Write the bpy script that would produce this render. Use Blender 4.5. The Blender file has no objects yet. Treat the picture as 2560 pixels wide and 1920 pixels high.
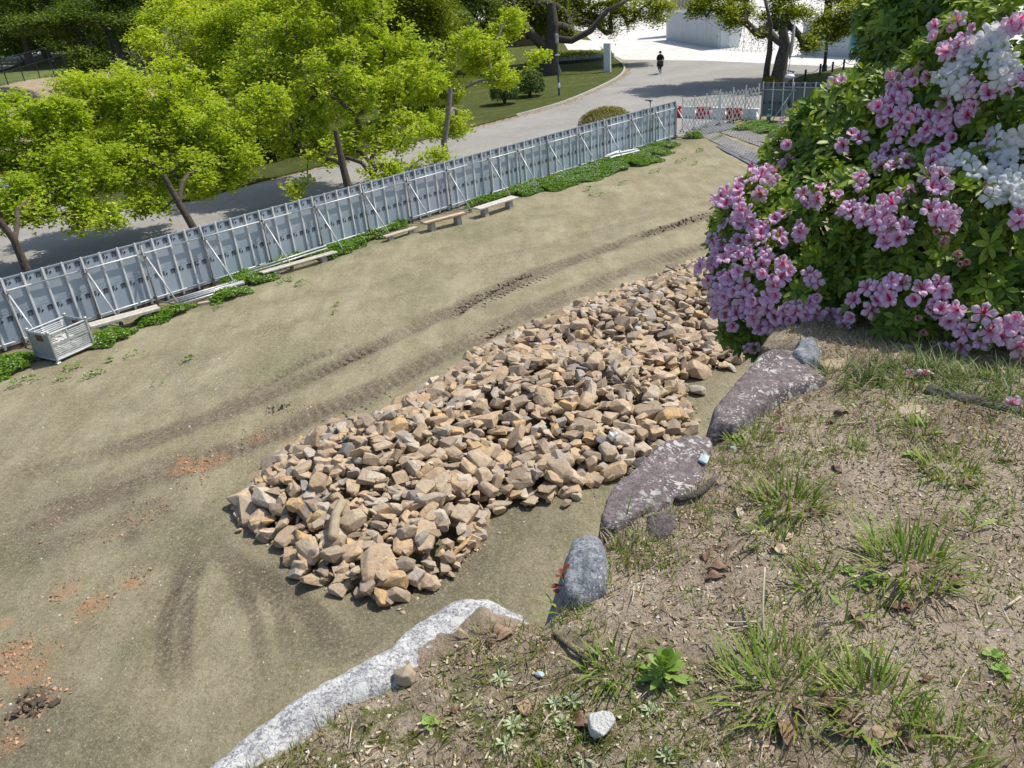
import bpy, bmesh, math, random
import numpy as np
from mathutils import Matrix, Vector, Euler
R = math.radians
random.seed(7); rs = np.random.RandomState(11)
scene = bpy.context.scene
col = scene.collection

# ------------------------------------------------------------------ camera
PITCH, ROLL, CAMH, FPX = 0.46857, -0.0826, 7.5895, 1944.56
fw = np.array([0, math.cos(PITCH), -math.sin(PITCH)]); r0 = np.array([1., 0, 0]); u0 = np.cross(r0, fw)
rt = r0*math.cos(ROLL)+u0*math.sin(ROLL); up = -r0*math.sin(ROLL)+u0*math.cos(ROLL)
cam = bpy.data.cameras.new('camera'); camo = bpy.data.objects.new('camera', cam); col.objects.link(camo)
cam.sensor_width = 36; cam.lens = FPX/2560*36; cam.clip_start = 0.05; cam.clip_end = 3000
camo.matrix_world = Matrix(((rt[0], up[0], -fw[0], 0), (rt[1], up[1], -fw[1], 0), (rt[2], up[2], -fw[2], CAMH), (0, 0, 0, 1)))
scene.camera = camo
CP = np.array([0, 0, CAMH])
# ------------------------------------------------------------------ light
SUN_EL, SUN_AZ = 57.0, 22.0           # elevation; direction to the sun measured from +x towards +y
w = bpy.data.worlds.new('World'); scene.world = w; w.use_nodes = True
nt = w.node_tree; bg = nt.nodes['Background']
sky = nt.nodes.new('ShaderNodeTexSky'); sky.sky_type = 'NISHITA'; sky.sun_disc = False
sky.sun_elevation = R(SUN_EL); sky.sun_rotation = R(90-SUN_AZ); sky.air_density = 1.0; sky.dust_density = 1.5
nt.links.new(sky.outputs[0], bg.inputs[0]); bg.inputs[1].default_value = 0.15
sl = bpy.data.lights.new('sun', 'SUN'); sl.energy = 4.6; sl.angle = R(0.53); sl.color = (1, .95, .87)
so = bpy.data.objects.new('sun', sl); col.objects.link(so)
sd_ = Vector((math.cos(R(SUN_EL))*math.cos(R(SUN_AZ)), math.cos(R(SUN_EL))*math.sin(R(SUN_AZ)), math.sin(R(SUN_EL))))
so.rotation_euler = sd_.to_track_quat('Z', 'Y').to_euler()
scene.view_settings.view_transform = 'Standard'; scene.view_settings.look = 'None'
scene.view_settings.exposure = 0.0; scene.view_settings.gamma = 1

# ------------------------------------------------------------------ helpers
def P(x, y, z=0.0):
    d = fw+rt*(x-1280)/FPX-up*(y-960)/FPX; t = (z-CAMH)/d[2]; return CP+d*t
def AD(x, y, dep):
    return CP+(fw+rt*(x-1280)/FPX-up*(y-960)/FPX)*dep
def depth(p): return float((np.asarray(p)-CP)@fw)
def tag(o, label=None, cat=None, group=None, kind=None):
    if label: o['label'] = label
    if cat: o['category'] = cat
    if group: o['group'] = group
    if kind: o['kind'] = kind
    return o
def empty(name, loc=(0, 0, 0), rz=0.0):
    o = bpy.data.objects.new(name, None); col.objects.link(o); o.location = loc; o.rotation_euler = (0, 0, rz); return o
def link(name, me, mats=None, parent=None, loc=None):
    o = bpy.data.objects.new(name, me); col.objects.link(o)
    if mats is not None and len(me.materials) == 0:
        for m in (mats if isinstance(mats, (list, tuple)) else [mats]): me.materials.append(m)
    if parent is not None: o.parent = parent
    if loc is not None: o.location = loc
    return o
def mesh_np(name, V, faces, attrs=None, mi=None, smooth=False):
    """faces: list of int arrays (n,k)"""
    me = bpy.data.meshes.new(name); V = np.asarray(V, np.float32)
    faces = [np.asarray(f, np.int32) for f in (faces if isinstance(faces, list) else [faces]) if len(f)]
    me.vertices.add(len(V)); me.vertices.foreach_set('co', V.ravel())
    tot = sum(f.size for f in faces); npoly = sum(len(f) for f in faces)
    me.loops.add(tot); me.polygons.add(npoly)
    me.loops.foreach_set('vertex_index', np.concatenate([f.ravel() for f in faces]))
    st = []; s = 0
    for f in faces:
        st.append(s+np.arange(len(f))*f.shape[1]); s += f.size
    me.polygons.foreach_set('loop_start', np.concatenate(st).astype(np.int32))
    if mi is not None: me.polygons.foreach_set('material_index', np.asarray(mi, np.int32))
    me.polygons.foreach_set('use_smooth', np.full(npoly, bool(smooth)))
    if attrs:
        for k, a in attrs.items():
            a = np.asarray(a, np.float32)
            if a.ndim == 1:
                at = me.attributes.new(k, 'FLOAT', 'POINT'); at.data.foreach_set('value', a)
            else:
                at = me.attributes.new(k, 'FLOAT_COLOR', 'POINT'); at.data.foreach_set('color', np.c_[a, np.ones(len(a))].ravel().astype(np.float32))
    me.update(calc_edges=True); me.validate(); return me
def hashf(ix, iy, s):
    n = np.sin(ix*127.1+iy*311.7+s*74.7)*43758.5453; return n-np.floor(n)
def vnoise(x, y, s=0):
    ix = np.floor(x); iy = np.floor(y); fx = x-ix; fy = y-iy
    fx = fx*fx*(3-2*fx); fy = fy*fy*(3-2*fy)
    a = hashf(ix, iy, s); b = hashf(ix+1, iy, s); c = hashf(ix, iy+1, s); d = hashf(ix+1, iy+1, s)
    return (a*(1-fx)+b*fx)*(1-fy)+(c*(1-fx)+d*fx)*fy
def fbm(x, y, s=0, o=4):
    v = 0; a = .5; x = np.asarray(x, float); y = np.asarray(y, float)
    for i in range(o): v = v+a*vnoise(x, y, s+i*13); x = x*2.03+5.1; y = y*2.03+1.7; a *= .5
    return v/(1-.5**o)
def rotmats(n, yaw=None, tilt=None, rng=rs):
    """random rotations: yaw about z, then tilt about a random horizontal axis"""
    yaw = rng.uniform(0, 2*np.pi, n) if yaw is None else yaw
    tilt = np.zeros(n) if tilt is None else tilt
    az = rng.uniform(0, 2*np.pi, n); c, s = np.cos(yaw), np.sin(yaw)
    Z = np.zeros((n, 3, 3)); Z[:, 0, 0] = c; Z[:, 0, 1] = -s; Z[:, 1, 0] = s; Z[:, 1, 1] = c; Z[:, 2, 2] = 1
    k = np.stack([np.cos(az), np.sin(az), np.zeros(n)], 1)
    K = np.zeros((n, 3, 3)); K[:, 0, 1] = -k[:, 2]; K[:, 0, 2] = k[:, 1]; K[:, 1, 0] = k[:, 2]; K[:, 1, 2] = -k[:, 0]; K[:, 2, 0] = -k[:, 1]; K[:, 2, 1] = k[:, 0]
    T = np.eye(3)+np.sin(tilt)[:, None, None]*K+(1-np.cos(tilt))[:, None, None]*(K@K)
    return T@Z
def frames(nrm, spin=None, rng=rs):
    """rotation matrices whose z column is nrm"""
    n = len(nrm); nrm = nrm/np.linalg.norm(nrm, axis=1, keepdims=True)
    a = np.where(np.abs(nrm[:, 2:3]) < .9, np.array([[0, 0, 1.]]), np.array([[1., 0, 0]]))
    x = np.cross(a, nrm); x /= np.linalg.norm(x, axis=1, keepdims=True); y = np.cross(nrm, x)
    sp = rng.uniform(0, 2*np.pi, n) if spin is None else spin
    c = np.cos(sp)[:, None]; s = np.sin(sp)[:, None]
    return np.stack([x*c+y*s, -x*s+y*c, nrm], 2)
def scatter(name, V0, F0, Rm, T, S=None, rnd=None, extra=None, mi0=None, smooth=False):
    """join n transformed copies of a base mesh; F0 (m,k)"""
    n = len(T); k = len(V0)
    if S is None: S = np.ones((n, 3))
    S = np.asarray(S, float)
    if S.ndim == 1: S = np.repeat(S[:, None], 3, 1)
    V = np.einsum('nij,nkj->nki', Rm, V0[None]*S[:, None, :])+T[:, None, :]
    F = (F0[None]+np.arange(n)[:, None, None]*k).reshape(-1, F0.shape[1])
    rnd = rs.rand(n) if rnd is None else rnd
    at = {'rnd': np.repeat(rnd, k)}
    if extra:
        for kk, a in extra.items(): at[kk] = np.tile(a, n)
    mi = np.tile(mi0, n) if mi0 is not None else None
    return mesh_np(name, V.reshape(-1, 3), F, at, mi, smooth)
class MB:
    """collects boxes, tubes and so on into one mesh"""
    def __init__(s): s.v = []; s.f = []; s.n = 0
    def add(s, V, F):
        s.v.append(np.asarray(V, float)); s.f += [[i+s.n for i in f] for f in F]; s.n += len(V); return s
    def box(s, c, d, M=None, taper=1.0):
        x, y, z = np.array(d)/2.
        V = np.array([(-x, -y, -z), (x, -y, -z), (x, y, -z), (-x, y, -z), (-x*taper, -y*taper, z), (x*taper, -y*taper, z), (x*taper, y*taper, z), (-x*taper, y*taper, z)])
        if M is not None: V = V@np.array(M).T
        return s.add(V+np.array(c), [(0, 3, 2, 1), (4, 5, 6, 7), (0, 1, 5, 4), (1, 2, 6, 5), (2, 3, 7, 6), (3, 0, 4, 7)])
    def tube(s, pts, r, n=8, cap=True):
        pts = np.array(pts, float); m = len(pts); r = np.full(m, r) if np.isscalar(r) else np.array(r)
        t = np.gradient(pts, axis=0) if m > 1 else None; t /= np.linalg.norm(t, axis=1, keepdims=True)+1e-9
        a = np.array([0, 0, 1.]) if abs(t[0][2]) < .9 else np.array([1., 0, 0])
        V = []; x = np.cross(a, t[0]); x /= np.linalg.norm(x)
        for i in range(m):
            x = x-t[i]*(x@t[i]); x /= np.linalg.norm(x)+1e-9; y = np.cross(t[i], x)
            for k in range(n):
                an = 2*np.pi*k/n; V.append(pts[i]+r[i]*(x*math.cos(an)+y*math.sin(an)))
        F = [(i*n+k, i*n+(k+1) % n, (i+1)*n+(k+1) % n, (i+1)*n+k) for i in range(m-1) for k in range(n)]
        if cap: F += [tuple(range(n-1, -1, -1)), tuple((m-1)*n+k for k in range(n))]
        return s.add(V, F)
    def lathe(s, prof, c=(0, 0, 0), n=16):
        V = [(c[0]+r*math.cos(2*np.pi*k/n), c[1]+r*math.sin(2*np.pi*k/n), c[2]+z) for r, z in prof for k in range(n)]
        m = len(prof); F = [(i*n+k, i*n+(k+1) % n, (i+1)*n+(k+1) % n, (i+1)*n+k) for i in range(m-1) for k in range(n)]
        F += [tuple(range(n-1, -1, -1)), tuple((m-1)*n+k for k in range(n))]
        return s.add(V, F)
    def mesh(s, name, smooth=False):
        me = bpy.data.meshes.new(name); me.from_pydata(np.concatenate(s.v).tolist(), [], s.f)
        if smooth: me.polygons.foreach_set('use_smooth', [True]*len(me.polygons))
        me.update(); return me
    def build(s, name, mat, parent=None, loc=None, smooth=False): return link(name, s.mesh(name, smooth), mat, parent, loc)
def bevel(o, wd=.01, seg=2):
    m = o.modifiers.new('bevel', 'BEVEL'); m.width = wd; m.segments = seg; m.limit_method = 'ANGLE'; return o
def poly_sheet(name, pts, mat, z=0.0, kind='structure', thick=0):
    bm = bmesh.new(); vs = [bm.verts.new((p[0], p[1], z)) for p in pts]; f = bm.faces.new(vs)
    if f.normal.z < 0 or True:
        f.normal_update()
        if f.normal.z < 0: f.normal_flip()
    if thick:
        ret = bmesh.ops.extrude_face_region(bm, geom=[f]); 
        for g in ret['geom']:
            if isinstance(g, bmesh.types.BMVert): g.co.z -= thick
    bmesh.ops.recalc_face_normals(bm, faces=bm.faces)
    if not thick and bm.faces[:][0].normal.z < 0: bmesh.ops.reverse_faces(bm, faces=bm.faces)
    bmesh.ops.triangulate(bm, faces=bm.faces)
    me = bpy.data.meshes.new(name); bm.to_mesh(me); bm.free(); o = link(name, me, mat)
    if kind: o['kind'] = kind
    return o
def sdist(X, Y, poly):
    """signed distance to polygon, positive inside"""
    poly = np.asarray(poly)[:, :2]; n = len(poly); d = np.full(X.shape, 1e9); ins = np.zeros(X.shape, bool)
    for i in range(n):
        a = poly[i]; b = poly[(i+1) % n]; e = b-a; L = e@e+1e-12
        t = np.clip(((X-a[0])*e[0]+(Y-a[1])*e[1])/L, 0, 1); d = np.minimum(d, np.hypot(X-a[0]-t*e[0], Y-a[1]-t*e[1]))
        c = ((a[1] > Y) != (b[1] > Y)) & (X < (b[0]-a[0])*(Y-a[1])/(b[1]-a[1]+1e-12)+a[0]); ins ^= c
    return np.where(ins, d, -d)
def pdist(X, Y, pl):
    """distance to polyline and arclength"""
    pl = np.asarray(pl)[:, :2]; d = np.full(X.shape, 1e9); s = np.zeros(X.shape); side = np.zeros(X.shape); acc = 0
    for i in range(len(pl)-1):
        a = pl[i]; b = pl[i+1]; e = b-a; L = math.hypot(*e)
        t = np.clip(((X-a[0])*e[0]+(Y-a[1])*e[1])/(L*L), 0, 1); dd = np.hypot(X-a[0]-t*e[0], Y-a[1]-t*e[1])
        m = dd < d; d = np.where(m, dd, d); s = np.where(m, acc+t*L, s)
        side = np.where(m, np.sign((X-a[0])*e[1]-(Y-a[1])*e[0]), side); acc += L
    return d, s, side, acc
def smooth_line(pts, n=6):
    pts = np.array(pts, float); out = []
    for i in range(len(pts)-1):
        p0 = pts[max(i-1, 0)]; p1 = pts[i]; p2 = pts[i+1]; p3 = pts[min(i+2, len(pts)-1)]
        for k in range(n):
            t = k/n; out.append(.5*((2*p1)+(-p0+p2)*t+(2*p0-5*p1+4*p2-p3)*t*t+(-p0+3*p1-3*p2+p3)*t**3))
    out.append(pts[-1]); return np.array(out)

# ------------------------------------------------------------------ materials
class NT:
    def __init__(s, name):
        s.m = bpy.data.materials.new(name); s.m.use_nodes = True; s.t = s.m.node_tree; s.b = s.t.nodes['Principled BSDF']; s.out = s.t.nodes['Material Output']
        s.tc = s.t.nodes.new('ShaderNodeTexCoord').outputs['Object']
    def n(s, ty, **k):
        nd = s.t.nodes.new('ShaderNode'+ty)
        for a, v in k.items(): setattr(nd, a, v)
        return nd
    def l(s, a, b): s.t.links.new(a, b)
    def noise(s, scale, detail=4, rough=.55, vec=None, dist=0):
        nd = s.n('TexNoise'); nd.inputs['Scale'].default_value = scale; nd.inputs['Detail'].default_value = detail; nd.inputs['Roughness'].default_value = rough; nd.inputs['Distortion'].default_value = dist
        s.l(vec or s.tc, nd.inputs['Vector']); return nd.outputs[0]
    def vor(s, scale, feature='F1', vec=None, out='Distance'):
        nd = s.n('TexVoronoi'); nd.feature = feature; nd.inputs['Scale'].default_value = scale; s.l(vec or s.tc, nd.inputs['Vector']); return nd.outputs[out]
    def ramp(s, fac, stops, interp='LINEAR'):
        nd = s.n('ValToRGB'); e = nd.color_ramp.elements; nd.color_ramp.interpolation = interp
        while len(e) < len(stops): e.new(.5)
        for i, (p, c) in enumerate(stops): e[i].position = p; e[i].color = (c if len(c) == 4 else (*c, 1)) if not np.isscalar(c) else (c, c, c, 1)
        s.l(fac, nd.inputs[0]); return nd.outputs[0]
    def mix(s, f, a, b, mode='MIX'):
        nd = s.n('Mix'); nd.data_type = 'RGBA'; nd.blend_type = mode
        for i, v in ((0, f), (6, a), (7, b)):
            if hasattr(v, 'links'): s.l(v, nd.inputs[i])
            elif i == 0: nd.inputs[0].default_value = v
            else: nd.inputs[i].default_value = (*v[:3], 1)
        return nd.outputs[2]
    def math(s, op, a, b=0.5, clamp=False):
        nd = s.n('Math'); nd.operation = op; nd.use_clamp = clamp
        for i, v in ((0, a), (1, b)):
            if hasattr(v, 'links'): s.l(v, nd.inputs[i])
            else: nd.inputs[i].default_value = v
        return nd.outputs[0]
    def attr(s, name):
        nd = s.n('Attribute'); nd.attribute_name = name; return nd.outputs['Fac']
    def attrc(s, name):
        nd = s.n('Attribute'); nd.attribute_name = name; return nd.outputs['Color']
    def rnd(s):
        oi = s.n('ObjectInfo'); return s.math('FRACT', s.math('ADD', s.attr('rnd'), oi.outputs['Random']))
    def mapping(s, sc=(1, 1, 1), rot=(0, 0, 0), vec=None):
        nd = s.n('Mapping'); nd.inputs['Scale'].default_value = sc; nd.inputs['Rotation'].default_value = rot; s.l(vec or s.tc, nd.inputs[0]); return nd.outputs[0]
    def bump(s, h, strength=.5, dist=.02):
        nd = s.n('Bump'); nd.inputs['Strength'].default_value = strength; nd.inputs['Distance'].default_value = dist; s.l(h, nd.inputs['Height']); s.l(nd.outputs[0], s.b.inputs['Normal']); return nd
    def col(s, c):
        if hasattr(c, 'links'): s.l(c, s.b.inputs['Base Color'])
        else: s.b.inputs['Base Color'].default_value = (*c, 1)
    def set(s, **k):
        for a, v in k.items(): s.b.inputs[a.replace('_', ' ')].default_value = v
        return s
def simple(name, c, rough=.6, metal=0, var=.25, scale=8, bump=.15, dist=.005, c2=None):
    s = NT(name); f = s.noise(scale, 5, .6)
    d = c2 if c2 else tuple(x*(1-var) for x in c)
    s.col(s.mix(s.ramp(f, [(.35, 0.), (.68, 1.)]), d, c)); s.set(Roughness=rough, Metallic=metal)
    if bump: s.bump(s.noise(scale*6, 4, .6), bump, dist)
    return s.m
def leafmat(name, ca, cb, cc=None, trans=.35, rough=.5, spec=.3):
    s = NT(name); r = s.rnd()
    stops = [(0, ca), (.75, cb)]+([(1, cc)] if cc else [])
    c = s.ramp(r, stops); s.col(c); s.set(Roughness=rough); s.b.inputs['Specular IOR Level'].default_value = spec
    tr = s.n('BsdfTranslucent'); s.l(s.mix(1.0, c, (1.0, 1.0, .35), 'MULTIPLY'), tr.inputs[0])
    mx = s.n('MixShader'); mx.inputs[0].default_value = trans
    s.l(s.b.outputs[0], mx.inputs[1]); s.l(tr.outputs[0], mx.inputs[2]); s.l(mx.outputs[0], s.out.inputs['Surface'])
    return s.m
def m_field():
    s = NT('field_ground'); tc = s.tc
    st = s.mapping((1.0, .45, 1), (0, 0, R(38)))
    n1 = s.noise(.55, 5, .6, st); n2 = s.noise(7, 6, .7); n3 = s.noise(45, 4, .7); n4 = s.noise(2.2, 5, .65, st, .6)
    n5 = s.noise(1.1, 6, .75, s.mapping((1.0, .22, 1), (0, 0, R(36))))
    dry = s.mix(s.ramp(n2, [(.30, 0.), (.70, 1.)]), (.25, .215, .125), (.42, .365, .235)); dry = s.mix(s.ramp(n5, [(.40, 0.), (.62, .75)]), dry, (.50, .445, .30)); dry = s.mix(s.ramp(s.noise(.8, 5, .7), [(.45, 0.), (.65, .55)]), dry, (.21, .185, .105)); sp = s.noise(19, 6, .8); s2_ = s.noise(75, 4, .85)
    green = s.mix(s.ramp(n2, [(.35, 0.), (.65, 1.)]), (.11, .125, .05), (.215, .205, .11))
    g = s.math('ADD', s.math('MULTIPLY', s.ramp(n1, [(.45, 0.), (.72, 1.)]), .35), s.attr('green'), True)
    g = s.math('MULTIPLY', g, s.ramp(n4, [(.3, .35), (.6, 1.)]))
    c = s.mix(g, dry, green)
    gr2 = s.math('ADD', s.attr('grime'), s.math('MULTIPLY', s.math('SUBTRACT', n4, .5), s.math('MULTIPLY', s.attr('grime'), 1.5)), True)
    grc = s.mix(s.ramp(n2, [(.35, 0.), (.65, 1.)]), (.135, .12, .075), (.22, .20, .135))
    c = s.mix(s.math('MULTIPLY', gr2, .85), c, grc)
    dm = s.math('ADD', s.attr('dirt'), s.math('MULTIPLY', s.math('SUBTRACT', n4, .5), s.math('MULTIPLY', s.attr('dirt'), 2.6)), True)
    dirt = s.mix(s.ramp(n2, [(.3, 0.), (.7, 1.)]), (.125, .095, .068), (.26, .205, .15))
    dm = s.math('MULTIPLY', dm, s.ramp(sp, [(.30, 1.), (.62, .72)]), True); c = s.mix(dm, c, dirt)
    c = s.mix(s.math('MULTIPLY', s.attr('wet'), 1.0, True), c, (.07, .052, .04))
    c = s.mix(s.ramp(sp, [(.34, .60), (.46, 0.)]), c, (.11, .10, .055)); c = s.mix(s.ramp(sp, [(.52, 0.), (.64, .6)]), c, (.54, .49, .35)); c = s.mix(s.ramp(s2_, [(.34, .55), (.45, 0.)]), c, (.13, .115, .07)); c = s.mix(s.ramp(s2_, [(.55, 0.), (.66, .45)]), c, (.52, .47, .35))
    om = s.math('MULTIPLY', s.attr('orange'), s.ramp(s.noise(6, 6, .75), [(.38, 0.), (.6, 1.)]), True)
    c = s.mix(om, c, s.mix(n3, (.44, .22, .11), (.62, .36, .20)))
    c = s.mix(s.ramp(s.noise(140, 2, .5), [(.30, .32), (.5, 0.)]), c, (.09, .08, .045))
    c = s.mix(s.ramp(s.vor(20), [(.05, .65), (.10, 0.)]), c, (.62, .56, .44))
    s.col(c); s.set(Roughness=.95); s.b.inputs['Specular IOR Level'].default_value = .1
    h = s.math('ADD', s.math('MULTIPLY', n2, 1.0), s.math('MULTIPLY', s.noise(60, 3, .7), .7)); s.bump(s.math('ADD', h, s.math('MULTIPLY', sp, 1.2)), 1.0, .03)
    return s.m
def m_soil():
    s = NT('soil'); n1 = s.noise(3.0, 5, .6); n2 = s.noise(30, 6, .75); n3 = s.noise(150, 4, .7)
    c = s.mix(s.ramp(n2, [(.35, 0.), (.66, 1.)]), (.20, .145, .098), (.46, .365, .265))
    c = s.mix(s.ramp(n1, [(.36, 0.), (.56, .8)]), c, (.56, .47, .35))
    c = s.mix(s.ramp(n3, [(.30, .7), (.5, 0.)]), c, (.05, .036, .026))
    mo = s.math('MULTIPLY', s.attr('moss'), s.ramp(s.noise(14, 6, .75), [(.44, 0.), (.56, 1.)]), True)
    c = s.mix(mo, c, s.mix(n3, (.055, .07, .012), (.16, .17, .035)))
    c = s.mix(s.ramp(s.vor(75), [(.12, .8), (.2, 0.)]), c, (.55, .47, .36))
    s.col(c); s.set(Roughness=.95); s.b.inputs['Specular IOR Level'].default_value = .15
    s.bump(s.math('ADD', n2, s.math('MULTIPLY', n3, .5)), 1.0, .02); return s.m
def m_granite(name, base, dark, lichen, lic_amt, spot=11, crack=True):
    s = NT(name); n1 = s.noise(3.5, 6, .7); n2 = s.noise(26, 6, .75); n3 = s.noise(120, 3, .7)
    c = s.mix(s.ramp(n2, [(.40, 0.), (.56, 1.)]), dark, base)
    c = s.mix(s.ramp(n1, [(.50, 0.), (.60, .8)]), c, tuple(d*1.0 for d in dark))
    c = s.mix(s.ramp(n3, [(.38, .65), (.5, 0.)]), c, (.05, .045, .05))
    wv = s.n('VectorMath'); wv.operation = 'MULTIPLY_ADD'
    nn = s.n('TexNoise'); nn.inputs['Scale'].default_value = 9; nn.inputs['Detail'].default_value = 5; s.l(s.tc, nn.inputs['Vector']); s.l(nn.outputs['Color'], wv.inputs[0]); wv.inputs[1].default_value = (.16, .16, .16); s.l(s.tc, wv.inputs[2])
    lm = s.math('MULTIPLY', s.ramp(s.vor(spot, vec=wv.outputs[0]), [(.30, 1.), (.36, 0.)]), s.ramp(s.noise(4.5, 4, .6), [(1-lic_amt-.05, 0.), (1-lic_amt+.05, 1.)]))
    lm2 = s.math('MULTIPLY', s.ramp(s.vor(spot*2.6, vec=wv.outputs[0]), [(.26, 1.), (.33, 0.)]), s.ramp(s.noise(6.5, 4, .6), [(1-lic_amt-.08, 0.), (1-lic_amt+.02, 1.)]))
    c = s.mix(s.math('MAXIMUM', lm, lm2), c, s.mix(n2, tuple(x*.75 for x in lichen), lichen))
    if crack:
        c = s.mix(s.ramp(s.vor(16, 'DISTANCE_TO_EDGE', wv.outputs[0]), [(.0, .55), (.04, 0.)]), c, (.12, .11, .12))
    s.col(c); s.set(Roughness=.9); s.b.inputs['Specular IOR Level'].default_value = .2
    s.bump(s.math('ADD', n2, s.math('MULTIPLY', s.math('ADD', n3, s.math('MULTIPLY', lm, .4)), .4)), .9, .012); return s.m
def m_rock():
    s = NT('rubble_stone'); r = s.rnd()
    base = s.ramp(r, [(0, (.52, .38, .24)), (.13, (.64, .51, .36)), (.24, (.34, .265, .19)), (.36, (.60, .43, .26)), (.48, (.50, .42, .31)), (.58, (.64, .46, .27)), (.68, (.30, .25, .20)), (.78, (.66, .44, .20)), (.86, (.48, .44, .39)), (.93, (.70, .60, .46)), (1, (.20, .205, .215))])
    oi = s.n('ObjectInfo'); ad = s.n('VectorMath'); ad.operation = 'ADD'; s.l(s.tc, ad.inputs[0]); s.l(oi.outputs['Location'], ad.inputs[1])
    v = ad.outputs[0]; n1 = s.noise(5, 5, .65, v); n2 = s.noise(28, 5, .7, v)
    c = s.mix(s.ramp(n1, [(.44, 0.), (.56, .85)]), base, s.mix(.45, base, (.27, .24, .21)))
    c = s.mix(s.ramp(n2, [(.55, 0.), (.72, .35)]), c, (.62, .50, .36))
    c = s.mix(s.ramp(s.noise(9, 5, .7, v), [(.33, .8), (.46, 0.)]), c, (.33, .17, .075)); c = s.mix(s.ramp(s.noise(60, 4, .8, v), [(.36, .6), (.5, 0.)]), c, (.14, .11, .08))
    s.col(c); s.set(Roughness=.88); s.b.inputs['Specular IOR Level'].default_value = .25
    s.bump(s.math('ADD', n1, s.math('MULTIPLY', n2, .4)), .7, .03); return s.m
def m_asphalt():
    s = NT('asphalt'); n1 = s.noise(.25, 5, .6); n2 = s.noise(3, 5, .7, s.mapping((1, .3, 1), (0, 0, R(-45)))); n3 = s.noise(60, 3, .8)
    c = s.mix(s.ramp(n1, [(.35, 0.), (.65, 1.)]), (.265, .25, .225), (.34, .32, .285))
    c = s.mix(s.ramp(n2, [(.5, 0.), (.75, .4)]), c, (.43, .405, .36)); c = s.mix(s.ramp(n3, [(.3, .4), (.55, 0.)]), c, (.15, .145, .13))
    c = s.mix(s.ramp(s.vor(.33, 'DISTANCE_TO_EDGE'), [(.0, .18), (.006, 0.)]), c, (.6, .58, .53))
    c = s.mix(s.ramp(s.noise(.9, 6, .75), [(.55, 0.), (.70, .35)]), c, (.20, .185, .16)); c = s.mix(s.ramp(s.noise(22, 4, .8), [(.56, 0.), (.7, .35)]), c, (.46, .43, .38)); s.col(c); s.set(Roughness=.9); s.bump(n3, .3, .01); return s.m
def m_paving():
    s = NT('pale_paving'); c = s.mix(s.ramp(s.noise(.35, 5, .65), [(.35, 0.), (.65, 1.)]), (.60, .575, .53), (.74, .715, .67)); br = s.n('TexBrick'); br.inputs['Scale'].default_value = .22; br.inputs['Mortar Size'].default_value = .008; s.l(s.tc, br.inputs['Vector']); c = s.mix(br.outputs['Fac'], c, (.42, .39, .35)); c = s.mix(s.ramp(s.noise(3, 5, .8), [(.6, 0.), (.75, .3)]), c, (.45, .42, .38)); s.col(c); s.set(Roughness=.85); return s.m
def m_grass(name, a, b, c3, sc=6):
    s = NT(name); n1 = s.noise(.6, 5, .6); n2 = s.noise(sc, 6, .8); n3 = s.noise(sc*8, 3, .8)
    c = s.mix(s.ramp(n2, [(.35, 0.), (.65, 1.)]), a, b); c = s.mix(s.ramp(n1, [(.5, 0.), (.7, .7)]), c, c3); c = s.mix(s.ramp(n3, [(.3, .5), (.5, 0.)]), c, tuple(x*.4 for x in a))
    s.col(c); s.set(Roughness=.95); s.b.inputs['Specular IOR Level'].default_value = .1; s.bump(s.math('ADD', n2, n3), 1.0, .08); return s.m
def m_petal(name, edge, mid, throat, blotch):
    s = NT(name); t = s.attr('t'); u = s.attr('u')
    c = s.ramp(t, [(0, throat), (.3, mid), (.85, edge), (1, edge)])
    if blotch:
        bm_ = s.math('MULTIPLY', s.attr('up'), s.ramp(s.math('ADD', t, s.math('MULTIPLY', s.math('ABSOLUTE', u), .55)), [(.55, 1.), (.85, 0.)]))
        c = s.mix(bm_, c, blotch)
    c = s.mix(s.math('MULTIPLY', s.rnd(), .35), c, s.mix(.5, c, (.95, .78, .90)))
    s.col(c); s.set(Roughness=.6); s.b.inputs['Specular IOR Level'].default_value = .2
    tr = s.n('BsdfTranslucent'); s.l(c, tr.inputs[0]); mx = s.n('MixShader'); mx.inputs[0].default_value = .4
    s.l(s.b.outputs[0], mx.inputs[1]); s.l(tr.outputs[0], mx.inputs[2]); s.l(mx.outputs[0], s.out.inputs['Surface']); return s.m
def m_panel():
    s = NT('panel_steel'); n = s.noise(2.2, 5, .6, s.mapping((1, 1, .25)))
    oi = s.n('ObjectInfo'); c = s.mix(s.math('MULTIPLY', oi.outputs['Random'], .5), (.34, .40, .47), (.40, .46, .52))
    c = s.mix(s.ramp(n, [(.52, 0.), (.75, .35)]), c, (.24, .27, .31)); c = s.mix(s.ramp(s.noise(14, 5, .7), [(.62, 0.), (.74, .4)]), c, (.5, .5, .48))
    s.col(c); s.set(Roughness=.42); s.bump(s.noise(3, 2), .12, .02); return s.m
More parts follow.
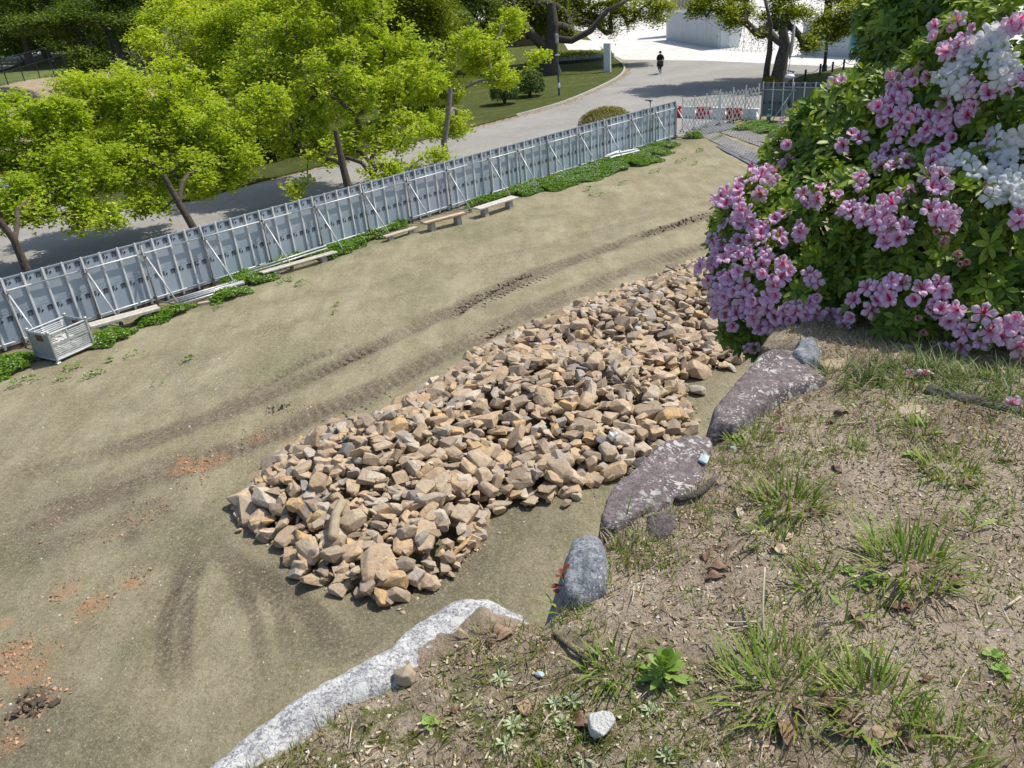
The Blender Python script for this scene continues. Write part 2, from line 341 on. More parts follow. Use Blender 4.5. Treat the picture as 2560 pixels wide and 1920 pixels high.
MT = dict(
 field=m_field(), soil=m_soil(), rock=m_rock(), asphalt=m_asphalt(),
 granite=m_granite('pale_granite', (.64, .64, .62), (.34, .335, .34), (.60, .60, .57), .55, 12),
 dark_rock=m_granite('purple_lichen_rock', (.25, .205, .20), (.15, .12, .12), (.60, .59, .55), .50, 24, False),
 dark_plain=m_granite('purple_plain_rock', (.17, .145, .145), (.11, .09, .093), (.6, .6, .55), .22, 16, False),
 grey_rock=m_granite('blue_grey_rock', (.36, .38, .40), (.16, .18, .20), (.55, .56, .55), .38, 22),
 concrete=m_paving(), far_ground=m_grass('far_ground', (.10, .12, .04), (.19, .18, .09), (.25, .21, .13), .8),
 verge=m_grass('verge_grass', (.075, .105, .022), (.155, .18, .05), (.22, .20, .09)), lawn=m_grass('lawn', (.14, .20, .05), (.22, .27, .09), (.27, .28, .13), 2),
 slope=simple('bare_slope', (.42, .33, .22), .95, var=.35, scale=1.5, bump=.6, dist=.1), kerb=simple('kerb_stone', (.50, .48, .42), .9, scale=3),
 leaf_litter=simple('leaf_litter', (.33, .22, .13), .95, var=.55, scale=14, bump=.8, dist=.03),
 panel=m_panel(), panel_shaded=simple('shaded_panel_steel', (.17, .195, .225), .5, .1, .2, 2), rib=simple('galvanised_rib', (.80, .81, .81), .4, .0, .12), pipe=simple('galvanised_pipe', (.66, .67, .66), .42, .25, .25, 12), old_pipe=simple('weathered_pipe', (.34, .34, .33), .55, .3, .35, 10),
 clamp=simple('rusty_clamp', (.26, .21, .17), .7, .3, .5, 20), ink=simple('black_ink', (.02, .022, .03), .6, var=.1, bump=0), kick=simple('brown_board', (.15, .105, .085), .9, var=.4),
 white_wood=simple('weathered_white_wood', (.66, .62, .55), .85, var=.35, scale=9, bump=.4), brown_wood=simple('weathered_brown_wood', (.38, .24, .14), .85, var=.45, scale=9, bump=.4), tan_wood=simple('pale_plank_wood', (.58, .50, .39), .85, var=.3),
 block=simple('concrete_block', (.42, .40, .36), .9), zinc=simple('zinc_mesh', (.52, .55, .55), .45, .5, .25, 14), cage_panel=simple('zinc_sheet', (.46, .49, .50), .5, .35, .35, 6), rust=simple('rust_plate', (.17, .06, .04), .8),
 sack=simple('white_sacking', (.70, .68, .64), .8, var=.35, scale=10, bump=.8, dist=.03), white=simple('white_plastic', (.82, .84, .85), .5, var=.08), red=simple('red_plastic', (.62, .02, .035), .45, var=.15),
 plate=simple('steel_plate', (.40, .37, .33), .6, .2, .4, 2.5, .3), plate_grey=simple('grey_steel_plate', (.27, .275, .28), .55, .25, .35, 2.5), lattice=simple('aluminium_lattice', (.80, .79, .74), .45, .1, .15),
 bark=simple('maple_bark', (.15, .115, .085), .95, var=.55, scale=11, bump=1., dist=.04), bark_pale=simple('pale_bark', (.33, .28, .235), .95, var=.45, scale=11, bump=.9, dist=.03), bark_dark=simple('camphor_bark', (.105, .088, .07), .95, var=.5, scale=5, bump=1., dist=.06),
 twig=simple('bare_twig', (.42, .38, .33), .9, var=.3), maple=leafmat('maple_leaf', (.33, .46, .035), (.54, .64, .05), (.70, .76, .10), .48), maple_low=leafmat('maple_leaf_green', (.13, .25, .02), (.27, .39, .03), (.38, .47, .04), .42),
 camphor=leafmat('camphor_leaf', (.18, .24, .018), (.36, .42, .035), (.52, .54, .07), .42), evergreen=leafmat('evergreen_leaf', (.08, .145, .02), (.19, .27, .035), (.33, .39, .06), .38), deep=leafmat('shrub_leaf', (.05, .10, .015), (.10, .175, .025), (.18, .26, .04), .28),
 clipped=leafmat('clipped_leaf', (.16, .16, .018), (.27, .25, .03), (.33, .22, .04), .2), azalea=leafmat('azalea_leaf', (.075, .145, .014), (.135, .225, .025), (.24, .33, .05), .28, .45, .35), azalea_new=leafmat('azalea_new_leaf', (.19, .30, .025), (.30, .41, .035), (.36, .44, .06), .35, .45, .35),
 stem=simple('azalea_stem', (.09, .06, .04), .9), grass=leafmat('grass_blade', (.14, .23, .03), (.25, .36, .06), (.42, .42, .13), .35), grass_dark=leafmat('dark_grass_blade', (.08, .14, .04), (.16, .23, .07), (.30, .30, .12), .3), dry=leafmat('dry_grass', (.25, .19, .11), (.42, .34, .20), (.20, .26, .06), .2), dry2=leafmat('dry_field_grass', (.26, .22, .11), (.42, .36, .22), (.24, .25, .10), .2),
 clover=leafmat('clover_leaf', (.10, .22, .02), (.19, .34, .035), (.30, .44, .06), .35), weed=leafmat('weed_leaf', (.20, .34, .06), (.30, .43, .10), (.34, .46, .12), .3), grey_weed=leafmat('grey_weed_leaf', (.34, .42, .24), (.46, .53, .33), (.5, .55, .36), .2), red_weed=leafmat('red_weed_leaf', (.16, .04, .03), (.26, .08, .04), (.14, .16, .04), .25),
 dead=leafmat('dead_leaf', (.17, .10, .07), (.27, .165, .11), (.40, .27, .18), .10, .55), beige_dead=leafmat('beige_dead_leaf', (.5, .36, .23), (.6, .46, .32), (.6, .46, .32), .12), straw=simple('straw', (.58, .50, .36), .8), pebble=leafmat('pebble_chip', (.30, .22, .15), (.56, .47, .36), (.72, .68, .60), 0.0, .85), debris=leafmat('soil_debris', (.15, .11, .075), (.36, .28, .19), (.62, .52, .38), 0.0, .9),
 white_flower=simple('tiny_white_flower', (.82, .82, .74), .7, bump=0), black=simple('black_cloth', (.012, .012, .014), .8, bump=0), skin=simple('skin', (.52, .33, .24), .6, bump=0), dark_metal=simple('dark_metal', (.04, .05, .055), .45, .4), pole=simple('lamp_pole_paint', (.085, .12, .14), .45, .3), glass=simple('lamp_glass', (.40, .42, .40), .3, bump=0),
 wall_white=simple('white_hoarding', (.60, .66, .71), .6, var=.08, scale=.6), wall_cream=simple('cream_wall', (.80, .75, .70), .85, var=.08, scale=.4), hut=simple('red_brown_boards', (.125, .042, .028), .8, var=.3, scale=3), hut_post=simple('tan_timber', (.30, .19, .11), .85), terracotta=simple('terracotta', (.42, .21, .14), .85), roof=simple('grey_roof', (.2, .2, .2), .8),
 blue=simple('board_blue', (.08, .30, .55), .5), lgreen=simple('board_green', (.30, .60, .38), .5), nored=simple('faded_sign_red', (.25, .035, .03), .5), orange=simple('orange_paint', (.62, .27, .12), .6), bottle=simple('green_plastic', (.02, .20, .13), .4), log=simple('grey_log', (.15, .13, .11), .95, var=.5, scale=14, bump=1, dist=.02), tan_stone=simple('tan_flat_stone', (.45, .37, .25), .9, scale=12, bump=.6), blue_stone=simple('pale_blue_stone', (.55, .63, .63), .8, c2=(.34, .43, .45), scale=25), white_stone=simple('white_stone', (.68, .67, .63), .85, scale=20, bump=.7, dist=.02),
 pinkp=m_petal('pink_petal', (.92, .70, .86), (.86, .42, .68), (.70, .10, .34), (.58, .02, .14)), whitep=m_petal('white_petal', (.88, .89, .90), (.86, .88, .84), (.70, .78, .55), None), magp=m_petal('magenta_petal', (.55, .03, .35), (.5, .02, .28), (.35, .01, .15), None), witherp=m_petal('withered_petal', (.66, .42, .36), (.60, .30, .28), (.42, .14, .12), (.45, .12, .12)),
 yellow_flower=simple('yellow_flower', (.62, .44, .04), .7, bump=0), silver=simple('silver_foliage', (.48, .52, .44), .9, bump=0), pinkb=simple('pink_building', (.62, .50, .50), .8))
# ================================================================== SETTING
FO = np.array([-12.6388, 20.0744, 0]); FD = np.array([.71592, .69818, 0]); FN = np.array([-.69818, .71592, 0])   # fence origin, run, away from field
NPAN = 63; FH = 1.88; PW = 0.5
def FP(i, off=0.0, z=0.0): return FO+FD*PW*i+FN*off+np.array([0, 0, z])
# -- far ground
g = poly_sheet('ground', [(-900, -200), (900, -200), (900, 1200), (-900, 1200)], MT['far_ground'], -.12)
# -- field heightfield
FEND = FP(62); 
clipf = [FP(-30, .25)[:2], FP(62, .25)[:2], (14.2, 46.0), (16.2, 46.6), (30, 50), (30, -4), (-40, -4)]
xs = np.linspace(-17, 18, 520); tt = np.linspace(0, 1, 560); ys = 4.2+(48-4.2)*(.45*tt+.55*tt**2)
X, Y = np.meshgrid(xs, ys); 
rel = (fbm(X*.35, Y*.35, 3)-.5)*.07+(fbm(X*2.2, Y*2.2, 5)-.5)*.03
dirt = np.zeros_like(X); wet = np.zeros_like(X); orange = np.zeros_like(X); green = np.zeros_like(X); grime = np.zeros_like(X)
wob = (fbm(X*1.3, Y*1.3, 9)-.5)
def track(px, wd, amt, rut=.02, tread=0.0, period=.2, wetamt=0, soft=.5, ts=None):
    global dirt, wet, rel, X, Y
    pl = smooth_line([P(*q) for q in px]); d, s, side, L = pdist(X, Y, pl)
    dd = d+wob*wd*.5; m = np.clip((wd-dd)/(wd*soft), 0, 1)*np.clip(np.minimum(s, L-s)/.8, 0, 1)
    patch = np.clip(fbm(X*.8+7, Y*.8, 21)*1.9-.1, .45, 1)
    dirt = np.maximum(dirt, m*amt*patch); core = np.clip((wd*.7-dd)/(wd*.3), 0, 1)*np.clip(np.minimum(s, L-s)/.6, 0, 1)
    rel = rel-core*rut+np.exp(-((d-wd*.85)/(.3*wd))**2)*rut*.9*m
    if tread:
        tm = core*np.clip(fbm(s*.55+px[0][0], s*0, 77, 2)*4-1.3, .12, 1) if ts is None else core*np.clip((s-ts[0])/.4, 0, 1)*np.clip((ts[1]-s)/.4, 0, 1)
        ph = (s+side*d*.35)/period; b = np.clip(np.sin(ph*2*np.pi)*1.6, -1, 1); cl = fbm(X*5, Y*5, 31)
        rel = rel+tm*b*tread*(.5+cl); wet = np.maximum(wet, tm*wetamt*np.clip(.35-b*.9, 0, 1)*(.5+cl*.8))
# wheel and crawler tracks running along the field
track([(2300, 420), (1990, 485), (1793, 534), (1590, 596), (1390, 665), (1220, 735), (1060, 808), (890, 888), (720, 965), (540, 1040), (300, 1120), (0, 1200)], .46, 1.0, .022, .022, .21, .5)
track([(1870, 512), (1793, 533), (1690, 560), (1585, 596)], .17, .9, .05, .045, .19, .95)
track([(1345, 675), (1240, 722), (1122, 800)], .20, .9, .035, .04, .19, .8)
track([(2250, 500), (1900, 575), (1600, 665), (1380, 755), (1200, 840), (1030, 925), (850, 1010), (650, 1100), (400, 1190), (180, 1265), (0, 1320)], .52, 1.0, .022, .022, .23, .45)
track([(1300, 800), (1240, 835), (1190, 862)], .22, .9, .03, .03, .2, .6)
track([(1290, 1000), (1050, 1040), (860, 1110), (700, 1200)], .3, .5, .01)
track([(2200, 445), (1850, 495), (1560, 560), (1350, 620), (1180, 650)], .35, .35, .01)
track([(1100, 640), (850, 760), (600, 860), (330, 960), (0, 1040)], .25, .22, .008)
track([(880, 860), (760, 905), (640, 975), (480, 1050)], .22, .6, .03, .02, .22, .35)
track([(735, 1010), (690, 1025), (660, 1040)], .16, 1.0, .06, .03, .3, .9)
track([(0, 1290), (180, 1265), (350, 1180), (600, 1120)], .45, .55, .015)
track([(0, 1400), (150, 1360), (330, 1290), (420, 1265)], .35, .45, .012)
# skid arcs lower left
for px, wd, a in (([(500, 1350), (440, 1480), (410, 1600), (425, 1740)], .15, .9), ([(530, 1350), (480, 1480), (462, 1600), (475, 1745)], .13, .75), ([(520, 1345), (600, 1460), (640, 1560), (660, 1690)], .16, .85),
                  ([(530, 1345), (650, 1450), (700, 1540), (722, 1670)], .15, .85), ([(560, 1370), (700, 1470), (800, 1570), (860, 1660)], .2, .9), ([(600, 1390), (760, 1500), (850, 1590), (900, 1640)], .13, .6), ([(780, 1640), (880, 1630), (960, 1560)], .25, .7)):
    track(px, wd, a, .008); ad_, _s, _q, _L = pdist(X, Y, smooth_line([P(*q) for q in px])); wet = np.maximum(wet, np.clip((wd*.9-ad_-wob*.12)/(wd*.5), 0, 1)*np.clip(np.minimum(_s, _L-_s)/.9, 0, 1)*a*.62*np.clip(vnoise(_q*ad_*38+40, _s*.9, 17)*1.6-.1, .25, 1))
# pale scuffed line, orange chips, damp grime between pile and wall
pale, _, _, _ = pdist(X, Y, smooth_line([P(*q) for q in [(300, 1480), (380, 1430), (480, 1355), (600, 1325)]])); palem = np.clip((.07-pale-wob*.05)/.05, 0, 1)
dirt *= 1-palem; rel += palem*.012
def blob(arr, px, r, a, ax=1.0):
    c = P(*px); d = np.hypot(X-c[0], (Y-c[1])/ax)+wob*r*.9; return np.maximum(arr, np.clip((r-d)/(r*.7), 0, 1)*a)
for q, r_, a in (((490, 1165), .42, 1.), ((550, 1150), .3, .8), ((430, 1180), .25, .7), ((640, 1095), .3, .5), ((160, 1480), .28, .8), ((230, 1515), .26, .9), ((330, 1460), .2, .9), ((25, 1640), .42, 1.), ((70, 1680), .35, .9), ((10, 1560), .18, .8), ((20, 1860), .25, .7), ((130, 1620), .2, .6), ((460, 1150), .18, .9), ((720, 1110), .3, .4), ((100, 1760), .22, .5)):
    orange = blob(orange, q, r_, a)
for q, r_, a in (((90, 1740), .22, .8), ((60, 1770), .12, 1.), ((630, 1030), .2, .5), ((330, 1340), .2, .35), ((1010, 795), .15, .3)):
    wet = blob(wet, q, r_, a)
c0 = [P(*q) for q in [(1900, 800), (1650, 960), (1440, 1110), (1250, 1250), (1180, 1400), (1050, 1500)]]
d, _, _, _ = pdist(X, Y, c0); grime = np.maximum(grime, np.clip((1.5-d+wob)/1.2, 0, 1)*.9)
for q, r_, a in (((700, 1450), .9, .6), ((500, 1350), 1.2, .6), ((350, 1300), 1.3, .55), ((100, 1350), 1.3, .6), ((100, 1850), 1.0, .9), ((800, 1600), .6, .7), ((250, 1880), .8, .8), ((900, 1450), .6, .6), ((150, 1240), 1.2, .5), ((600, 1260), .9, .5)):
    grime = blob(grime, q, r_, a)
for q, r_, a in (((700, 920), 1.5, .6), ((1180, 580), 1.7, .6), ((500, 1440), .5, .5), ((0, 1400), .8, .6), ((1330, 540), 1.0, .35), ((1600, 420), 1.5, .25), ((1000, 700), 1.2, .3), ((590, 1450), .5, .5), ((80, 1690), .4, .3), ((300, 1640), .5, .4), ((700, 1000), .6, .4), ((930, 1000), .5, .5)):
    green = blob(green, q, r_, a)
green = np.maximum(green, np.clip((Y-30)/14, 0, 1)*.15)
# thin green strip along the fence foot
foff = (X-FO[0])*FN[0]+(Y-FO[1])*FN[1]; green = np.maximum(green, np.clip(1.25-np.abs(foff+.6+wob*1.6), 0, 1)*.85)
dirt = np.maximum(dirt, np.clip(.5-np.abs(foff+.1), 0, 1)*.8)
Z = rel
idx = np.arange(X.size).reshape(X.shape); F = np.stack([idx[:-1, :-1], idx[:-1, 1:], idx[1:, 1:], idx[1:, :-1]], -1).reshape(-1, 4)
ins = sdist(X, Y, clipf) > 0; keep = ins.ravel()[F].all(1); F = F[keep]
used, inv = np.unique(F, return_inverse=True); F = inv.reshape(F.shape)
V = np.stack([X, Y, Z], -1).reshape(-1, 3)[used]
me = mesh_np('field', V, F, dict(dirt=dirt.ravel()[used], wet=wet.ravel()[used], orange=orange.ravel()[used], green=green.ravel()[used], grime=grime.ravel()[used]), smooth=True)
fo = link('field', me, MT['field']); fo['kind'] = 'structure'
from_x, from_y = xs, ys
def hz(x, y):
    x = np.asarray(x, float); y = np.asarray(y, float)
    i = np.clip(np.searchsorted(xs, x)-1, 0, len(xs)-2); j = np.clip(np.searchsorted(ys, y)-1, 0, len(ys)-2)
    fx = np.clip((x-xs[i])/(xs[i+1]-xs[i]), 0, 1); fy = np.clip((y-ys[j])/(ys[j+1]-ys[j]), 0, 1)
    return (Z[j, i]*(1-fx)+Z[j, i+1]*fx)*(1-fy)+(Z[j+1, i]*(1-fx)+Z[j+1, i+1]*fx)*fy
# -- road, plaza, verge beyond the fence
poly_sheet('road', [FP(-80, .3), FP(62.2, .3), (14, 46.3), (17.5, 47.6), (60, 52), (70, 110), (15.5, 130), (-60, 190), (-120, 120)], MT['asphalt'], -.03)
plz = [P(1558, 148.6), P(1580, 149), P(1760, 151), P(2117, 167), P(2300, 176), (160, 60), (220, 420), (-40, 520), (14, 170)]
poly_sheet('plaza', plz, MT['concrete'], -.022)
vedge = [P(*q) for q in [(224, 536), (340, 518), (477, 502), (645, 456), (899, 392), (1172, 320), (1290, 290), (1398, 260), (1478, 228), (1540, 197), (1559, 180), (1560, 168), (1550, 155), (1525, 137), (1500, 118), (1469, 94), (1466, 80)]]
vpoly = vedge+[(10, 220), (-150, 220), (-150, 60), P(40, 420), P(150, 420), P(190, 470)]
poly_sheet('grass_verge', vpoly, MT['verge'], .06, thick=.12)
kb = MB(); ve = smooth_line(vedge[6:15], 5)
for i in range(0, len(ve)-1):
    a, b = ve[i], ve[i+1]; m_ = (a+b)/2; d_ = b-a; L_ = np.linalg.norm(d_)-.03; an = math.atan2(d_[1], d_[0])
    kb.box((m_[0], m_[1], .03), (L_, .16, .16), Matrix.Rotation(an, 3, 'Z'))
o = kb.build('kerb', MT['kerb']); o['kind'] = 'structure'
# leaf litter strip along the kerb
lt = smooth_line(vedge[3:13], 5); nrm = np.gradient(lt, axis=0); nrm /= np.linalg.norm(nrm, axis=1, keepdims=True); nr = np.stack([nrm[:, 1], -nrm[:, 0], nrm[:, 2]*0], 1)
n = 3500; ii = rs.randint(0, len(lt)-1, n); f_ = rs.rand(n)[:, None]; pp = lt[ii]*(1-f_)+lt[ii+1]*f_+nr[ii]*(np.abs(rs.normal(0, .32, n)))[:, None]
pp[:, 2] = -.02; V0 = np.array([(-.5, 0, 0), (0, -.28, .1), (.5, 0, .05), (0, .28, .12)]); F0 = np.array([(0, 1, 2, 3)])
o = link('fallen_leaves', scatter('fallen_leaves', V0, F0, rotmats(n, tilt=rs.normal(0, .3, n)), pp, rs.uniform(.06, .16, n)), MT['beige_dead']); o['kind'] = 'stuff'; o['label'] = 'brown fallen leaves gathered along the verge edge'
# -- embankment at far left with lawn terrace
A_, B_ = AD(20, 210, 70), AD(200, 152, 84); ed = (B_-A_)/np.linalg.norm(B_-A_); en = np.array([-ed[1], ed[0], 0]); ZT = A_[2]
if en@(A_*[1, 1, 0]) < 0: en = -en
print('EMB', A_, B_, en)
gx, gy = np.meshgrid(np.linspace(-160, 10, 90), np.linspace(40, 240, 100)); dd = (gx-A_[0])*en[0]+(gy-A_[1])*en[1]
hh = np.clip((dd+13)/12.5, 0, 1); hh = hh*hh*(3-2*hh)*ZT+(fbm(gx*.2, gy*.2, 4)-.5)*.5*(hh > .01)+np.clip(dd-1, 0, 50)*.035
fade = np.clip((-8-gx)/16, 0, 1); hh = np.where(fade > 0, hh*fade, 0)-.1
gz = hh; idx = np.arange(gx.size).reshape(gx.shape); F = np.stack([idx[:-1, :-1], idx[:-1, 1:], idx[1:, 1:], idx[1:, :-1]], -1).reshape(-1, 4)
ddf = dd.ravel()[F].mean(1)
me = mesh_np('embankment', np.stack([gx, gy, gz], -1).reshape(-1, 3), F, mi=(ddf > -.3).astype(int), smooth=True)
o = link('embankment', me, [MT['slope'], MT['lawn']]); o['kind'] = 'structure'
def tz(x, y):
    i = int(np.clip((x+160)/(170/89), 0, 88)); j = int(np.clip((y-40)/(200/99), 0, 98)); return float(gz[j, i])
# pale pavement strips on the lawn
for k, (px, dep) in enumerate((([(-60, 190), (-60, 150), (62, 138), (70, 150), (20, 172)], 88), ([(42, 134), (120, 122), (118, 132), (80, 145)], 100))):
    pts = []
    for q in px:
        a = AD(q[0], q[1], dep); d = a-CP; # intersect with terrace surface
        t = 1.0
        for _ in range(60):
            pz = CP+d*t; h_ = tz(pz[0], pz[1]); t += (h_+.12-pz[2])/(d[2]-1e-9)*.5 if abs(h_+.12-pz[2]) > .02 else 0
        pts.append(CP+d*t)
    bm = bmesh.new(); bm.faces.new([bm.verts.new(p_+np.array([0, 0, .05])) for p_ in pts]); bmesh.ops.triangulate(bm, faces=bm.faces); me = bpy.data.meshes.new('path'); bm.to_mesh(me); bm.free()
    o = link('path', me, MT['concrete']); o['kind'] = 'structure'
# chain link fence on the terrace
cf = empty('chain_link_fence', A_.tolist()); tag(cf, 'dark chain link fence with posts along the lawn terrace at top left', 'fence')
DF = 3.1
pos = [A_+ed*DF*(k-3) for k in range(13)]
for k, q in enumerate(pos):
    zb = tz(q[0], q[1])
    mb = MB(); mb.tube([(q[0]-A_[0], q[1]-A_[1], zb-A_[2]-.1), (q[0]-A_[0], q[1]-A_[1], 2.1)], .045, 6); mb.build('post', MT['dark_metal'], cf)
for hgt in (2.05, 1.0):
    mb = MB(); mb.tube([(pos[0]-A_)+[0, 0, hgt], (pos[-1]-A_)+[0, 0, hgt]], .03, 5); mb.build('rail', MT['dark_metal'], cf)
mb = MB(); L_ = DF*12
for k in range(int(L_*7)):
    for sg in (1, -1):
        s0 = k/7.; s1 = s0+sg*2.0
        if 0 <= s1 <= L_: mb.tube([(pos[0]-A_)+ed*s0+[0, 0, .03], (pos[0]-A_)+ed*s1+[0, 0, 2.03]], .004, 3, False)
o = mb.build('wire_mesh', MT['dark_metal'], cf); o['kind'] = 'stuff'

# ================================================================== MOUND (foreground)
edge_px = [(300, 2060), (450, 1975), (540, 1912), (700, 1790), (850, 1680), (980, 1606), (1110, 1520), (1220, 1490), (1350, 1540), (1392, 1518), (1425, 1400), (1500, 1350), (1540, 1250), (1640, 1150), (1740, 1105), (1775, 1088), (1800, 1040), (1880, 950), (1950, 900), (1990, 885), (1900, 850)]
edge = np.array([P(x, y, 6.0) for x, y in edge_px])[:, :2]
far = np.array([(1.62, 4.0), (2.1, 4.7), (3.2, 5.6), (9, 8.5), (9, -5), (-2.6, -5), (-2.2, -1.2), (-1.7, .2)])
mpoly = np.concatenate([edge, far])
def mz(x, y): return 6.0+(fbm(np.asarray(x)*1.1, np.asarray(y)*1.1, 41)-.5)*.06+(fbm(np.asarray(x)*9, np.asarray(y)*9, 43)-.5)*.018
def axis(a, b, c0_, c1_, fine, coarse): return np.concatenate([np.arange(a, c0_, coarse), np.arange(c0_, c1_, fine), np.arange(c1_, b, coarse)])
mx_ = axis(-3.2, 9.2, -.9, 2.9, .013, .12); my_ = axis(-5.2, 9.8, .75, 3.6, .013, .12)
X2, Y2 = np.meshgrid(mx_, my_); sdm = sdist(X2, Y2, mpoly)
fine = (fbm(X2*34, Y2*34, 51, 3)-.5)*.014+(fbm(X2*80, Y2*80, 53, 2)-.5)*.007
clumpy = np.clip(fbm(X2*14, Y2*14, 47, 3)-.55, 0, 1)*.06
hm = mz(X2, Y2)+fine+clumpy-.05*np.clip(1-sdm/.12, 0, 1)**2
hm = np.where(sdm < 0, hm-np.minimum(-sdm*45, 6.2), hm)
moss = np.zeros_like(X2)
for q, r_, a in (((1000, 1880), .17, 1), ((1150, 1840), .15, .9), ((1350, 1870), .13, 1), ((1500, 1790), .14, .9), ((1480, 1690), .1, .8), ((1600, 1870), .12, .9), ((900, 1900), .12, .8), ((1640, 1740), .12, .7), ((1700, 1900), .14, .8), ((1250, 1730), .12, .6), ((2100, 1880), .15, .5), ((1120, 1790), .12, .7), ((760, 1915), .1, .6), ((1800, 1830), .12, .6)):
    c = P(q[0], q[1], 6.0); moss = np.maximum(moss, np.clip((r_-np.hypot(X2-c[0], Y2-c[1])-(fbm(X2*8, Y2*8, 61)-.5)*r_)/(r_*.5), 0, 1)*a)
idx = np.arange(X2.size).reshape(X2.shape); F = np.stack([idx[:-1, :-1], idx[:-1, 1:], idx[1:, 1:], idx[1:, :-1]], -1).reshape(-1, 4)
ok = (sdm > -.24).ravel()[F].all(1); F = F[ok]; used, inv = np.unique(F, return_inverse=True); F = inv.reshape(F.shape)
me = mesh_np('mound', np.stack([X2, Y2, hm], -1).reshape(-1, 3)[used], F, dict(moss=moss.ravel()[used]), smooth=True)
o = link('mound', me, MT['soil']); o['kind'] = 'structure'
def mh(x, y):
    x = np.asarray(x, float); y = np.asarray(y, float); i = np.clip(np.searchsorted(mx_, x)-1, 0, len(mx_)-2); j = np.clip(np.searchsorted(my_, y)-1, 0, len(my_)-2); return hm[j, i]
def PM(x, y): q = P(x, y, 6.0); q = P(x, y, float(mh(q[0], q[1]))); return np.array([q[0], q[1], float(mh(q[0], q[1]))])

# -- edge stones
def edge_stone(name, px, mat, label, ztop=6.03, rnd=.07, depth_=.55, tilt=(0, 0), res=.009, steep=3.2, z0=6.0, amp=.014, crown=.03, facet=.8):
    poly = np.array([P(x, y, z0) for x, y in px])[:, :2]; c = poly.mean(0); lo = poly.min(0)-.16; hi = poly.max(0)+.16
    gx = np.arange(lo[0], hi[0], res); gy = np.arange(lo[1], hi[1], res); A, B = np.meshgrid(gx, gy)
    sd = sdist(A, B, poly)+(fbm(A*10, B*10, 71)-.5)*.02+(fbm(A*40, B*40, 72)-.5)*.008
    s_ = np.clip(sd, 0, rnd)/rnd; h = -rnd*(1-np.sqrt(np.clip(1-(1-s_)**2, 0, 1)))
    rf = np.random.RandomState(int(abs(c[0])*1000) % 997); fac = np.full(A.shape, 9.); half = (hi-lo).max()*.5
    for k in range(9):
        an = rf.uniform(0, 6.28); sl_ = rf.uniform(.05, .30); rr_ = half*rf.uniform(.05, .75); fac = np.minimum(fac, -sl_*(math.cos(an)*(A-c[0])+math.sin(an)*(B-c[1])-rr_))
    fac = np.clip(np.minimum(fac, .03), -.06, .03); h = h+fac*facet+(fbm(A*6, B*6, 75, 4)-.5)*amp*1.6+(fbm(A*28, B*28, 77, 3)-.5)*amp*.8
    st_ = -np.abs(fbm(A*5+B*3, B*9, 79, 3)-.5)*amp*1.2; h = h+st_
    h = h+(A-c[0])*tilt[0]+(B-c[1])*tilt[1]; h = np.where(sd < 0, h+sd*steep, h); zz = ztop+np.maximum(h, -depth_)
    V = np.stack([A-c[0], B-c[1], zz-6.0], -1).reshape(-1, 3); idx = np.arange(A.size).reshape(A.shape); F = np.stack([idx[:-1, :-1], idx[:-1, 1:], idx[1:, 1:], idx[1:, :-1]], -1).reshape(-1, 4)
    k = (h > -depth_).ravel()[F].any(1); F = F[k]; used, inv = np.unique(F, return_inverse=True); F = inv.reshape(F.shape)
    o = link(name, mesh_np(name, V[used], F, smooth=True), mat, loc=(c[0], c[1], 6.0)); tag(o, label, 'rock'); return o
edge_stone('edge_stone', [(440, 1985), (532, 1915), (617, 1847), (753, 1748), (875, 1675), (970, 1617), (1038, 1544), (1133, 1486), (1219, 1468), (1300, 1500), (1362, 1544), (1268, 1578), (1178, 1608), (1083, 1650), (1020, 1710), (952, 1740), (871, 1772), (789, 1830), (726, 1888), (660, 1945), (520, 2060)], MT['granite'], 'long pale speckled granite stone curving along the bottom edge of the bank', 6.022, .035, .6, (-.10, .04), facet=.5)
edge_stone('edge_stone', [(1430, 1362), (1478, 1338), (1512, 1368), (1520, 1430), (1512, 1490), (1455, 1520), (1405, 1500), (1412, 1420)], MT['grey_rock'], 'small blue grey upright stone beside the red leaved seedling', 6.045, .03, .8, (.1, 0), amp=.03)
edge_stone('edge_stone', [(1500, 1320), (1523, 1240), (1599, 1175), (1646, 1127), (1715, 1096), (1770, 1091), (1787, 1110), (1777, 1140), (1762, 1196), (1715, 1240), (1625, 1282), (1580, 1300), (1540, 1322)], MT['dark_rock'], 'large flat purple grey stone with white lichen beside the blue pebble', 6.022, .012, .6, (-.09, .06), amp=.009, facet=.35, steep=6)
edge_stone('edge_stone', [(1618, 1292), (1688, 1277), (1694, 1318), (1665, 1350), (1618, 1342)], MT['dark_plain'], 'small smooth purple stone sunk in soil below the flat lichen stone', 6.012, .02, .3, facet=.3)
edge_stone('edge_stone', [(1775, 1085), (1783, 1045), (1822, 1008), (1858, 962), (1903, 908), (1930, 893), (1985, 887), (2006, 904), (2030, 930), (2064, 964), (1990, 985), (1935, 1012), (1905, 1035), (1872, 1058), (1835, 1085)], MT['dark_rock'], 'dark stone heavily spotted with white lichen at the foot of the azalea', 6.055, .02, .6, (-.05, .06), amp=.012, facet=.5, steep=5)
edge_stone('edge_stone', [(1980, 905), (1996, 872), (2030, 868), (2044, 900), (2036, 925), (2006, 930)], MT['grey_rock'], 'pointed grey stone standing behind the dark lichen spotted stone', 6.065, .02, .3, facet=.3)
edge_stone('flat_stone', [(2046, 920), (2066, 908), (2109, 906), (2095, 926), (2070, 930)], MT['tan_stone'], 'flat tan stone under the pink flowers at the azalea foot', 6.022, .01, .2, amp=.006, crown=.0, facet=.2)
edge_stone('flat_stone', [(2238, 1022), (2268, 1010), (2315, 1018), (2322, 1042), (2250, 1044)], MT['tan_stone'], 'pale flat stone half sunk in soil between grass tufts', 6.008, .008, .2, amp=.006, crown=.0, facet=.2)
